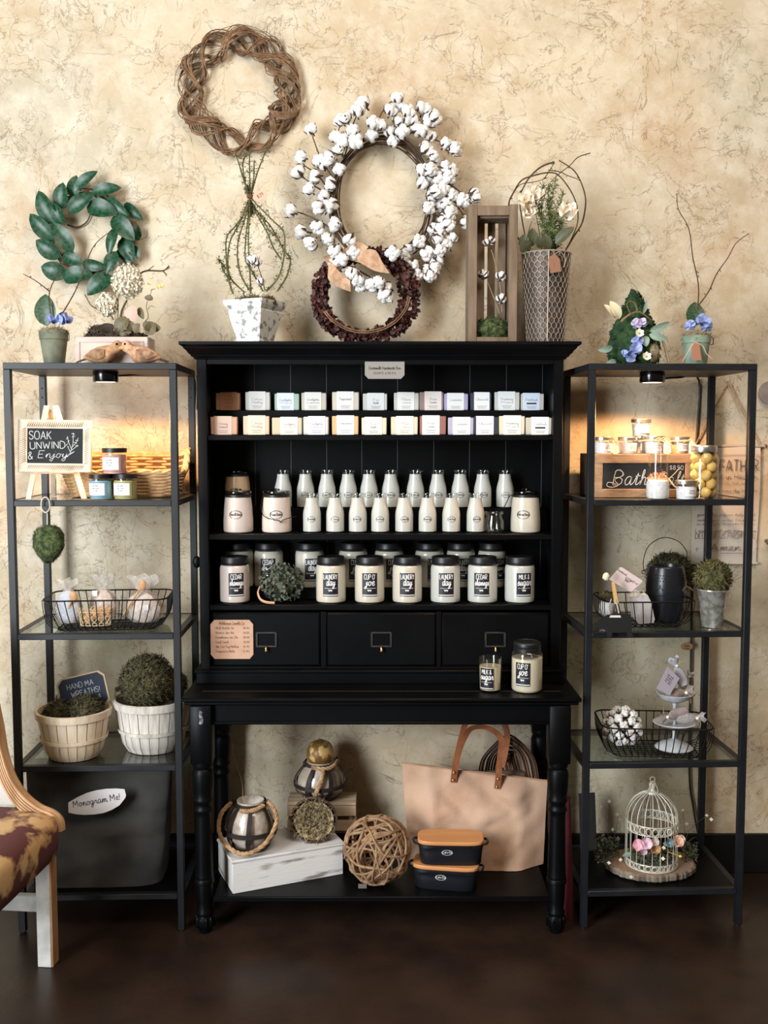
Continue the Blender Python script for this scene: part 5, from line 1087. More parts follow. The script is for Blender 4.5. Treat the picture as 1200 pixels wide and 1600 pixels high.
def raffia_basket():
    q = at(150, 975, -.315); c = Vector((q.x, -.315, S2+.0098)); t = thing('raffia_basket', 'tiny pale wire basket of raffia sticks inside the left wire basket', 'basket', c, .08)
    PW = M('pale_cane', (214, 190, 150), .7); hl, hw, hh = .052, .026, .044
    rp = lambda z, s_=1: [(hl*s_*cos(2*PI*i/28), hw*s_*sin(2*PI*i/28), z) for i in range(28)]
    part('hoop', PW, t, lambda b: b.tube(rp(.002, .9), .0015, 5, closed=True)); part('hoop', PW, t, lambda b: b.tube(rp(hh), .0016, 5, closed=True))
    for k in range(14):
        for d in (1, -1):
            part('cane', PW, t, lambda b: b.tube([(hl*(.9+.1*v)*cos(2*PI*k/14+d*v*.8), hw*(.9+.1*v)*sin(2*PI*k/14+d*v*.8), .002+(hh-.002)*v) for v in (0, .33, .66, 1)], .0011, 4))
        part('scallop', PW, t, lambda b: b.tube([(hl*cos(2*PI*k/14+.22*(w_-1)), hw*sin(2*PI*k/14+.22*(w_-1)), hh+.012*sin(PI*w_/2)) for w_ in (0, .5, 1, 1.5, 2)], .0010, 4))
    part('raffia_sticks', M('raffia_peach', (222, 174, 128), .8), t, lambda b: [b.tube([(U(-.045, .03), U(-.015, .015), U(.008, .04)), (U(-.01, .055), U(-.015, .015), U(.02, .062))], .0018, 4) for k in range(46)])
raffia_basket()

# ============================================================ left unit, third shelf
def bushel(px, Y, rb, rt, H_, label, tone, tone2, wire_l, handle):
    c = Vector((at(px, 1150, Y).x, Y, S3)); t = thing('bushel_basket', label, 'basket', c, 0, 'wooden bushel baskets')
    WD = M('bushel_%d' % tone[0], tone, .8, 0, tone2, 18, .36, .72, 6, bump=.2, bscale=60, stretch=(2, 2, .35)); N_ = 22
    def stave(b):
        w_ = 2*PI/N_*.47
        def f(u, v):
            a = (u-.5)*2*w_; r = rb+(rt-rb)*(v**.8); rr_ = r*.90 if v == 0 else r; return (rr_*cos(a), rr_*sin(a), .001+H_*v if v > 0 else .001)
        vs_in = []
        b.grid(4, 7, f); b.grid(4, 7, lambda u, v: tuple(q*s_ for q, s_ in zip(f(1-u, v), (.97, .97, 1))))
    for k in range(N_): part('stave', WD, t, stave, 'stave%s' % label[:12], (0, 0, 0), (0, 0, 2*PI*k/N_+.1), (1+.008*(k % 2), 1+.008*(k % 2), 1-.008*(k % 3)))
    for z, hh in ((H_*.42, .011), (H_*.93, .022)):
        def hoop(b):
            r0 = rb+(rt-rb)*((z-hh/2)/H_)**.8+.0035; r1 = rb+(rt-rb)*min(1, ((z+hh/2)/H_))**.8+.0035; b.lathe([(r0, z-hh/2), (r0+.0022, z-hh/2), (r1+.0022, z+hh/2), (r1-.001, z+hh/2)], 40)
        part('hoop', WD, t, hoop)
    part('inner_hoop', WD, t, lambda b: b.lathe([(rt*.955, H_*.9), (rt*.96, H_+.001), (rt*1.015, H_+.001), (rt*1.015, H_*.99)], 40))
    part('bottom', M('dark_hole2', (40, 32, 26), .9), t, lambda b: b.lathe([(0, .003), (rb*.9, .003)], 24))
    WH = M('white_wire', (226, 220, 210), .5)
    part('wire_handle', WH, t, lambda b: b.tube(crom([(rt*q[0], rt*q[1], H_*q[2]) for q in handle], 6), .0022, 6))
    part('handle_loop', WH, t, lambda b: b.tube([(rt*handle[-1][0]+.006*cos(a), rt*handle[-1][1]-.002, H_*handle[-1][2]+.006*sin(a)-.002) for a in [2*PI*i/10 for i in range(10)]], .0016, 5, closed=True))
    if wire_l: part('wood_grip', M('grip', (150, 130, 110), .7), t, lambda b: b.tube([(rt*handle[0][0]-.004, rt*handle[0][1]+.008, H_*handle[0][2]+.002), (rt*handle[0][0]+.05, rt*handle[0][1]+.05, H_*handle[0][2]+.012)], .008, 10))
    return c
cA = bushel(116, -.300, .083, .113, .150, 'cream wooden bushel basket with brown moss balls and a chalk sign', (230, 216, 194), (208, 182, 150), False, [(-1.03, -.1, .86), (-1.04, -.06, .97), (-.9, -.42, 1.02), (-.78, -.66, .98)])
cB = bushel(240, -.220, .092, .122, .165, 'white weathered bushel basket heaped with dark moss, next to the post', (222, 216, 206), (160, 152, 142), True, [(-1.0, .12, 1.10), (-1.02, .05, 1.05), (-.9, -.35, .97), (-.55, -.83, .94)])
def mossball(p, r, label, mat, n=1500, cat='moss ball', group=None, seed=1):
    return tag(part('moss_ball', mat, None, lambda b: mossy(b, (0, 0, 0), r, n, .026, .10, 28, 20, thick=.0011, seed=seed), None, p), label, cat, group)
mossball((cA.x-.052, -.285, S3+.130), .042, 'small brown moss ball, left one in the cream bushel basket', MOSSD, 700, group='moss balls in bushel baskets')
mossball((cA.x+.046, -.318, S3+.148), .049, 'brown moss ball, right one in the cream bushel basket', MOSSD, 900, group='moss balls in bushel baskets', seed=2)
mossball((at(232, 1065, -.235).x, -.245, at(232, 1065, -.245).z), .086, 'large dark moss ball heaped in the white bushel basket', MOSSD, 2200, group='moss balls in bushel baskets', seed=3)
mossball((at(268, 1075, -.125).x, -.125, at(268, 1070, -.125).z), .048, 'dark moss ball at the back of the white bushel basket', MOSSD, 1000, group='moss balls in bushel baskets', seed=4)
def wreath_sign():
    Y = -.265; q = at(130, 1082, Y); t = thing('chalk_tag_sign', 'navy chalk sign for wreaths tucked behind the small moss balls', 'sign', q, rot=(-.12, -.24, 0)); m = mpp(Y, .7)
    w_, h_, n_ = 36*m, 26*m, 8*m; poly = lambda s_: [(-w_*s_+n_, -h_*s_), (w_*s_-n_, -h_*s_), (w_*s_, -h_*s_+n_), (w_*s_, h_*s_-n_), (w_*s_-n_, h_*s_), (-w_*s_+n_, h_*s_), (-w_*s_, h_*s_-n_), (-w_*s_, -h_*s_+n_)]
    part('border', M('tan_border', (176, 152, 122), .8), t, lambda b: b.prism(poly(1.08), 0, .005, lambda u, v, d: (u, d, v)))
    bd = part('board', M('navy_chalkboard', (32, 40, 56), .8), t, lambda b: b.prism(poly(1), -.001, .002, lambda u, v, d: (u, d, v)))
    part('chalk_lettering', M('chalk_dim', (168, 176, 186), .95), bd, lambda b: (lettering(b, 'HAND MA', .017, flat(-.004, .018, -.0016), .09, fit=.085), lettering(b, 'WREATHS!', .017, flat(.008, -.008, -.0016), .10, fit=.092), lettering(b, '$', .012, flat(.050, -.028, -.0016), .1)), smooth=False)
wreath_sign()

# ============================================================ left unit, bottom: grey tote
def cloth_bag(name, label, c, yaw, W_, H_, D_, mat, lean=0, corner=None, seed=0, wr=.012):
    """soft upright bag: rounded-rectangle sections with folds"""
    t = thing(name, label, 'bag', c, yaw)
    def f(u, v):
        a = 2*PI*u; e = 5.0; k = (abs(cos(a))**e+abs(sin(a))**e)**(-1/e)
        flare = .88+.12*v**.7; dd = D_*(1-.72*v)
        x = W_/2*flare*cos(a)*k; y = dd/2*sin(a)*k+lean*v*H_
        p = Vector((x, y, v*H_)); n_ = noise.noise(Vector((x*7+seed, v*5, seed)))*wr+noise.noise(Vector((x*17, v*13+seed, a)))*wr*.35
        return (p.x, p.y-n_*sin(PI*min(1, v*1.2+.08))*1.4, p.z+(corner(u, v, x) if corner else 0)+.0006)
    part('bag_body', mat, t, lambda b: (b.grid(56, 26, f, closed_u=True), b.grid(56, 2, lambda u, v: tuple(Vector(f(u, 0))*(v) if v < 1 else Vector(f(u, 0))), closed_u=True)), angle=80)
    return t, f
GREYC = M('charcoal_canvas', (68, 66, 63), .92, 0, (54, 54, 54), 9, bump=.3, bscale=240)
cx = (at(38, 1300, -.30).x+at(270, 1300, -.30).x)/2
t, fb = cloth_bag('tote_bag', 'charcoal grey canvas tote with a paper label on the left unit', (cx-.004, -.255, S4+.0006), .05, .462, .376, .20, GREYC, 0, lambda u, v, x: 0, 3, .022)
lab = part('paper_label', M('paper_white', (232, 228, 228), .8), t, lambda b: b.prism([(-.088, -.032), (-.065, -.0375), (-.04, -.040), (-.01, -.0395), (.02, -.035), (.045, -.026), (.070, -.011), (.088, .012), (.0905, .020), (.086, .040), (.06, .0425), (.03, .042), (0, .038), (-.03, .030), (-.06, .0165), (-.088, 0)], 0, .0008, lambda u, v, d: (.010+u, -.105-d, .272+v)))
lab.location.y = .012; 
part('lettering', INKD, lab, lambda b: lettering(b, 'Monogram Me!', .020, lambda x, z: (.010+x*cos(.16)-z*sin(.16), -.1064, .268+x*sin(.16)+z*cos(.16)), .10, True, fit=.145), smooth=False)

# ============================================================ chair at the lower left
def chair():
    A = Vector((-.955, -.590, 0)); t = thing('upholstered_chair', 'floral upholstered chair with pale carved wood frame at the left edge', 'chair', A, -.10)
    WDW = M('chair_wood', (222, 184, 142), .55, 0, (186, 142, 100), 30, .35, .7, stretch=(1, 1, .3)); WHT = M('chair_white', (236, 236, 232), .5, 0, (196, 196, 190), 12)
    FL = M('floral_fabric', (204, 172, 126), .9, 0, (92, 52, 54), 9, .46, .53, 6, bump=.2, bscale=200)
    w_, d_ = .52, .50
    for (x, y) in ((-.046, -.020), (-w_, -.020), (-.046, -d_), (-w_, -d_)):
        l = part('leg', WHT, t, lambda b: b.box((0, 0, 0), (.042, .046, .345), bev=.002), 'chairleg', (x, y, 0))
        part('fluted_side', WDW, l, lambda b: [b.tube([(.0415, .006+.0085*k, .001), (.0415, .006+.0085*k, .344)], .0042, 6) for k in range(5)], 'chairflute')
        part('flute_groove', M('groove_brown', (122, 78, 50), .8), l, lambda b: [b.box((.0425, .0092+.0085*k, .001), (.0456, .0113+.0085*k, .344)) for k in range(4)], 'chairgroove')
    part('stretcher', WHT, t, lambda b: b.box((-w_+.042, -.004, .155), (-.046, .016, .205), bev=.003)); part('stretcher', WHT, t, lambda b: b.box((-w_+.042, -d_+.01, .155), (-.046, -d_+.03, .205), bev=.003))
    def seat(b):
        def f(u, v):
            a = 2*PI*u; e = 7; k = (abs(cos(a))**e+abs(sin(a))**e)**(-1/e); zz = [(.93, .335), (.985, .345), (1.0, .38), (1.0, .43), (.97, .452), (.8, .468), (.4, .476), (0, .478)][round(v*7)]
            return (-w_/2+.006+(w_/2+.030)*cos(a)*k*zz[0], -d_/2+.02+(d_/2+.020)*sin(a)*k*zz[0], zz[1])
        b.grid(48, 8, f, closed_u=True)
    part('seat', FL, t, seat, angle=70)
    P = lambda px, py, Y=-.60: t.matrix_basis.inverted() @ at(px, py, Y)
    path = crom([P(94, 1292), P(92, 1280), P(82, 1270), P(62, 1261), P(38, 1242), P(18, 1212), P(5, 1172), P(-4, 1120), P(-20, 1060), P(-60, 1000)], 6)
    def rail(b):
        for k in range(5):
            b.tube([p+Vector((-.0045*k*.9, .002, -.0078*k*.8)) + Vector((0, -.016, 0)) for p in path], .0052, 6)
        b.tube([p+Vector((-.008, .008, -.012)) for p in path], .020, 8)
    part('carved_frame', WDW, t, rail, angle=60)
    part('frame_groove', M('groove_brown', (122, 78, 50), .8), t, lambda b: [b.tube([p+Vector((-.0045*k*.9-.002, -.0178, -.0078*k*.8-.0031)) for p in path], .0013, 4) for k in range(4)])
    part('backrest', M('pale_linen', (206, 200, 190), .9), t, lambda b: b.prism([(q.x-.012, q.z) for q in path[20:]]+[(-w_+.02, path[-1].z), (-w_+.02, .47), (path[20].x-.03, .47)], .006, .030, lambda u, v, d: (u-.012, d, v)))
chair()
# ============================================================ under the table
LZ = LSZ+.0004; K5 = 3.75
WBOX = M('white_distressed_wood', (228, 225, 222), .7, 0, (140, 130, 126), 10, .57, .68, 5, bump=.2, bscale=40, stretch=(.6, .6, 3.5))
def white_box():
    A, B, C_ = atz(364, 1397, LZ), atz(545, 1364, LZ), atz(335, 1355, LZ); d = (B-A); L_ = d.length-.02; yaw = math.atan2(d.y, d.x); H_ = .098; W_ = .185
    t = thing('wooden_box', 'white distressed wooden box under the table, turned at an angle', 'box', A, yaw)
    part('side_board', WBOX, t, lambda b: b.box((0, 0, 0), (L_, .010, H_), bev=.001)); part('side_board', WBOX, t, lambda b: b.box((0, W_-.01, 0), (L_, W_, H_), bev=.001))
    part('end_board', WBOX, t, lambda b: b.box((.0, .0102, 0), (.010, W_-.0102, H_), bev=.001)); part('end_board', WBOX, t, lambda b: b.box((L_-.01, .0102, 0), (L_, W_-.0102, H_), bev=.001))
    part('top_board', WBOX, t, lambda b: b.box((-.004, -.004, H_), (L_+.004, W_+.004, H_+.008), bev=.0015))
    return t, A, yaw, H_+.008+LZ
wb, wA, wyaw, wtop = white_box()
wpt = lambda x, y: wA+Matrix.Rotation(wyaw, 3, 'Z') @ Vector((x, y, 0))
ROPE = M('rope', (196, 160, 118), .9, 0, (160, 122, 84), 60, bump=.3, bscale=200)
def rope(b, pts, r, tw=60):
    pts = crom(pts, 8); n = len(pts)
    for s_ in range(3):
        ps = []
        for i, p in enumerate(pts):
            t = (pts[min(i+1, n-1)]-pts[max(i-1, 0)]).normalized(); u = t.orthogonal().normalized() if i == 0 else (u-t*u.dot(t)).normalized(); v = t.cross(u); a = 2*PI*s_/3+i*.8
            ps.append(p+(u*cos(a)+v*sin(a))*r*.5)
        b.tube(ps, r*.62, 6)
def lantern(c, R, H_, label, rope_pts, tilt=0, grp='rope-handled glass lanterns'):
    t = thing('rope_lantern', label, 'lantern', c, tilt, grp); IR = M('dark_iron', (36, 30, 28), .6, .3, (52, 42, 37), 30)
    prof = [(R*.55, .004), (R*.72, .012), (R*.93, H_*.25), (R*.98, H_*.42), (R*.92, H_*.62), (R*.74, H_*.80), (R*.58, H_*.90), (R*.58, H_*1.0)]
    part('glass_globe', glassmat('seeded_glass', (244, 240, 236), .08), t, lambda b: b.lathe([(0, .004)]+prof, 32))
    part('base', IR, t, lambda b: b.lathe([(0, 0), (R*.62, 0), (R*.74, .012), (R*.70, .014), (0, .014)], 28))
    part('neck_band', IR, t, lambda b: b.lathe([(R*.60, H_*.88), (R*.62, H_*.88), (R*.62, H_*.965), (R*.60, H_*.965)], 28))
    part('equator_band', IR, t, lambda b: b.lathe([(R*1.00, H_*.36), (R*1.03, H_*.36), (R*1.03, H_*.45), (R*1.00, H_*.45)], 32))
    for k in range(7):
        a = 2*PI*k/7+.3
        def strip(b):
            pr = [(R*.74, .012), (R*.97, H_*.25), (R*1.02, H_*.42), (R*.96, H_*.62), (R*.78, H_*.80), (R*.62, H_*.91)]; pr = [(p.x, p.z) for p in crom([(x, 0, z) for x, z in pr], 3)]; vs = []
            for i, (r, z) in enumerate(pr):
                tw = .16*(i/len(pr)-.5)
                for s_ in (-.5, .5): vs.append((r*cos(tw+s_*.017/R), r*sin(tw+s_*.017/R), z))
            b.add(vs, [(2*i, 2*i+1, 2*i+3, 2*i+2) for i in range(len(pr)-1)])
        part('metal_strip', IR, t, strip, 'lstrip%.3f' % R, (0, 0, 0), (0, 0, a))
    part('candle_filler', M('crumpled_film', (220, 212, 204), .25, 0, (186, 174, 162), 30, bump=.9, bscale=45), t, lambda b: b.lathe([(0, .016), (R*.62, .016), (R*.86, H_*.26), (R*.90, H_*.42), (R*.84, H_*.62), (R*.66, H_*.80), (R*.52, H_*.90), (R*.52, H_*.985), (R*.40, H_*.96), (0, H_*.80)], 20))
    for p in rope_pts: part('rope_handle', ROPE, t, lambda b: rope(b, p, .0068))
    for s_ in (-1, 1): part('rope_ring', IR, t, lambda b: b.tube([(s_*R*.66, .006*cos(a), H_*.93+.010*sin(a)) for a in [2*PI*i/10 for i in range(10)]], .0016, 5, closed=True))
    return t
m5 = mpp(-.30, .25)
q = at(391, 1322, -.30); lc = Vector((q.x, -.285, wtop+.0006)); R1 = 41*m5
lan1 = lantern(lc, R1, .158, 'rope-handled glass lantern with metal strips standing on the white box', [[(-R1*.72, -.01, .150), (-R1*1.06, -.03, .120), (-R1*1.12, -.05, .075), (-R1*.85, -R1*.72, .035), (-R1*.3, -R1*1.08, .018), (R1*.2, -R1*1.1, .022), (R1*.7, -R1*.82, .045), (R1*1.03, -R1*.35, .095), (R1*.9, -.02, .135), (R1*.68, -.01, .152)], [(-R1*.30, -R1*.62, .139), (.0, -R1*.70, .140), (R1*.30, -R1*.62, .143), (R1*.55, -R1*.36, .148)]])
part('twine_end', ROPE, lan1, lambda b: twig(b, [(-R1*.30, -.004, .150), (-R1*.34, .02, .20), (-R1*.6, .03, .27), (-R1*.78, .03, .345)], .0012, .0008))
def slat_crate():
    Y0 = atz(500, 1300, wtop).y; Y1 = Y0+.105; xl, xr = at(449, 1260, Y0).x, at(556, 1260, Y0).x; zt = at(500, 1254, Y0).z; t = thing('slatted_crate', 'pale slatted wooden crate standing on the white box', 'crate', ((xl+xr)/2, (Y0+Y1)/2, wtop+.0006)); hw, hd, hh = (xr-xl)/2, (Y1-Y0)/2, zt-wtop-.0006
    CW = M('pale_crate_wood', (214, 190, 160), .75, 0, (190, 164, 136), 14, stretch=(.5, 2, 3))
    for k in range(3): part('top_slat', CW, t, lambda b: b.box((-hw, -hd+k*(2*hd/3)+.001, hh-.010), (hw, -hd+(k+1)*(2*hd/3)-.003, hh), bev=.001))
    for k in range(2):
        z = hh-.011-.050*k-.001
        for y in (-hd, hd-.009): part('slat', CW, t, lambda b: b.box((-hw, y, z-.034), (hw, y+.009, z), bev=.001))
        for x in (-hw, hw-.009): part('slat', CW, t, lambda b: b.box((x, -hd+.010, z-.034), (x+.009, hd-.010, z), bev=.001))
    for sx in (-1, 1):
        for sy in (-1, 1): part('corner_post', CW, t, lambda b: b.box((sx*(hw-.017)-.006, sy*(hd-.017)-.006, 0), (sx*(hw-.017)+.006, sy*(hd-.017)+.006, hh-.011)))
    return zt, (Y0+Y1)/2
czt, cyy = slat_crate()
R2 = 41*mpp(-.11, .4)
l2 = Vector((at(501, 1245, cyy).x, cyy, czt+.0006))
lantern(l2, R2, .128, 'rope-handled glass lantern on the slatted crate, topped by a gold ball', [[(-R2*.5, -R2*.45, .118), (0, -R2*.66, .114), (R2*.35, -R2*.58, .120), (R2*.62, -.02, .124)], [(-R2*.10, -R2*.68, .112), (-R2*.30, -R2*.95, .085), (-R2*.55, -R2*1.02, .045), (-R2*.62, -R2*1.0, .012)]], .4)
tag(part('gold_ball', M('gold_leaf', (120, 88, 40), .45, .2, (222, 182, 118), 26, .46, .56, 4, bump=.5, bscale=60), None, lambda b: (b.ball((0, 0, 0), .047, 24, 18, nz=.03), b.tube([(0, 0, .045), (-.006, 0, .052)], .0016, 5)), None, (l2.x, cyy, l2.z+.128+.021)), 'gold flecked ball resting in the mouth of the upper lantern', 'ball')
def nest():
    q = at(488, 1281, -.315); R = 38*mpp(-.31, .25); c = wpt(0, 0); t = thing('twig_nest', 'dark twig nest filled with dry grass, tipped towards the viewer on the box', 'nest', (q.x, -.250, wtop+R*.985), rot=(.0, 0, 0))
    NT = M('nest_twig', (72, 54, 44), .9, 0, (104, 82, 66), 60)
    def f(b):
        b.grid(30, 8, lambda u, v: (lambda a, p: (R*.93*sin(p)*cos(a), R*.62*cos(p)+.0, R*.93*sin(p)*sin(a)))(2*PI*u, PI*.5*v+.02), closed_u=True)
        for k in range(420):
            a = U(0, 2*PI); p = U(.55, 1.0)*PI/2; l = U(.2, .8); rr = R*U(.92, 1.0)
            b.tube([(rr*sin(p)*cos(a+l*w_), R*.62*cos(p)+U(-.004, .004)-.004, rr*sin(p)*sin(a+l*w_)) for w_ in (0, .33, .66, 1)], .0011, 3, cap=False)
    part('twigs', NT, t, f)
    def g(b):
        b.grid(24, 5, lambda u, v: (R*.84*v*cos(2*PI*u), -.004+.020*(1-v*v), R*.84*v*sin(2*PI*u)), closed_u=True)
        for k in range(500):
            a = U(0, 2*PI); r = R*.8*math.sqrt(U(0, 1)); p = Vector((r*cos(a), -.006+.016*(1-(r/R)**2), r*sin(a))); d = Vector((U(-1, 1), U(-.5, .1), U(-1, 1))).normalized()*U(.012, .03); b.tube([p, p+d*.5+Vector((U(-.003, .003), -.003, U(-.003, .003))), p+d], .0010, 3, cap=False)
    part('dry_grass', M('dry_grass', (178, 158, 120), .9, 0, (80, 68, 48), 90), t, g)
nest()
def vine_ball():
    R = 55*mpp(-.33, .25); q = at(590, 1332, -.305); t = thing('vine_ball', 'open ball of tangled tan vines on the table shelf', 'ball', (q.x, -.305, LZ+R*.99))
    VB = M('tan_vine', (172, 138, 104), .75, 0, (140, 106, 76), 40, bump=.3, bscale=100)
    for k in range(26):
        def f(b):
            n_ = rdir(); u = n_.orthogonal().normalized(); v = n_.cross(u); off = U(-.45, .45); rr = math.sqrt(1-off*off)*R*U(.92, .985); ph = U(0, 6)
            b.tube([(u*cos(a)+v*sin(a))*rr*(1+.03*sin(3*a+ph))*.97+n_*(off*R*.9+.006*sin(4*a+ph)) for a in [2*PI*i/30 for i in range(30)]], U(.0032, .0048), 6, closed=True)
        part('vine', VB, t, f)
    tg = part('price_tag', M('clear_tag', (120, 112, 104), .3), t, lambda b: b.box((-.060, -.058, -R*.93), (-.034, -.057, -R*.80)))
vine_ball()
def bento(c, yaw, label, h_):
    L_, W_ = .206, .105; t = thing('lunch_box', label, 'box', c, yaw, 'black lunch boxes with wooden lids')
    def sec(s_, u, z, e=5):
        a = 2*PI*u; k = (abs(cos(a))**e+abs(sin(a))**e)**(-1/e); return (L_/2*s_*cos(a)*k, W_/2*s_*sin(a)*k, z)
    BP = M('navy_black_plastic', (18, 21, 28), .45)
    part('tray', BP, t, lambda b: b.grid(40, 7, lambda u, v: sec(*[(0, .0005), (.90, .0005), (.93, .004), (.965, h_*.6), (.985, h_-.012), (1.0, h_-.011), (1.0, h_-.001)][round(v*6)][:1], u, [(0, .0005), (.90, .0005), (.93, .004), (.965, h_*.6), (.985, h_-.012), (1.0, h_-.011), (1.0, h_-.001)][round(v*6)][1]), closed_u=True))
    part('wooden_lid', M('bamboo_lid', (226, 160, 100), .5, 0, (206, 136, 80), 6, .35, .7, stretch=(.6, 4, 4)), t, lambda b: b.grid(40, 5, lambda u, v: sec((1.0, 1.01, 1.01, .985, 0)[round(v*4)], u, h_+(0, .001, .009, .0115, .0115)[round(v*4)]), closed_u=True))
    for s_ in (-1, 1): part('clip', BP, t, lambda b: b.tube(crom([(s_*L_*.49, -.022, h_-.006), (s_*L_*.56, -.016, h_-.004), (s_*L_*.56, .016, h_-.004), (s_*L_*.49, .022, h_-.006)], 4), .004, 6))
    def wr(b):
        n = 24; vs = []; x0, z0, y0 = -.012, h_*.66, -W_/2*.985
        for k in range(n):
            a = 2*PI*k/n
            for s_ in (1, .90): vs.append((x0+.017*s_*cos(a), y0-.0008, z0+.0085*s_*sin(a)))
        b.add(vs, [(2*k, 2*k+1, (2*k+3) % (2*n), (2*k+2) % (2*n)) for k in range(n)]); lettering(b, "Let's Go", .0066, flat(x0, z0-.002, y0-.0009), .13, True, fit=.026)
    part('logo', LABW, t, wr, smooth=False)
bx = at(697, 1390, -.318).x; hb = .066
bento((bx, -.318, LZ), -.16, 'black lunch box with wooden lid, bottom of the stack of two', hb)
bento((at(704, 1340, -.315).x, -.312, LZ+hb+.0122), -.04, 'black lunch box with bright wooden lid, top of the stack', hb)
# tan tote with leather handles
LEA = M('tan_leather', (168, 104, 68), .55, 0, (140, 82, 52), 20, bump=.1, bscale=120)
def tan_tote():
    Y = -.150; Pt = lambda px, py, y=Y: at(px, py, y)
    TAN = M('tan_canvas', (214, 178, 152), .95, 0, (200, 162, 134), 8, bump=.3, bscale=260)
    c = Vector((at(742, 1380, Y).x, Y, LZ+.0006)); t = thing('canvas_tote', 'large tan canvas tote bag with brown leather handles under the table', 'bag', c)
    TL_, TR_, BR_, BL_ = Pt(628, 1191)-c, Pt(855, 1219)-c, Pt(851, 1372, -.20)-c, Pt(640, 1372, -.20)-c; BR_.z = BL_.z = 0; TL_.y = TR_.y = -.012
    def face(sgn):
        def f(u, v):
            a = BL_.lerp(BR_, u); b_ = TL_.lerp(TR_, u); p = a.lerp(b_, v); d = .060*(1-v)**.8+.010
            n_ = noise.noise(Vector((u*3.2, v*2.6, sgn*3)))*.030+noise.noise(Vector((u*7+v*3, v*6-u*2, 5)))*.012+noise.noise(Vector((u*18-v*6, v*14, 2)))*.003
            y = (-d-abs(n_) if sgn < 0 else d*.5)*min(1, 4*min(u, 1-u)+.25); return (p.x, y, p.z+.0004)
        return f
    part('front_panel', TAN, t, lambda b: b.grid(40, 28, face(-1)), angle=90); part('back_panel', TAN, t, lambda b: b.grid(20, 14, face(1)), angle=90)
    def gus(u0): return lambda b: b.grid(4, 16, lambda u, v: tuple(Vector(face(-1)(u0, v)).lerp(Vector(face(1)(u0, v)), u)))
    part('side_gusset', TAN, t, gus(0)); part('side_gusset', TAN, t, gus(1))
    part('hem', M('hem', (196, 154, 122), .95), t, lambda b: b.tube([Vector(face(-1)(i/20, 1))+Vector((0, 0, 0)) for i in range(21)], .0028, 5))
    Kh = 7.06; H_ = lambda x, y, yy: at(700+x/Kh, 1125+y/Kh, yy)-c
    def strap(pts, y, w_=.020):
        def f(b):
            ps = crom([H_(x, q, y-dy) for x, q, dy in pts], 5); vs = []; n = len(ps)
            for i, p in enumerate(ps):
                tt = (ps[min(i+1, n-1)]-ps[max(i-1, 0)]).normalized(); s_ = Vector((tt.z, .6*abs(tt.x), -tt.x)).normalized()*w_/2
                vs += [p-s_, p+s_, p+s_+Vector((0, .0025, 0)), p-s_+Vector((0, .0025, 0))]
            b.add(vs, [(4*i+k, 4*i+(k+1) % 4, 4*i+4+(k+1) % 4, 4*i+4+k) for i in range(n-1) for k in range(4)]+[(0, 1, 2, 3), (4*n-1, 4*n-2, 4*n-3, 4*n-4)])
        return f
    yf = -.190
    part('front_handle', LEA, t, strap([(60, 690, .0), (75, 560, .0), (110, 380, .01), (170, 220, .02), (250, 100, .03), (380, 78, .03), (500, 120, .03), (590, 220, .02), (575, 420, .01), (560, 620, .0), (542, 760, .0)], yf), angle=50)
    part('back_handle', LEA, t, strap([(80, 500, 0), (130, 270, 0), (190, 50, 0), (260, -60, 0), (430, -110, 0), (570, -60, 0), (640, 90, 0), (650, 220, 0), (620, 400, 0), (590, 520, 0)], -.135), angle=50)
    for (x, y) in ((66, 580), (58, 665), (553, 652), (540, 742)): part('rivet', M('brass_bright', (232, 196, 140), .25, .9), t, lambda b: b.ball((0, 0, 0), (.0042, .002, .0042), 10, 6), 'rivet', H_(x, y, yf-.004))
tan_tote()
def strap_bundle():
    Kh = 7.06; Yc = -.112; c = Vector((at(790, 1300, Yc).x, Yc, LZ+.0006)); H_ = lambda x, y, yy=Yc: at(700+x/Kh, 1125+y/Kh, yy)-c
    t = thing('handled_bags', 'folded bags with a bundle of dark leather handles behind the tan tote', 'bag', c)
    part('folded_bags', M('brown_canvas', (112, 88, 70), .95), t, lambda b: b.box((-.12, -.010, 0), (.065, .014, H_(640, 560).z), bev=.006))
    LE2 = [M('dark_strap', (72, 50, 40), .6), M('brown_strap', (122, 82, 60), .6), M('grey_strap', (136, 120, 106), .65)]
    for k in range(13):
        x0, x1 = 330+k*22+U(-15, 15), 1000-k*26+U(-15, 15); tp = 175+k*22+U(-6, 6); yy = Yc-.012+.0042*k*.6
        def f(b):
            ps = crom([H_(x0, 640, yy), H_(x0+40, 420, yy), H_((x0+x1)/2-70, tp+20, yy), H_((x0+x1)/2+60, tp+10, yy), H_(x1-60, 400, yy), H_(x1, 640, yy)], 5); vs = []; n = len(ps)
            for i, p in enumerate(ps):
                tt = (ps[min(i+1, n-1)]-ps[max(i-1, 0)]).normalized(); s_ = Vector((tt.z*.55, .75, -tt.x*.55)).normalized()*.0075; o_ = s_.cross(tt)*.15
                vs += [p-s_, p+s_, p+s_+o_, p-s_+o_]
            b.add(vs, [(4*i+k_, 4*i+(k_+1) % 4, 4*i+4+(k_+1) % 4, 4*i+4+k_) for i in range(n-1) for k_ in range(4)])
        part('strap', LE2[(0, 1, 0, 2, 1, 0, 2, 0, 1, 0, 2, 1, 0)[k]], t, f, angle=50)
strap_bundle()
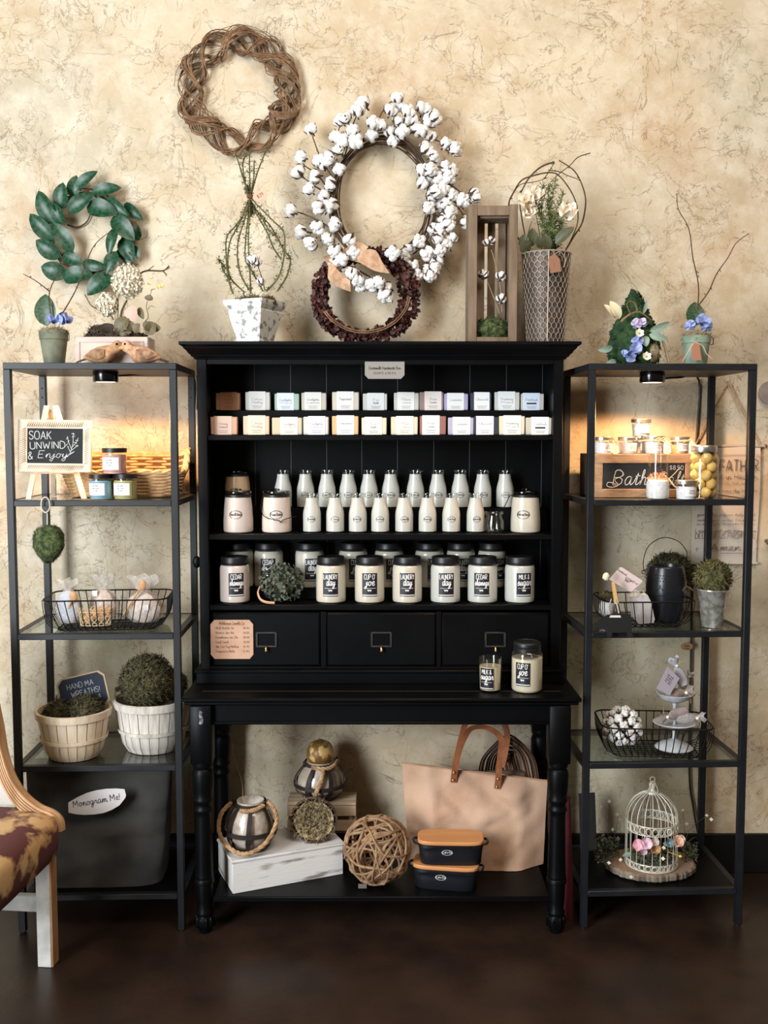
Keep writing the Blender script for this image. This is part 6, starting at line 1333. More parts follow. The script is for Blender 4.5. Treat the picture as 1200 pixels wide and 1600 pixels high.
def red_bag():
    Y = -.285; c = Vector((.590, Y, .0006)); L = lambda px, py: at(px, py, Y)-c; bt = [-.016, .018]
    t = thing('red_bag', 'dark red cloth bag standing behind the right table leg', 'bag', c)
    top = L(0, 1245).z
    def f(u, v):
        a = 2*PI*u; x0, x1 = bt[0]+.002*v, bt[1]-.016*v**1.3; x = (x0+x1)/2+(x1-x0)/2*cos(a); return (x, .045*(1-.6*v)*sin(a)+.004*noise.noise(Vector((x*30, v*6, 1))), v*top)
    part('bag_body', M('wine_cloth', (92, 18, 32), .9, 0, (70, 13, 25), 10, bump=.2, bscale=200), t, lambda b: b.grid(20, 12, f, closed_u=True), angle=80)
    part('hem', M('wine_hem', (64, 12, 22), .9), t, lambda b: b.tube([f(i/20, 1) for i in range(20)], .002, 5, closed=True))
red_bag()
tag(part('black_panel', M('matte_black', (28, 26, 25), .8), None, lambda b: b.box((-.028, -.004, .001), (.028, .004, .20), bev=.001), None, (at(913, 1300, -.07).x+.016, -.07, S4+.0006), (0, -.05, .05)), 'thin dark board leaning behind the red bag, left of right unit', 'board')
# ============================================================ right unit, first shelf
KR = 5.854; PR = lambda x, y, Y: at(925+x/KR, 640+y/KR, Y)
def bath_box():
    Y0, Y1 = -.262, -.045; xl, xr = at(927, 745, Y0).x, at(1084, 745, Y0).x; zt = at(1000, 709.5, Y0).z
    t = thing('chalk_box', 'wooden box with a chalkboard front reading bath, on the right unit', 'box', ((xl+xr)/2, (Y0+Y1)/2, S1)); hw, hd, hh = (xr-xl)/2, (Y1-Y0)/2, zt-S1
    FW = M('rough_frame_wood', (178, 146, 114), .8, 0, (142, 110, 82), 18, .35, .7, bump=.25, bscale=60, stretch=(.7, 2, 2)); DK = M('dark_box_wood', (62, 52, 46), .8, 0, (48, 40, 36), 12)
    w_ = .028
    part('frame_side', FW, t, lambda b: b.box((-hw, -hd-.006, hh-w_), (hw, -hd+.008, hh), bev=.001)); part('frame_side', FW, t, lambda b: b.box((-hw, -hd-.006, 0), (hw, -hd+.008, w_*.95), bev=.001))
    for x in (-hw, hw-w_): part('frame_side', FW, t, lambda b: b.box((x, -hd-.0055, w_*.95), (x+w_, -hd+.008, hh-w_), bev=.001))
    for x in (-hw, hw-.008): part('side_board', DK, t, lambda b: b.box((x, -hd+.0085, 0), (x+.008, hd, hh-.001), bev=.001))
    part('back_board', DK, t, lambda b: b.box((-hw+.0085, hd-.008, 0), (hw-.0085, hd, hh-.001)))
    part('lid_board', DK, t, lambda b: b.box((-hw+.0085, -hd+.0085, hh-.010), (hw-.0085, hd-.0085, hh-.001)))
    bd = part('board', CHALK, t, lambda b: b.box((-hw+w_-.001, -hd-.002, w_*.95-.001), (hw-w_+.001, -hd+.006, hh-w_+.001)))
    c = t.location; L = lambda x, y: PR(x, y, Y0-.004)-c
    pl = lambda x, y: (lambda u, v: (L(x, y).x+u, -hd-.0026, L(x, y).z+v)); CK = M('chalk', (206, 206, 204), .95)
    part('chalk_word', CK, bd, lambda b: lettering(b, 'Bath', .044, pl(190, 690), .055, True, align=1, slant=.22, fit=.100), smooth=False)
    part('chalk_word', CK, bd, lambda b: lettering(b, 'Salts', .040, pl(600, 690), .055, True, align=1, slant=.22, fit=.095), smooth=False)
    part('chalk_price', CK, bd, lambda b: lettering(b, '$8.50', .013, pl(712, 550), .11, False, align=1, fit=.042), smooth=False)
    part('chalk_flourish', CK, bd, lambda b: b.tube([(p.x, -hd-.0026, p.z) for p in crom([L(x, y) for x, y in ((210, 570), (260, 550), (290, 600), (210, 640), (240, 690), (190, 710), (140, 700), (150, 665), (220, 680))], 4)], .0009, 4))
    return zt, t.location.copy(), hw, hd
bzt, bloc, bhw, bhd = bath_box()
SILV = M('silver_lid', (206, 204, 200), .28, .95); SALT = M('white_salts', (248, 246, 246), .8, 0, (232, 229, 232), 90, bump=.15, bscale=220); PAPER = M('cream_paper', (240, 230, 212), .8)
def salt_jar(px, Y, z, label, r=.0305, h_=.053, tagged=False, rot=None, col=None):
    t = thing('salt_jar', label, 'jar', (at(px, 700, Y).x, Y, z), 0, 'small bath salt jars with silver lids', rot)
    part('salts', col or SALT, t, lambda b: b.lathe([(0, .001), (r*.82, .001), (r*.90, h_*.68), (0, h_*.69)], 24), 'sj%s%.3f' % (col.name if col else '', h_))
    part('glass', JGL, t, lambda b: b.lathe([(0, 0), (r*.84, 0), (r*.88, .003), (r*.97, h_*.74), (r*.95, h_*.80)], 28), 'sjg%.3f' % h_)
    part('lid', SILV, t, lambda b: b.lathe([(0, h_*.78), (r*1.0, h_*.78), (r*1.03, h_*.80), (r*1.03, h_*.97), (r*.98, h_), (r*.8, h_*.99), (0, h_*.99)], 32), 'sjl%.3f' % h_)
    l = part('label', M('jar_label', (240, 238, 240), .6), t, lambda b: b.grid(9, 2, lambda u, v: (lambda R_: (R_*sin((u-.5)*1.3+.25), -R_*cos((u-.5)*1.3+.25), h_*(.16+.46*v)))(r*(.885+.075*v)+.0012)), 'sjlab%.3f' % h_)
    part('lettering', PRINT, l, lambda b: [lettering(b, s_, .005, wrap(r*.955+.0014, h_*(.44-.13*k), .3), .1, True, squeeze=.8) for k, s_ in enumerate(('lavender', 'bath salts'))], 'sjt%.3f' % h_, smooth=False)
    if tagged:
        part('raffia_bow', M('raffia_tie', (222, 186, 140), .8), t, lambda b: (b.tube([((r*1.04)*cos(a), (r*1.04)*sin(a), h_*.74) for a in [2*PI*i/20 for i in range(20)]], .0018, 5, closed=True), [twig(b, [(r*.5*s_, -r*1.0, h_*.74), (r*(.5+.4*s_), -r*1.15, h_*.74+U(-.01, .012)), (r*(.5+.9*s_), -r*1.1, h_*.6+U(-.02, .0))], .0014, .001) for s_ in (-.6, .4, 1.2, .9)]))
        part('paper_tag', PAPER, t, lambda b: b.prism([(.010, .044), (.022, .030), (.026, .006), (.014, -.006), (.002, .004), (.002, .030)], 0, .0008, lambda u, v, d: (u+r*.55, -r*1.12-d, v)))
    return t
jz = bzt+.0006
salt_jar(943, -.225, jz, 'small silver-lidded salt jar, leftmost in the row on the chalk box', tagged=True)
salt_jar(981, -.222, jz, 'small silver-lidded salt jar, second in the row on the chalk box')
salt_jar(1022, -.222, jz, 'silver-lidded salt jar on the chalk box, behind the tall bottle', .0325, .056, True)
salt_jar(1062, -.220, jz, 'peach salt jar with raffia bow, rightmost on the chalk box', tagged=True, col=M('peach_salts', (226, 186, 150), .8, 0, (206, 160, 124), 90))
salt_jar(1001, -.190, jz+.0566, 'small silver-lidded salt jar stacked on top of the others')
salt_jar(1003, -.170, jz, 'plain salt jar in the middle of the back, under the stacked one', .029, .0555)
salt_jar(1073.5, -.345, S1, 'small silver-lidded salt jar standing before the chalk box', .0335, .058)
def salt_bottle():
    Y = -.335; c = Vector((at(1027.5, 770, Y).x, Y, S1)); m = mpp(Y, 1.4); t = thing('salt_bottle', 'tall clear bottle half filled with white salts before the chalk box', 'bottle', c)
    part('salts', SALT, t, lambda b: b.lathe([(0, .002), (15.5*m, .002), (17.3*m, .010), (17.3*m, 26*m), (15*m, 30*m), (0, 31*m)], 24))
    part('petals', M('pink_petals', (222, 160, 134), .8), t, lambda b: [leafquad(b, (U(-.022, .022), U(-.022, .022), 31*m+U(0, .018)), rdir(), .010, .007) for k in range(60)], smooth=False)
    part('glass', CLEAR, t, lambda b: b.lathe([(0, 0), (16*m, 0), (18.5*m, .004), (18.5*m, 27*m), (15.5*m, 33*m), (15*m, 80*m)], 28))
    part('raffia_bow', M('raffia_tie', (222, 186, 140), .8), t, lambda b: (b.tube([(16.4*m*cos(a), 16.4*m*sin(a), 32*m) for a in [2*PI*i/20 for i in range(20)]], .002, 5, closed=True), twig(b, [(.028, -.02, 32*m), (.042, -.03, 40*m), (.058, -.03, 50*m)], .0016, .001), twig(b, [(.028, -.02, 32*m), (.04, -.03, 22*m), (.05, -.03, 18*m)], .003, .002)))
salt_bottle()
def yellow_jar():
    Y = -.265-.062; c = Vector((at(1099, 770, Y).x+.002, -.318, S1)); m = mpp(-.32, 1.4); R = 22.5*m; H_ = 83*m; t = thing('mason_jar', 'large mason jar of yellow bath fizzies at the shelf right', 'jar', c)
    part('glass', CLEAR, t, lambda b: b.lathe([(0, 0), (R*.9, 0), (R, .005), (R, H_*.72), (R*.93, H_*.80), (R*.80, H_*.86), (R*.80, H_*.90)], 32))
    part('lid', SILV, t, lambda b: b.lathe([(0, H_*.88), (R*.86, H_*.88), (R*.88, H_*.90), (R*.88, H_*.985), (R*.84, H_), (0, H_*.998)], 32))
    YB = M('yellow_fizz', (232, 196, 116), .8, 0, (214, 168, 92), 30, bump=.3, bscale=100); r = .0185; r_ = random.Random(5)
    for j in range(5):
        for k in range(4):
            a = PI/2*k+j*.8; part('bath_fizzy', YB, t, lambda b: b.ball((0, 0, 0), (r, r, r*.9), 12, 8, nz=.1, seed=2), 'fizz', (R*.53*cos(a), R*.53*sin(a), .003+r*.9+j*r*1.42), (r_.uniform(0, 3), 0, r_.uniform(0, 3)))
yellow_jar()

# ============================================================ right unit, second shelf
KQ = 5.217; PQ = lambda x, y, Y: at(920+x/KQ, 840+y/KQ, Y)
c3 = at(1004, 960, -.235); c3.z = S2
wire_basket('black wire basket on the right unit holding the punched lantern', c3, .03, .285, .20, .085, 9, 7)
def punched():
    Y = -.215; c = Vector((at(1040, 960, Y).x, Y, S2+.0098)); m = mpp(Y, 1.0); t = thing('punched_lantern', 'black barrel-shaped punched metal lantern with wire handle', 'lantern', c); BL = M('satin_black', (35, 38, 45), .28, .35)
    prof = [(24, 0), (25, 2), (29, 22), (31, 42), (30.5, 60), (27.5, 78), (26, 84)]; pr = [(p.x*m, p.z*m) for p in crom([(r, 0, z) for r, z in prof], 4)]
    part('body', BL, t, lambda b: (b.lathe([(0, .0005)]+pr+[(24.5*m, 85*m), (23*m, 85*m), (22*m, 80*m)], 40), b.lathe([(0, 4*m), (23*m, 4*m)], 20)))
    def holes(b):
        def ra(z):
            for i in range(len(pr)-1):
                if pr[i][1] <= z <= pr[i+1][1]: return pr[i][0]+(pr[i+1][0]-pr[i][0])*(z-pr[i][1])/(pr[i+1][1]-pr[i][1])
            return pr[-1][0]
        def dot(a, z, rx=.0017, rz=.0017, tw=0):
            rx *= 1.35; rz *= 1.35
            R_ = ra(z)+.0004; vs = []
            for k in range(6):
                x, y = rx*cos(PI/3*k), rz*sin(PI/3*k); x, y = x*cos(tw)-y*sin(tw), x*sin(tw)+y*cos(tw); vs.append((R_*sin(a+x/R_), -R_*cos(a+x/R_), z+y))
            b.add(vs, [tuple(range(6))])
        for k in range(44):
            a = 2*PI*k/44
            for z in (72, 68, 64, 10, 14, 18): dot(a+(.07 if z in (68, 14) else 0), z*m)
        for k in range(11):
            a = 2*PI*k/11
            for j in range(8): dot(a+.16*cos(j*PI/4), (41+14*sin(j*PI/4))*m, .0014, .005, -(j*PI/4-PI/2))
            dot(a, 41*m, .002, .002)
    part('punched_holes', M('hole_dark', (4, 4, 5), .9), t, holes, smooth=False)
    L = lambda x, y: PQ(x, y, Y)-c
    part('wire_handle', WIRE, t, lambda b: b.tube(crom([L(450, 280), L(445, 190), L(480, 80), L(560, 15), L(640, 0), L(730, 30), L(785, 90), L(800, 140), L(770, 290)], 6), .0013, 6))
    for (x, y) in ((447, 280), (770, 290)): part('handle_eye', WIRE, t, lambda b: b.tube([L(x, y)+Vector((.006*cos(a), 0, .006*sin(a))) for a in [2*PI*i/12 for i in range(12)]], .0013, 5, closed=True))
punched()
mb4 = mossball((at(1046, 900, -.07).x, -.072, at(1046, 898, -.072).z), .073, 'large dark moss ball in a pot behind the punched lantern', MOSSD, 1600, seed=6)
part('pot', M('dark_pot', (30, 28, 26), .7), mb4, lambda b: (lambda h_: b.lathe([(0, -h_), (.036, -h_), (.050, -.045), (.047, -.045), (.040, -.06), (0, -.06)], 24))(mb4.location.z-S2))
def galv():
    Y = -.285; c = Vector((at(1113, 975, Y).x, Y, S2)); m = mpp(Y, 1.0); t = thing('galvanized_pot', 'shiny galvanized metal pot on the right unit shelf', 'pot', c)
    part('pot', M('galvanized', (222, 222, 216), .26, .62, (166, 164, 156), 60, .40, .62, 5, bump=.15, bscale=40), t, lambda b: b.lathe([(0, .0005), (15.5*m, .0005), (16*m, .003), (24*m, 57*m), (25*m, 58*m), (25*m, 60*m), (22.5*m, 59*m), (20*m, 40*m), (0, 40*m)], 32))
    part('rust_vine', TWIGB, t, lambda b: (twig(b, [PQ(*q, Y-.04)-c for q in ((850, 430), (800, 400), (770, 430), (790, 450))], .003, .002),))
    mossball((c.x-.002, Y, at(1113, 903, Y).z), .052, 'green-brown moss ball sitting in the galvanized pot', MOSSO, 1300, seed=8)
galv()
PK = M('pink_card', (226, 206, 202), .7)
def gift_packs():
    Y = -.285; q = PQ(300, 700, Y); c = Vector((at(966, 965, Y).x, Y, S2+.0098)); L = lambda x, y, yy=Y: PQ(x, y, yy)-c
    t = thing('gift_pack', 'white paper pack with a tilted pink card in right wire basket', 'gift bag', c)
    part('paper_bag', M('white_tissue', (210, 206, 206), .8, 0, (186, 182, 184), 20, bump=.4, bscale=50), t, lambda b: b.prism([(330, 480), (400, 470), (470, 460), (500, 520), (530, 660), (520, 690), (400, 700), (360, 640)], -.012, .02, lambda u, v, d: L(u, v)+Vector((0, d, 0))))
    cd = part('card', PK, t, lambda b: b.prism([(165, 340), (250, 243), (270, 241), (430, 345), (437, 358), (350, 440), (330, 440)], 0, .0012, lambda u, v, d: L(u, v, Y-.03)+Vector((0, -d, 0))))
    def wr(b):
        pl = lambda x, y: (lambda u, v: tuple(L(x, y, Y-.0318)+Vector((u*cos(-.58)-v*sin(-.58), 0, u*sin(-.58)+v*cos(-.58)))))
        lettering(b, 'handmade', .007, pl(270, 290), .1, True, squeeze=.9); lettering(b, 'soap', .010, pl(320, 345), .1, True); lettering(b, 'gift set', .006, pl(370, 370), .1, True)
        cow(b, pl(310, 355), .007)
    part('lettering', M('card_ink', (110, 96, 96), .8), cd, wr, smooth=False)
    part('film_curl', CELLO, t, lambda b: b.grid(8, 6, lambda u, v: tuple(L(340+120*u, 420+60*v, Y-.03)+Vector((0, .01*sin(u*7+v*3), .006*sin(u*9))))))
    t2 = thing('moss_packet', 'clear packet of moss at the left end of right wire basket', 'gift bag', Vector((at(948, 965, -.20).x, -.20, S2+.0098)))
    part('moss', MOSSD, t2, lambda b: mossy(b, (0, 0, .072), (.030, .022, .014), 200, .015)); part('packet', M('white_tissue', (210, 206, 206), .8), t2, lambda b: b.ball((0, 0, .034), (.026, .018, .033), 12, 8, nz=.2))
    t3 = thing('clothespin', 'wooden clothespin tag with cream rosette above the pig ornament', 'clip', L(215, 450, -.36)+c)
    L3 = lambda x, y, yy=-.36: PQ(x, y, yy)-t3.location
    part('pin', M('pin_wood', (222, 176, 112), .6), t3, lambda b: b.prism([(185, 365), (208, 360), (242, 535), (208, 540)], -.004, .004, lambda u, v, d: L3(u, v)+Vector((0, d, 0))))
    part('rosette', M('cream_rosette', (240, 224, 198), .8), t3, lambda b: b.ball(L3(142, 318), (.011, .008, .012), 10, 8, nz=.4))
gift_packs()
def pig():
    Y = -.402; c = PQ(195, 720, Y); L = lambda x, y: PQ(x, y, Y)-c; t = thing('pig_ornament', 'flat black pig cutout hanging on the right shelf front', 'ornament', c)
    out = [(60, 650), (80, 665), (120, 650), (150, 630), (250, 615), (300, 620), (325, 632), (338, 620), (342, 650), (350, 690), (352, 810), (315, 810), (308, 768), (240, 775), (190, 772), (180, 808), (150, 810), (145, 765), (120, 745), (60, 738), (35, 715), (42, 695), (75, 690), (70, 668)]
    part('cutout', M('pig_black', (16, 16, 17), .75), t, lambda b: b.prism([tuple(p) for p in out], -.003, .003, lambda u, v, d: L(u, v)+Vector((0, d, 0))), smooth=False)
    RB_ = M('white_ribbon', (226, 222, 220), .7)
    part('ribbon', RB_, t, lambda b: (b.add([L(165, 650)+Vector((0, -.0036, 0)), L(260, 650)+Vector((0, -.0036, 0)), L(255, 632)+Vector((0, -.0036, 0)), L(175, 632)+Vector((0, -.0036, 0))], [(0, 1, 2, 3)]), b.tube([L(170, 625), L(165, 560), L(185, 500)], .0045, 6, flat=.35), b.tube([L(245, 615), L(235, 560), L(215, 500)], .0045, 6, flat=.35)))
pig()

# ============================================================ right unit, third shelf
KS = 3.636; PS = lambda x, y, Y: at(870+x/KS, 980+y/KS, Y)
c4 = at(1019, 1170, -.245); c4.z = S3
wire_basket('black wire basket on the right unit holding cotton and a stand', c4, -.07, .345, .215, .098, 13, 8)
def cotton_ball():
    Y = -.245; q = PS(370, 555, Y); R = 33*mpp(Y, .6); t = thing('cotton_ball', 'round ball of cotton bolls in the lower right wire basket', 'decoration', (q.x, Y, S3+.0098+R))
    part('core', CALYX, t, lambda b: b.ball((0, 0, 0), R*.66, 12, 8))
    n = 44
    for k in range(n):
        z = 1-2*(k+.5)/n; r = math.sqrt(1-z*z); a = k*2.39996; d = Vector((r*cos(a), r*sin(a), z)); boll(t, d*R*.78, R*.205*U(.85, 1.1), (d+rdir()*.3).to_track_quat('Z', 'Y').to_euler(), k % 4)
cotton_ball()
def tier_stand():
    Y = -.255; c = Vector((at(1053, 1165, Y).x, Y, S3+.0098)); m = mpp(Y, .6); L = lambda x, y, yy=Y: PS(x, y, yy)-c
    t = thing('tiered_stand', 'white two-tier metal stand in the lower right wire basket', 'stand', c); WM = M('white_metal', (214, 220, 226), .45, .1, (188, 194, 200), 30)
    z1, z2 = L(0, 560).z, L(0, 420).z
    part('base', WM, t, lambda b: b.lathe([(0, .0005), (29*m, .0005), (29.5*m, .003), (26*m, .008), (22*m, .014), (12*m, .021), (4*m, .030), (0, .030)], 36))
    part('stem', WM, t, lambda b: b.lathe([(0, .02), (3*m, .02), (2.6*m, z1*.6), (3.2*m, z1), (2.4*m, z1+.01), (2.8*m, z2*.9), (4.2*m, z2*.95), (4.2*m, z2), (0, z2)], 16))
    part('lower_plate', WM, t, lambda b: b.lathe([(0, z1-.001), (12*m, z1-.003), (26*m, z1+.004), (33*m, z1+.012), (32*m, z1+.014), (25*m, z1+.007), (0, z1+.003)], 36))
    part('upper_bowl', WM, t, lambda b: b.lathe([(0, z2-.004), (10*m, z2-.002), (22*m, z2+.010), (28*m, z2+.026), (27*m, z2+.027), (20*m, z2+.013), (0, z2+.002)], 36))
    FILM = clothmat('grey_film', (190, 184, 184), .62)
    def sach(x, y, yy, a, s_, label, mat):
        t2 = thing('sachet', label, 'sachet', L(x, y, yy)+c, 0, 'tied sachets on the white stand', (0, a, 0))
        prof = [(.10, -1.75), (.75, -1.6), (1.0, -1.0), (1.02, -.4), (.85, .1), (.35, .5), (.22, .62), (.45, .85), (.95, 1.45)]
        part('bag', mat, t2, lambda b: b.grid(18, 9, lambda u, v: (lambda p, k: (p[0]*s_*.62*cos(2*PI*u)*(1+.16*sin(u*31+k)*(k > 4)), p[0]*s_*.42*sin(2*PI*u), p[1]*s_+(.2*s_*sin(u*25) if k == 8 else 0)))(prof[round(v*8)], round(v*8)), closed_u=True))
        part('string', M('jute', (190, 166, 130), .9), t2, lambda b: (b.tube([(.16*s_*cos(q_), .12*s_*sin(q_), .6*s_) for q_ in [2*PI*i/12 for i in range(12)]], .0014, 5, closed=True), twig(b, [(0, -.12*s_, .6*s_), (.5*s_, -.3*s_, .9*s_), (1.2*s_, -.3*s_, .8*s_)], .0012, .0008)))
        part('cotton_bead', M('bead', (240, 236, 228), .8), t2, lambda b: b.ball((.05*s_, -.2*s_, .62*s_), .0055, 8, 6))
    WS = M('white_sachet', (206, 208, 216), .7, 0, (180, 182, 192), 30, bump=.3, bscale=60); GS = M('mauve_sachet', (150, 136, 132), .75, 0, (122, 110, 108), 30, bump=.3, bscale=60)
    sach(660, 500, Y-.030, -1.9, .030, 'mauve sachet lying at the left of the lower plate', GS)
    sach(765, 515, Y-.035, 1.5, .028, 'grey sachet lying at the right of the lower plate', FILM)
    sach(700, 375, Y-.018, 1.35, .030, 'brown-mauve sachet lying in the upper bowl', GS)
    sach(690, 250, Y-.005, -.42, .030, 'white sachet standing upright at the top of the stand', WS)
    sach(735, 300, Y+.020, .5, .022, 'small pale sachet leaning at the right of the upper bowl', FILM)
    cd = tag(part('gift_card', M('lilac_card', (166, 156, 166), .8), None, lambda b: b.prism([(PS(u, v, Y-.045)-PS(632, 305, Y-.045)).xz[:] for u, v in ((628, 222), (697, 290), (640, 388), (566, 348))], -.001, .001, lambda u, v, d: (u, d, v)), None, PS(632, 305, Y-.045)), 'lilac-grey printed card leaning on the upper bowl', 'card')
    part('lettering', M('card_ink2', (96, 88, 98), .8), cd, lambda b: [lettering(b, s_, .0055, (lambda k: lambda x, z: ((x*cos(-.75)-z*sin(-.75))+.0045*(2-k)*.7, -.0016, x*sin(-.75)+z*cos(-.75)+.008*(2-k)*.8))(k), .1, True, squeeze=.9) for k, s_ in enumerate(('wax melts', 'lavender', 'and linen', 'ten cubes'))], smooth=False)
tier_stand()
q = at(1073, 1010, WALLY-.03)
t = tag(part('oval_tag', M('wood_tag', (186, 150, 112), .7, 0, (166, 130, 94), 20), None, lambda b: b.prism([(.021*cos(2*PI*k/20), .0135*sin(2*PI*k/20)) for k in range(20)], -.0015, .0015, lambda u, v, d: (u, d, v)), None, q), 'small oval wooden tag hanging on the black cord', 'tag')
part('lettering', INKD, t, lambda b: (lettering(b, 'home', .007, flat(0, .0, -.0019), .12, True), lettering(b, 'made', .005, flat(.002, -.008, -.0019), .12, True)), smooth=False)

# ============================================================ right unit, bottom: birdcage on a wood slice
KB = 5.714; PB = lambda x, y, Y: at(910+x/KB, 1205+y/KB, Y)
slc = Vector((.872, -.212, S4)); 
def slice_():
    t = thing('wood_slice', 'rough wood slice with bark on the bottom of the right unit', 'wood slice', slc); N_ = 110; r_ = random.Random(3); rad = [.136*(1+.05*sin(2*PI*k/N_*2+1)+r_.uniform(-.026, .026)) for k in range(N_)]
    pt = lambda u, s_: (rad[round(u*N_) % N_]*s_*cos(2*PI*u), rad[round(u*N_) % N_]*s_*.86*sin(2*PI*u))
    part('bark', M('bark', (150, 136, 120), .95, 0, (84, 72, 62), 40, .35, .65, bump=.6, bscale=60, stretch=(1, 1, .3)), t, lambda b: b.grid(N_, 4, lambda u, v: (*pt(u, (.95, 1.02, 1.03, .985)[round(v*3)]), (.0005, .006, .020, .026)[round(v*3)]), closed_u=True), angle=20)
    part('cut_face', M('cut_wood', (176, 142, 112), .8, 0, (140, 120, 106), 14, .35, .7), t, lambda b: b.grid(N_, 6, lambda u, v: (*pt(u, .985*v), .026-.0003*v), closed_u=True))
    return slc.z+.0264
szt = slice_()
def cage():
    Y = -.235; c = Vector((at(1017, 1345, Y).x, Y, szt)); m = mpp(Y, .25); R = 40*m*.98; t = thing('birdcage', 'small white wire birdcage with domed top on the wood slice', 'birdcage', c); WC = M('cage_white', (226, 220, 204), .5, .2); L = lambda x, y, yy=Y: PB(x, y, yy)-c
    zb0, zb1 = L(0, 500).z, L(0, 425).z; zt = L(0, 185).z
    part('floor_plate', WC, t, lambda b: b.lathe([(0, .001), (R*1.02, .001), (R*1.04, .004), (0, .004)], 36))
    def band(b, z0, z1):
        b.tube([(R*1.01*cos(2*PI*i/36), R*1.01*sin(2*PI*i/36), z0) for i in range(36)], .0016, 5, closed=True); b.tube([(R*1.01*cos(2*PI*i/36), R*1.01*sin(2*PI*i/36), z1) for i in range(36)], .0016, 5, closed=True)
        for k in range(26):
            a0 = 2*PI*k/26; hgt = (z1-z0)/2
            b.tube([(R*1.01*cos(a0+.10*cos(q_)), R*1.01*sin(a0+.10*cos(q_)), (z0+z1)/2+hgt*.8*sin(q_)) for q_ in [2*PI*i/10 for i in range(10)]], .0014, 4, closed=True)
            b.tube([(R*1.01*cos(a0+.12), R*1.01*sin(a0+.12), z0), (R*1.01*cos(a0+.15), R*1.01*sin(a0+.15), z1)], .0012, 4)
    part('filigree_band', WC, t, lambda b: band(b, zb0, zb1)); part('base_band', WC, t, lambda b: band(b, .004, .024))
    for k in range(20):
        a = 2*PI*k/20+.1
        def w_(b):
            pts = [(R, .004), (R, zb0), (R, zb1), (R*.95, zb1+(zt-zb1)*.35), (R*.74, zb1+(zt-zb1)*.70), (R*.42, zb1+(zt-zb1)*.93), (R*.2, zt)]
            ps = [Vector(pts[0]+(0,)), Vector(pts[1]+(0,))]+[Vector((p.x, p.y, 0)) for p in crom([(x, z, 0) for x, z in pts[2:]], 4)]; b.tube([(p.x, 0, p.y) for p in ps], .0014, 5)
        part('bar', WC, t, w_, 'cagebar', (0, 0, 0), (0, 0, a))
    part('finial', WC, t, lambda b: (b.lathe([(R*.26, zt-.004), (R*.24, zt+.002), (R*.12, zt+.006), (R*.10, zt+.014), (R*.14, zt+.022), (R*.13, zt+.030), (R*.05, zt+.034), (0, zt+.034)], 20), b.tube([(.008*cos(q_), 0, zt+.042+.008*sin(q_)) for q_ in [2*PI*i/14 for i in range(14)]], .0013, 5, closed=True)))
    part('latch', WC, t, lambda b: b.tube([(R*.45+.007*cos(q_), -R*.95, (zb0+zb1)/2+.010*sin(q_)) for q_ in [2*PI*i/14 for i in range(14)]], .0018, 5, closed=True))
    part('string_bow', M('bow_cord', (206, 198, 180), .8), t, lambda b: (twig(b, [(0, -.008, zt+.04), (-.012, -.014, zt+.022), (-.030, -.02, zt-.004), (-.045, -.03, zt-.010)], .0013, .001), twig(b, [(.003, -.008, zt+.04), (.014, -.012, zt+.012), (.012, -.02, zt-.004)], .0013, .001)))
    g = thing('cage_flowers', 'pink and white artificial flowers with greenery around the birdcage', 'plant', c+Vector((0, 0, .0006)))
    GD = M('dusky_green', (72, 76, 58), .8, 0, (104, 104, 84), 40); L2 = lambda x, y, yy: PB(x, y, yy)-g.location
    def gm(b):
        for k in range(420):
            a = U(0, 2*PI); r = math.sqrt(U(0, 1))*R*.85; leafquad(b, (r*cos(a), r*sin(a), .010+U(0, .05)*(1-r/R*.5)), rdir(), U(.010, .018), U(.006, .010))
        for k in range(420): leafquad(b, L2(U(110, 330), U(600, 830), -.20+U(-.05, .06))+Vector((0, 0, .006)), rdir(), U(.006, .014), U(.004, .008))
        for k in range(200): leafquad(b, L2(U(880, 1030), U(640, 850), -.20+U(-.04, .05))+Vector((0, 0, .004)), rdir(), U(.006, .013), U(.004, .008))
        b.v = [Vector((p.x, p.y, max(p.z, .0003-.0)+0)) for p in b.v]
    part('greenery', GD, g, gm, smooth=False, kind='stuff')
    FLW = [(500, 670, .024, (244, 196, 206)), (560, 650, .024, (240, 214, 226)), (640, 640, .018, (206, 192, 186)), (640, 700, .022, (196, 156, 110)), (850, 640, .024, (232, 196, 176)), (870, 610, .018, (226, 200, 176)), (780, 640, .018, (120, 150, 152)), (545, 720, .014, (236, 206, 222))]
    for (x, y, s_, col) in FLW:
        mt = M('cagefl_%d_%d' % col[:2], col, .6, sss=.1); e = part('flower', M('blossom_heart', (214, 206, 220), .7), g, lambda b: b.ball((0, 0, .1), .12, 6, 5), 'bheart', L2(x, y, Y-R-.012), (U(.9, 1.5), U(-.5, .5), 0), s_*1.3)
        for k in range(5): part('petal', mt, e, lambda b: petal(b, 1, .9, .4, 5), 'cfp'+mt.name, (0, 0, 0), (.75, 0, 2*PI/5*k), 1)
    for (x, y) in ((340, 790), (237, 818), (720, 780), (725, 685), (435, 943), (310, 385), (335, 430), (270, 520), (185, 570), (165, 318), (240, 270), (895, 348), (930, 470), (1110, 395), (1150, 430), (320, 600)):
        yy = Y-R-.02 if y > 600 else -.16
        part('white_floret', M('white_petal', (236, 232, 214), .6), g, lambda b: [leafquad(b, (.35*cos(PI/2*k), 0, .35*sin(PI/2*k)), (0, -1, 0), .9, .6, (cos(PI/2*k), 0, sin(PI/2*k))) for k in range(4)], 'floret', L2(x, y, yy), (U(-.4, .4), 0, U(-.4, .4)), .0085)
    part('floret_stem', GD, g, lambda b: [twig(b, [L2(*p, -.17) for p in s_], .0009, .0006) for s_ in (((250, 700), (300, 520), (320, 400)), ((220, 720), (210, 600), (190, 570)), ((230, 650), (230, 450), (240, 280)), ((900, 700), (960, 520), (1110, 400)), ((900, 680), (910, 500), (895, 355)), ((930, 640), (1000, 590), (1020, 600)))])
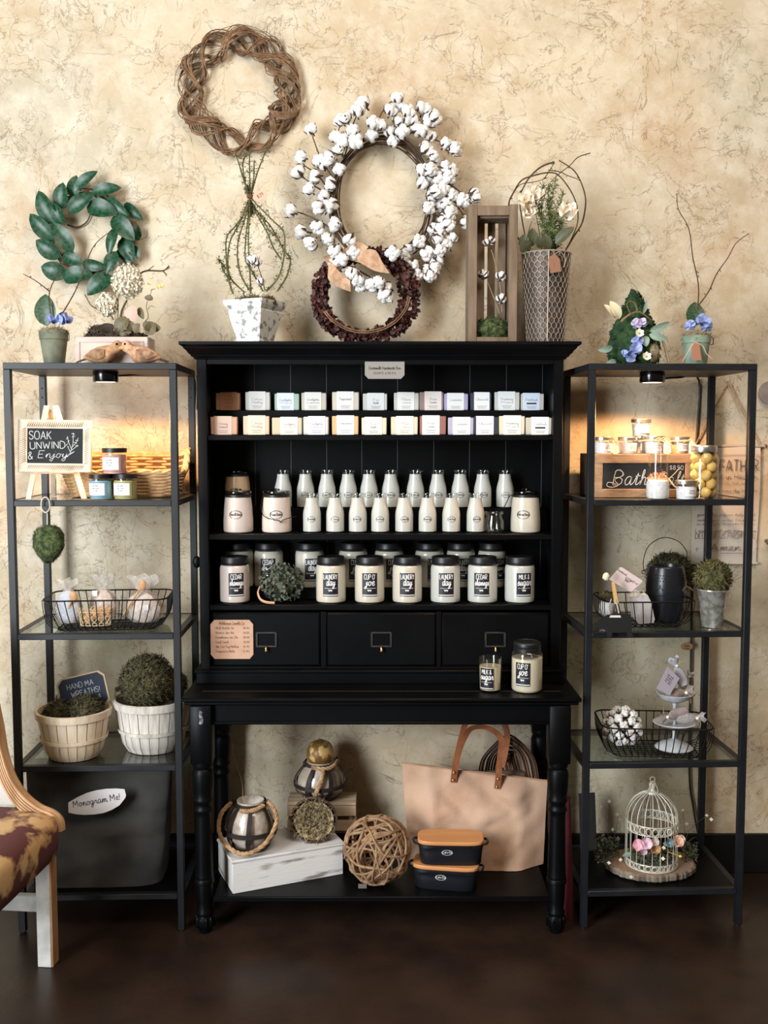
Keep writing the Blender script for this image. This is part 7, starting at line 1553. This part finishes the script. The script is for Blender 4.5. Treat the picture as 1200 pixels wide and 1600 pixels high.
    part('yellow_bud', M('yellow_bud', (226, 206, 96), .6), g, lambda b: (b.ball(L2(875, 760, Y-R-.03), (.006, .005, .004), 8, 6), twig(b, [L2(765, 720, Y-R-.02), L2(820, 740, Y-R-.03), L2(870, 758, Y-R-.03)], .0008, .0008)))
    part('leaf', SAGE, g, lambda b: leaf(b, 1, .5, .2, .1), 'cageleaf', L2(440, 740, Y-R-.02), (0, .25, PI*.97), .030)
    part('leaf', SAGE, g, lambda b: leaf(b, 1, .5, .2, .1), 'cageleaf', L2(720, 640, Y-R-.01), (0, .35, 0), .026)
    part('hidden_moss', MOSSD, g, lambda b: mossy(b, (0, .01, .03), (R*.62, R*.5, .03), 200, .02, seed=9, flatz=.0004))
cage()

# ============================================================ things hung on the wall at the right
def banner():
    Y = WALLY-.010; c = at(1137, 697, Y); L = lambda x, y, yy=Y: at(x, y, yy)-c; t = thing('prayer_banner', 'cream cloth banner printed with a prayer, hung by a cord', 'banner', c)
    CL = M('cream_cloth', (216, 204, 190), .9, 0, (204, 190, 176), 6, bump=.15, bscale=200)
    x0, x1 = L(1083, 700).x, L(1188, 700).x; z0, z1 = L(0, 880).z, .004
    cl = part('cloth', CL, t, lambda b: b.grid(24, 20, lambda u, v: (x0+(x1-x0)*u+.003*sin(v*5)*u, -.003-.004*sin(u*5+.6)*v-.002*sin(u*11), z1+(z0-z1)*v)))
    part('rod', M('grey_rod', (176, 166, 154), .6), t, lambda b: b.tube([(x0-.012, 0, 0), (x1+.014, 0, 0)], .0055, 10))
    part('rod_cap', M('dark_cap', (92, 82, 72), .6), t, lambda b: (b.ball((x1+.016, 0, 0), .007, 10, 8), b.ball((x0-.014, 0, 0), .007, 10, 8)))
    part('hem_rod', CL, t, lambda b: b.tube([(x0, -.003, z0), (x1, -.004, z0)], .004, 8))
    part('cord', ROPE, t, lambda b: (b.tube([(x0+.006, -.004, .004), L(1137, 598)+Vector((0, -.002, 0))], .0024, 6), b.tube([L(1137, 598)+Vector((0, -.002, 0)), (x1-.006, -.004, .004)], .0024, 6), b.tube([L(1137, 596)+Vector((0, .006, 0)), L(1137, 598)+Vector((0, -.004, 0))], .003, 6)))
    part('cord_tassel', ROPE, t, lambda b: twig(b, [(x1+.012, -.006, .006), (x1+.014, -.01, -.02), (x1+.004, -.01, -.034), (x1-.016, -.012, -.036)], .0018, .0012))
    W_ = x1-x0; xm = (x0+x1)/2
    def wr(b):
        for (py, s_, txt, scr, wd) in ((736, .038, 'OUR FATHER', False, .92), (748, .016, 'who art in Heaven', True, .88), (757, .009, 'HALLOWED BE THY NAME', False, .75), (769, .011, 'thy kingdom come thy WILL be', True, .9), (778, .012, 'done on earth', True, .6), (806, .010, 'give us this day our daily bread', True, .86), (814, .009, 'and forgive us our trespasses', True, .86), (820, .008, 'as we forgive those who trespass', True, .86), (832, .013, 'Lead us not into temptation', True, .9), (841, .017, 'DELIVER US FROM EVIL', False, .9), (860, .024, 'Amen', True, .42)):
            u = MB(); n_ = lettering(u, txt, s_, lambda x, z: (0, 0, 0), .1, scr); lettering(b, txt, s_, lambda x, z: (xm+x, -.0095, L(0, py).z+z), .085, scr, squeeze=W_*wd/n_)
        for py in (711, 864): b.box((xm-.02, -.0098, L(0, py).z), (x1-.02, -.0092, L(0, py).z+.0012))
        for (px, py) in ((1181, 845), (1181, 858), (1182, 712), (1088, 858)): b.tube([L(px, py)+Vector((.005*cos(a)*(1-.05*k), -.0095, .005*sin(a))) for k, a in enumerate([.7*i for i in range(8)])], .0007, 4)
    part('lettering', M('banner_ink', (118, 104, 96), .85), cl, wr, smooth=False)
banner()
Yw = WALLY-.012
t = thing('round_plaque', 'grey round plaque with white price sticker at the right edge', 'plaque', at(1204, 614, Yw))
part('disc', M('plaque_grey', (152, 142, 134), .7, 0, (136, 124, 116), 20), t, lambda b: b.lathe([(0, -.008), (.036, -.008), (.040, -.005), (.040, .006), (0, .006)], 28, Matrix.Rotation(PI/2, 4, 'X') @ Matrix.Scale(-1, 4, (0, 0, 1)) if False else Matrix.Rotation(PI/2, 4, 'X')))
stk = part('sticker', M('sticker', (236, 236, 238), .7), t, lambda b: b.box((-.009, -.0095, -.011), (.007, -.0084, .011), Matrix.Rotation(-.25, 4, 'Y')))
part('print', M('sticker_ink', (70, 60, 62), .8), stk, lambda b: lettering(b, '8', .013, lambda x, z: (x-.0015, -.0099, z-.006), .14), smooth=False)
tag(part('wall_peg', M('peg_brown', (112, 96, 82), .7, 0, (86, 72, 60), 20), None, lambda b: (b.lathe([(0, -.045), (.006, -.045), (.011, -.040), (.012, -.030), (.008, -.022), (.006, -.0), (0, 0)], 16, Matrix.Rotation(-PI/2, 4, 'X') @ Matrix.Scale(1, 4)),), None, at(1197, 845, WALLY-.001)), 'brown round wooden peg on the wall at the right edge', 'peg')
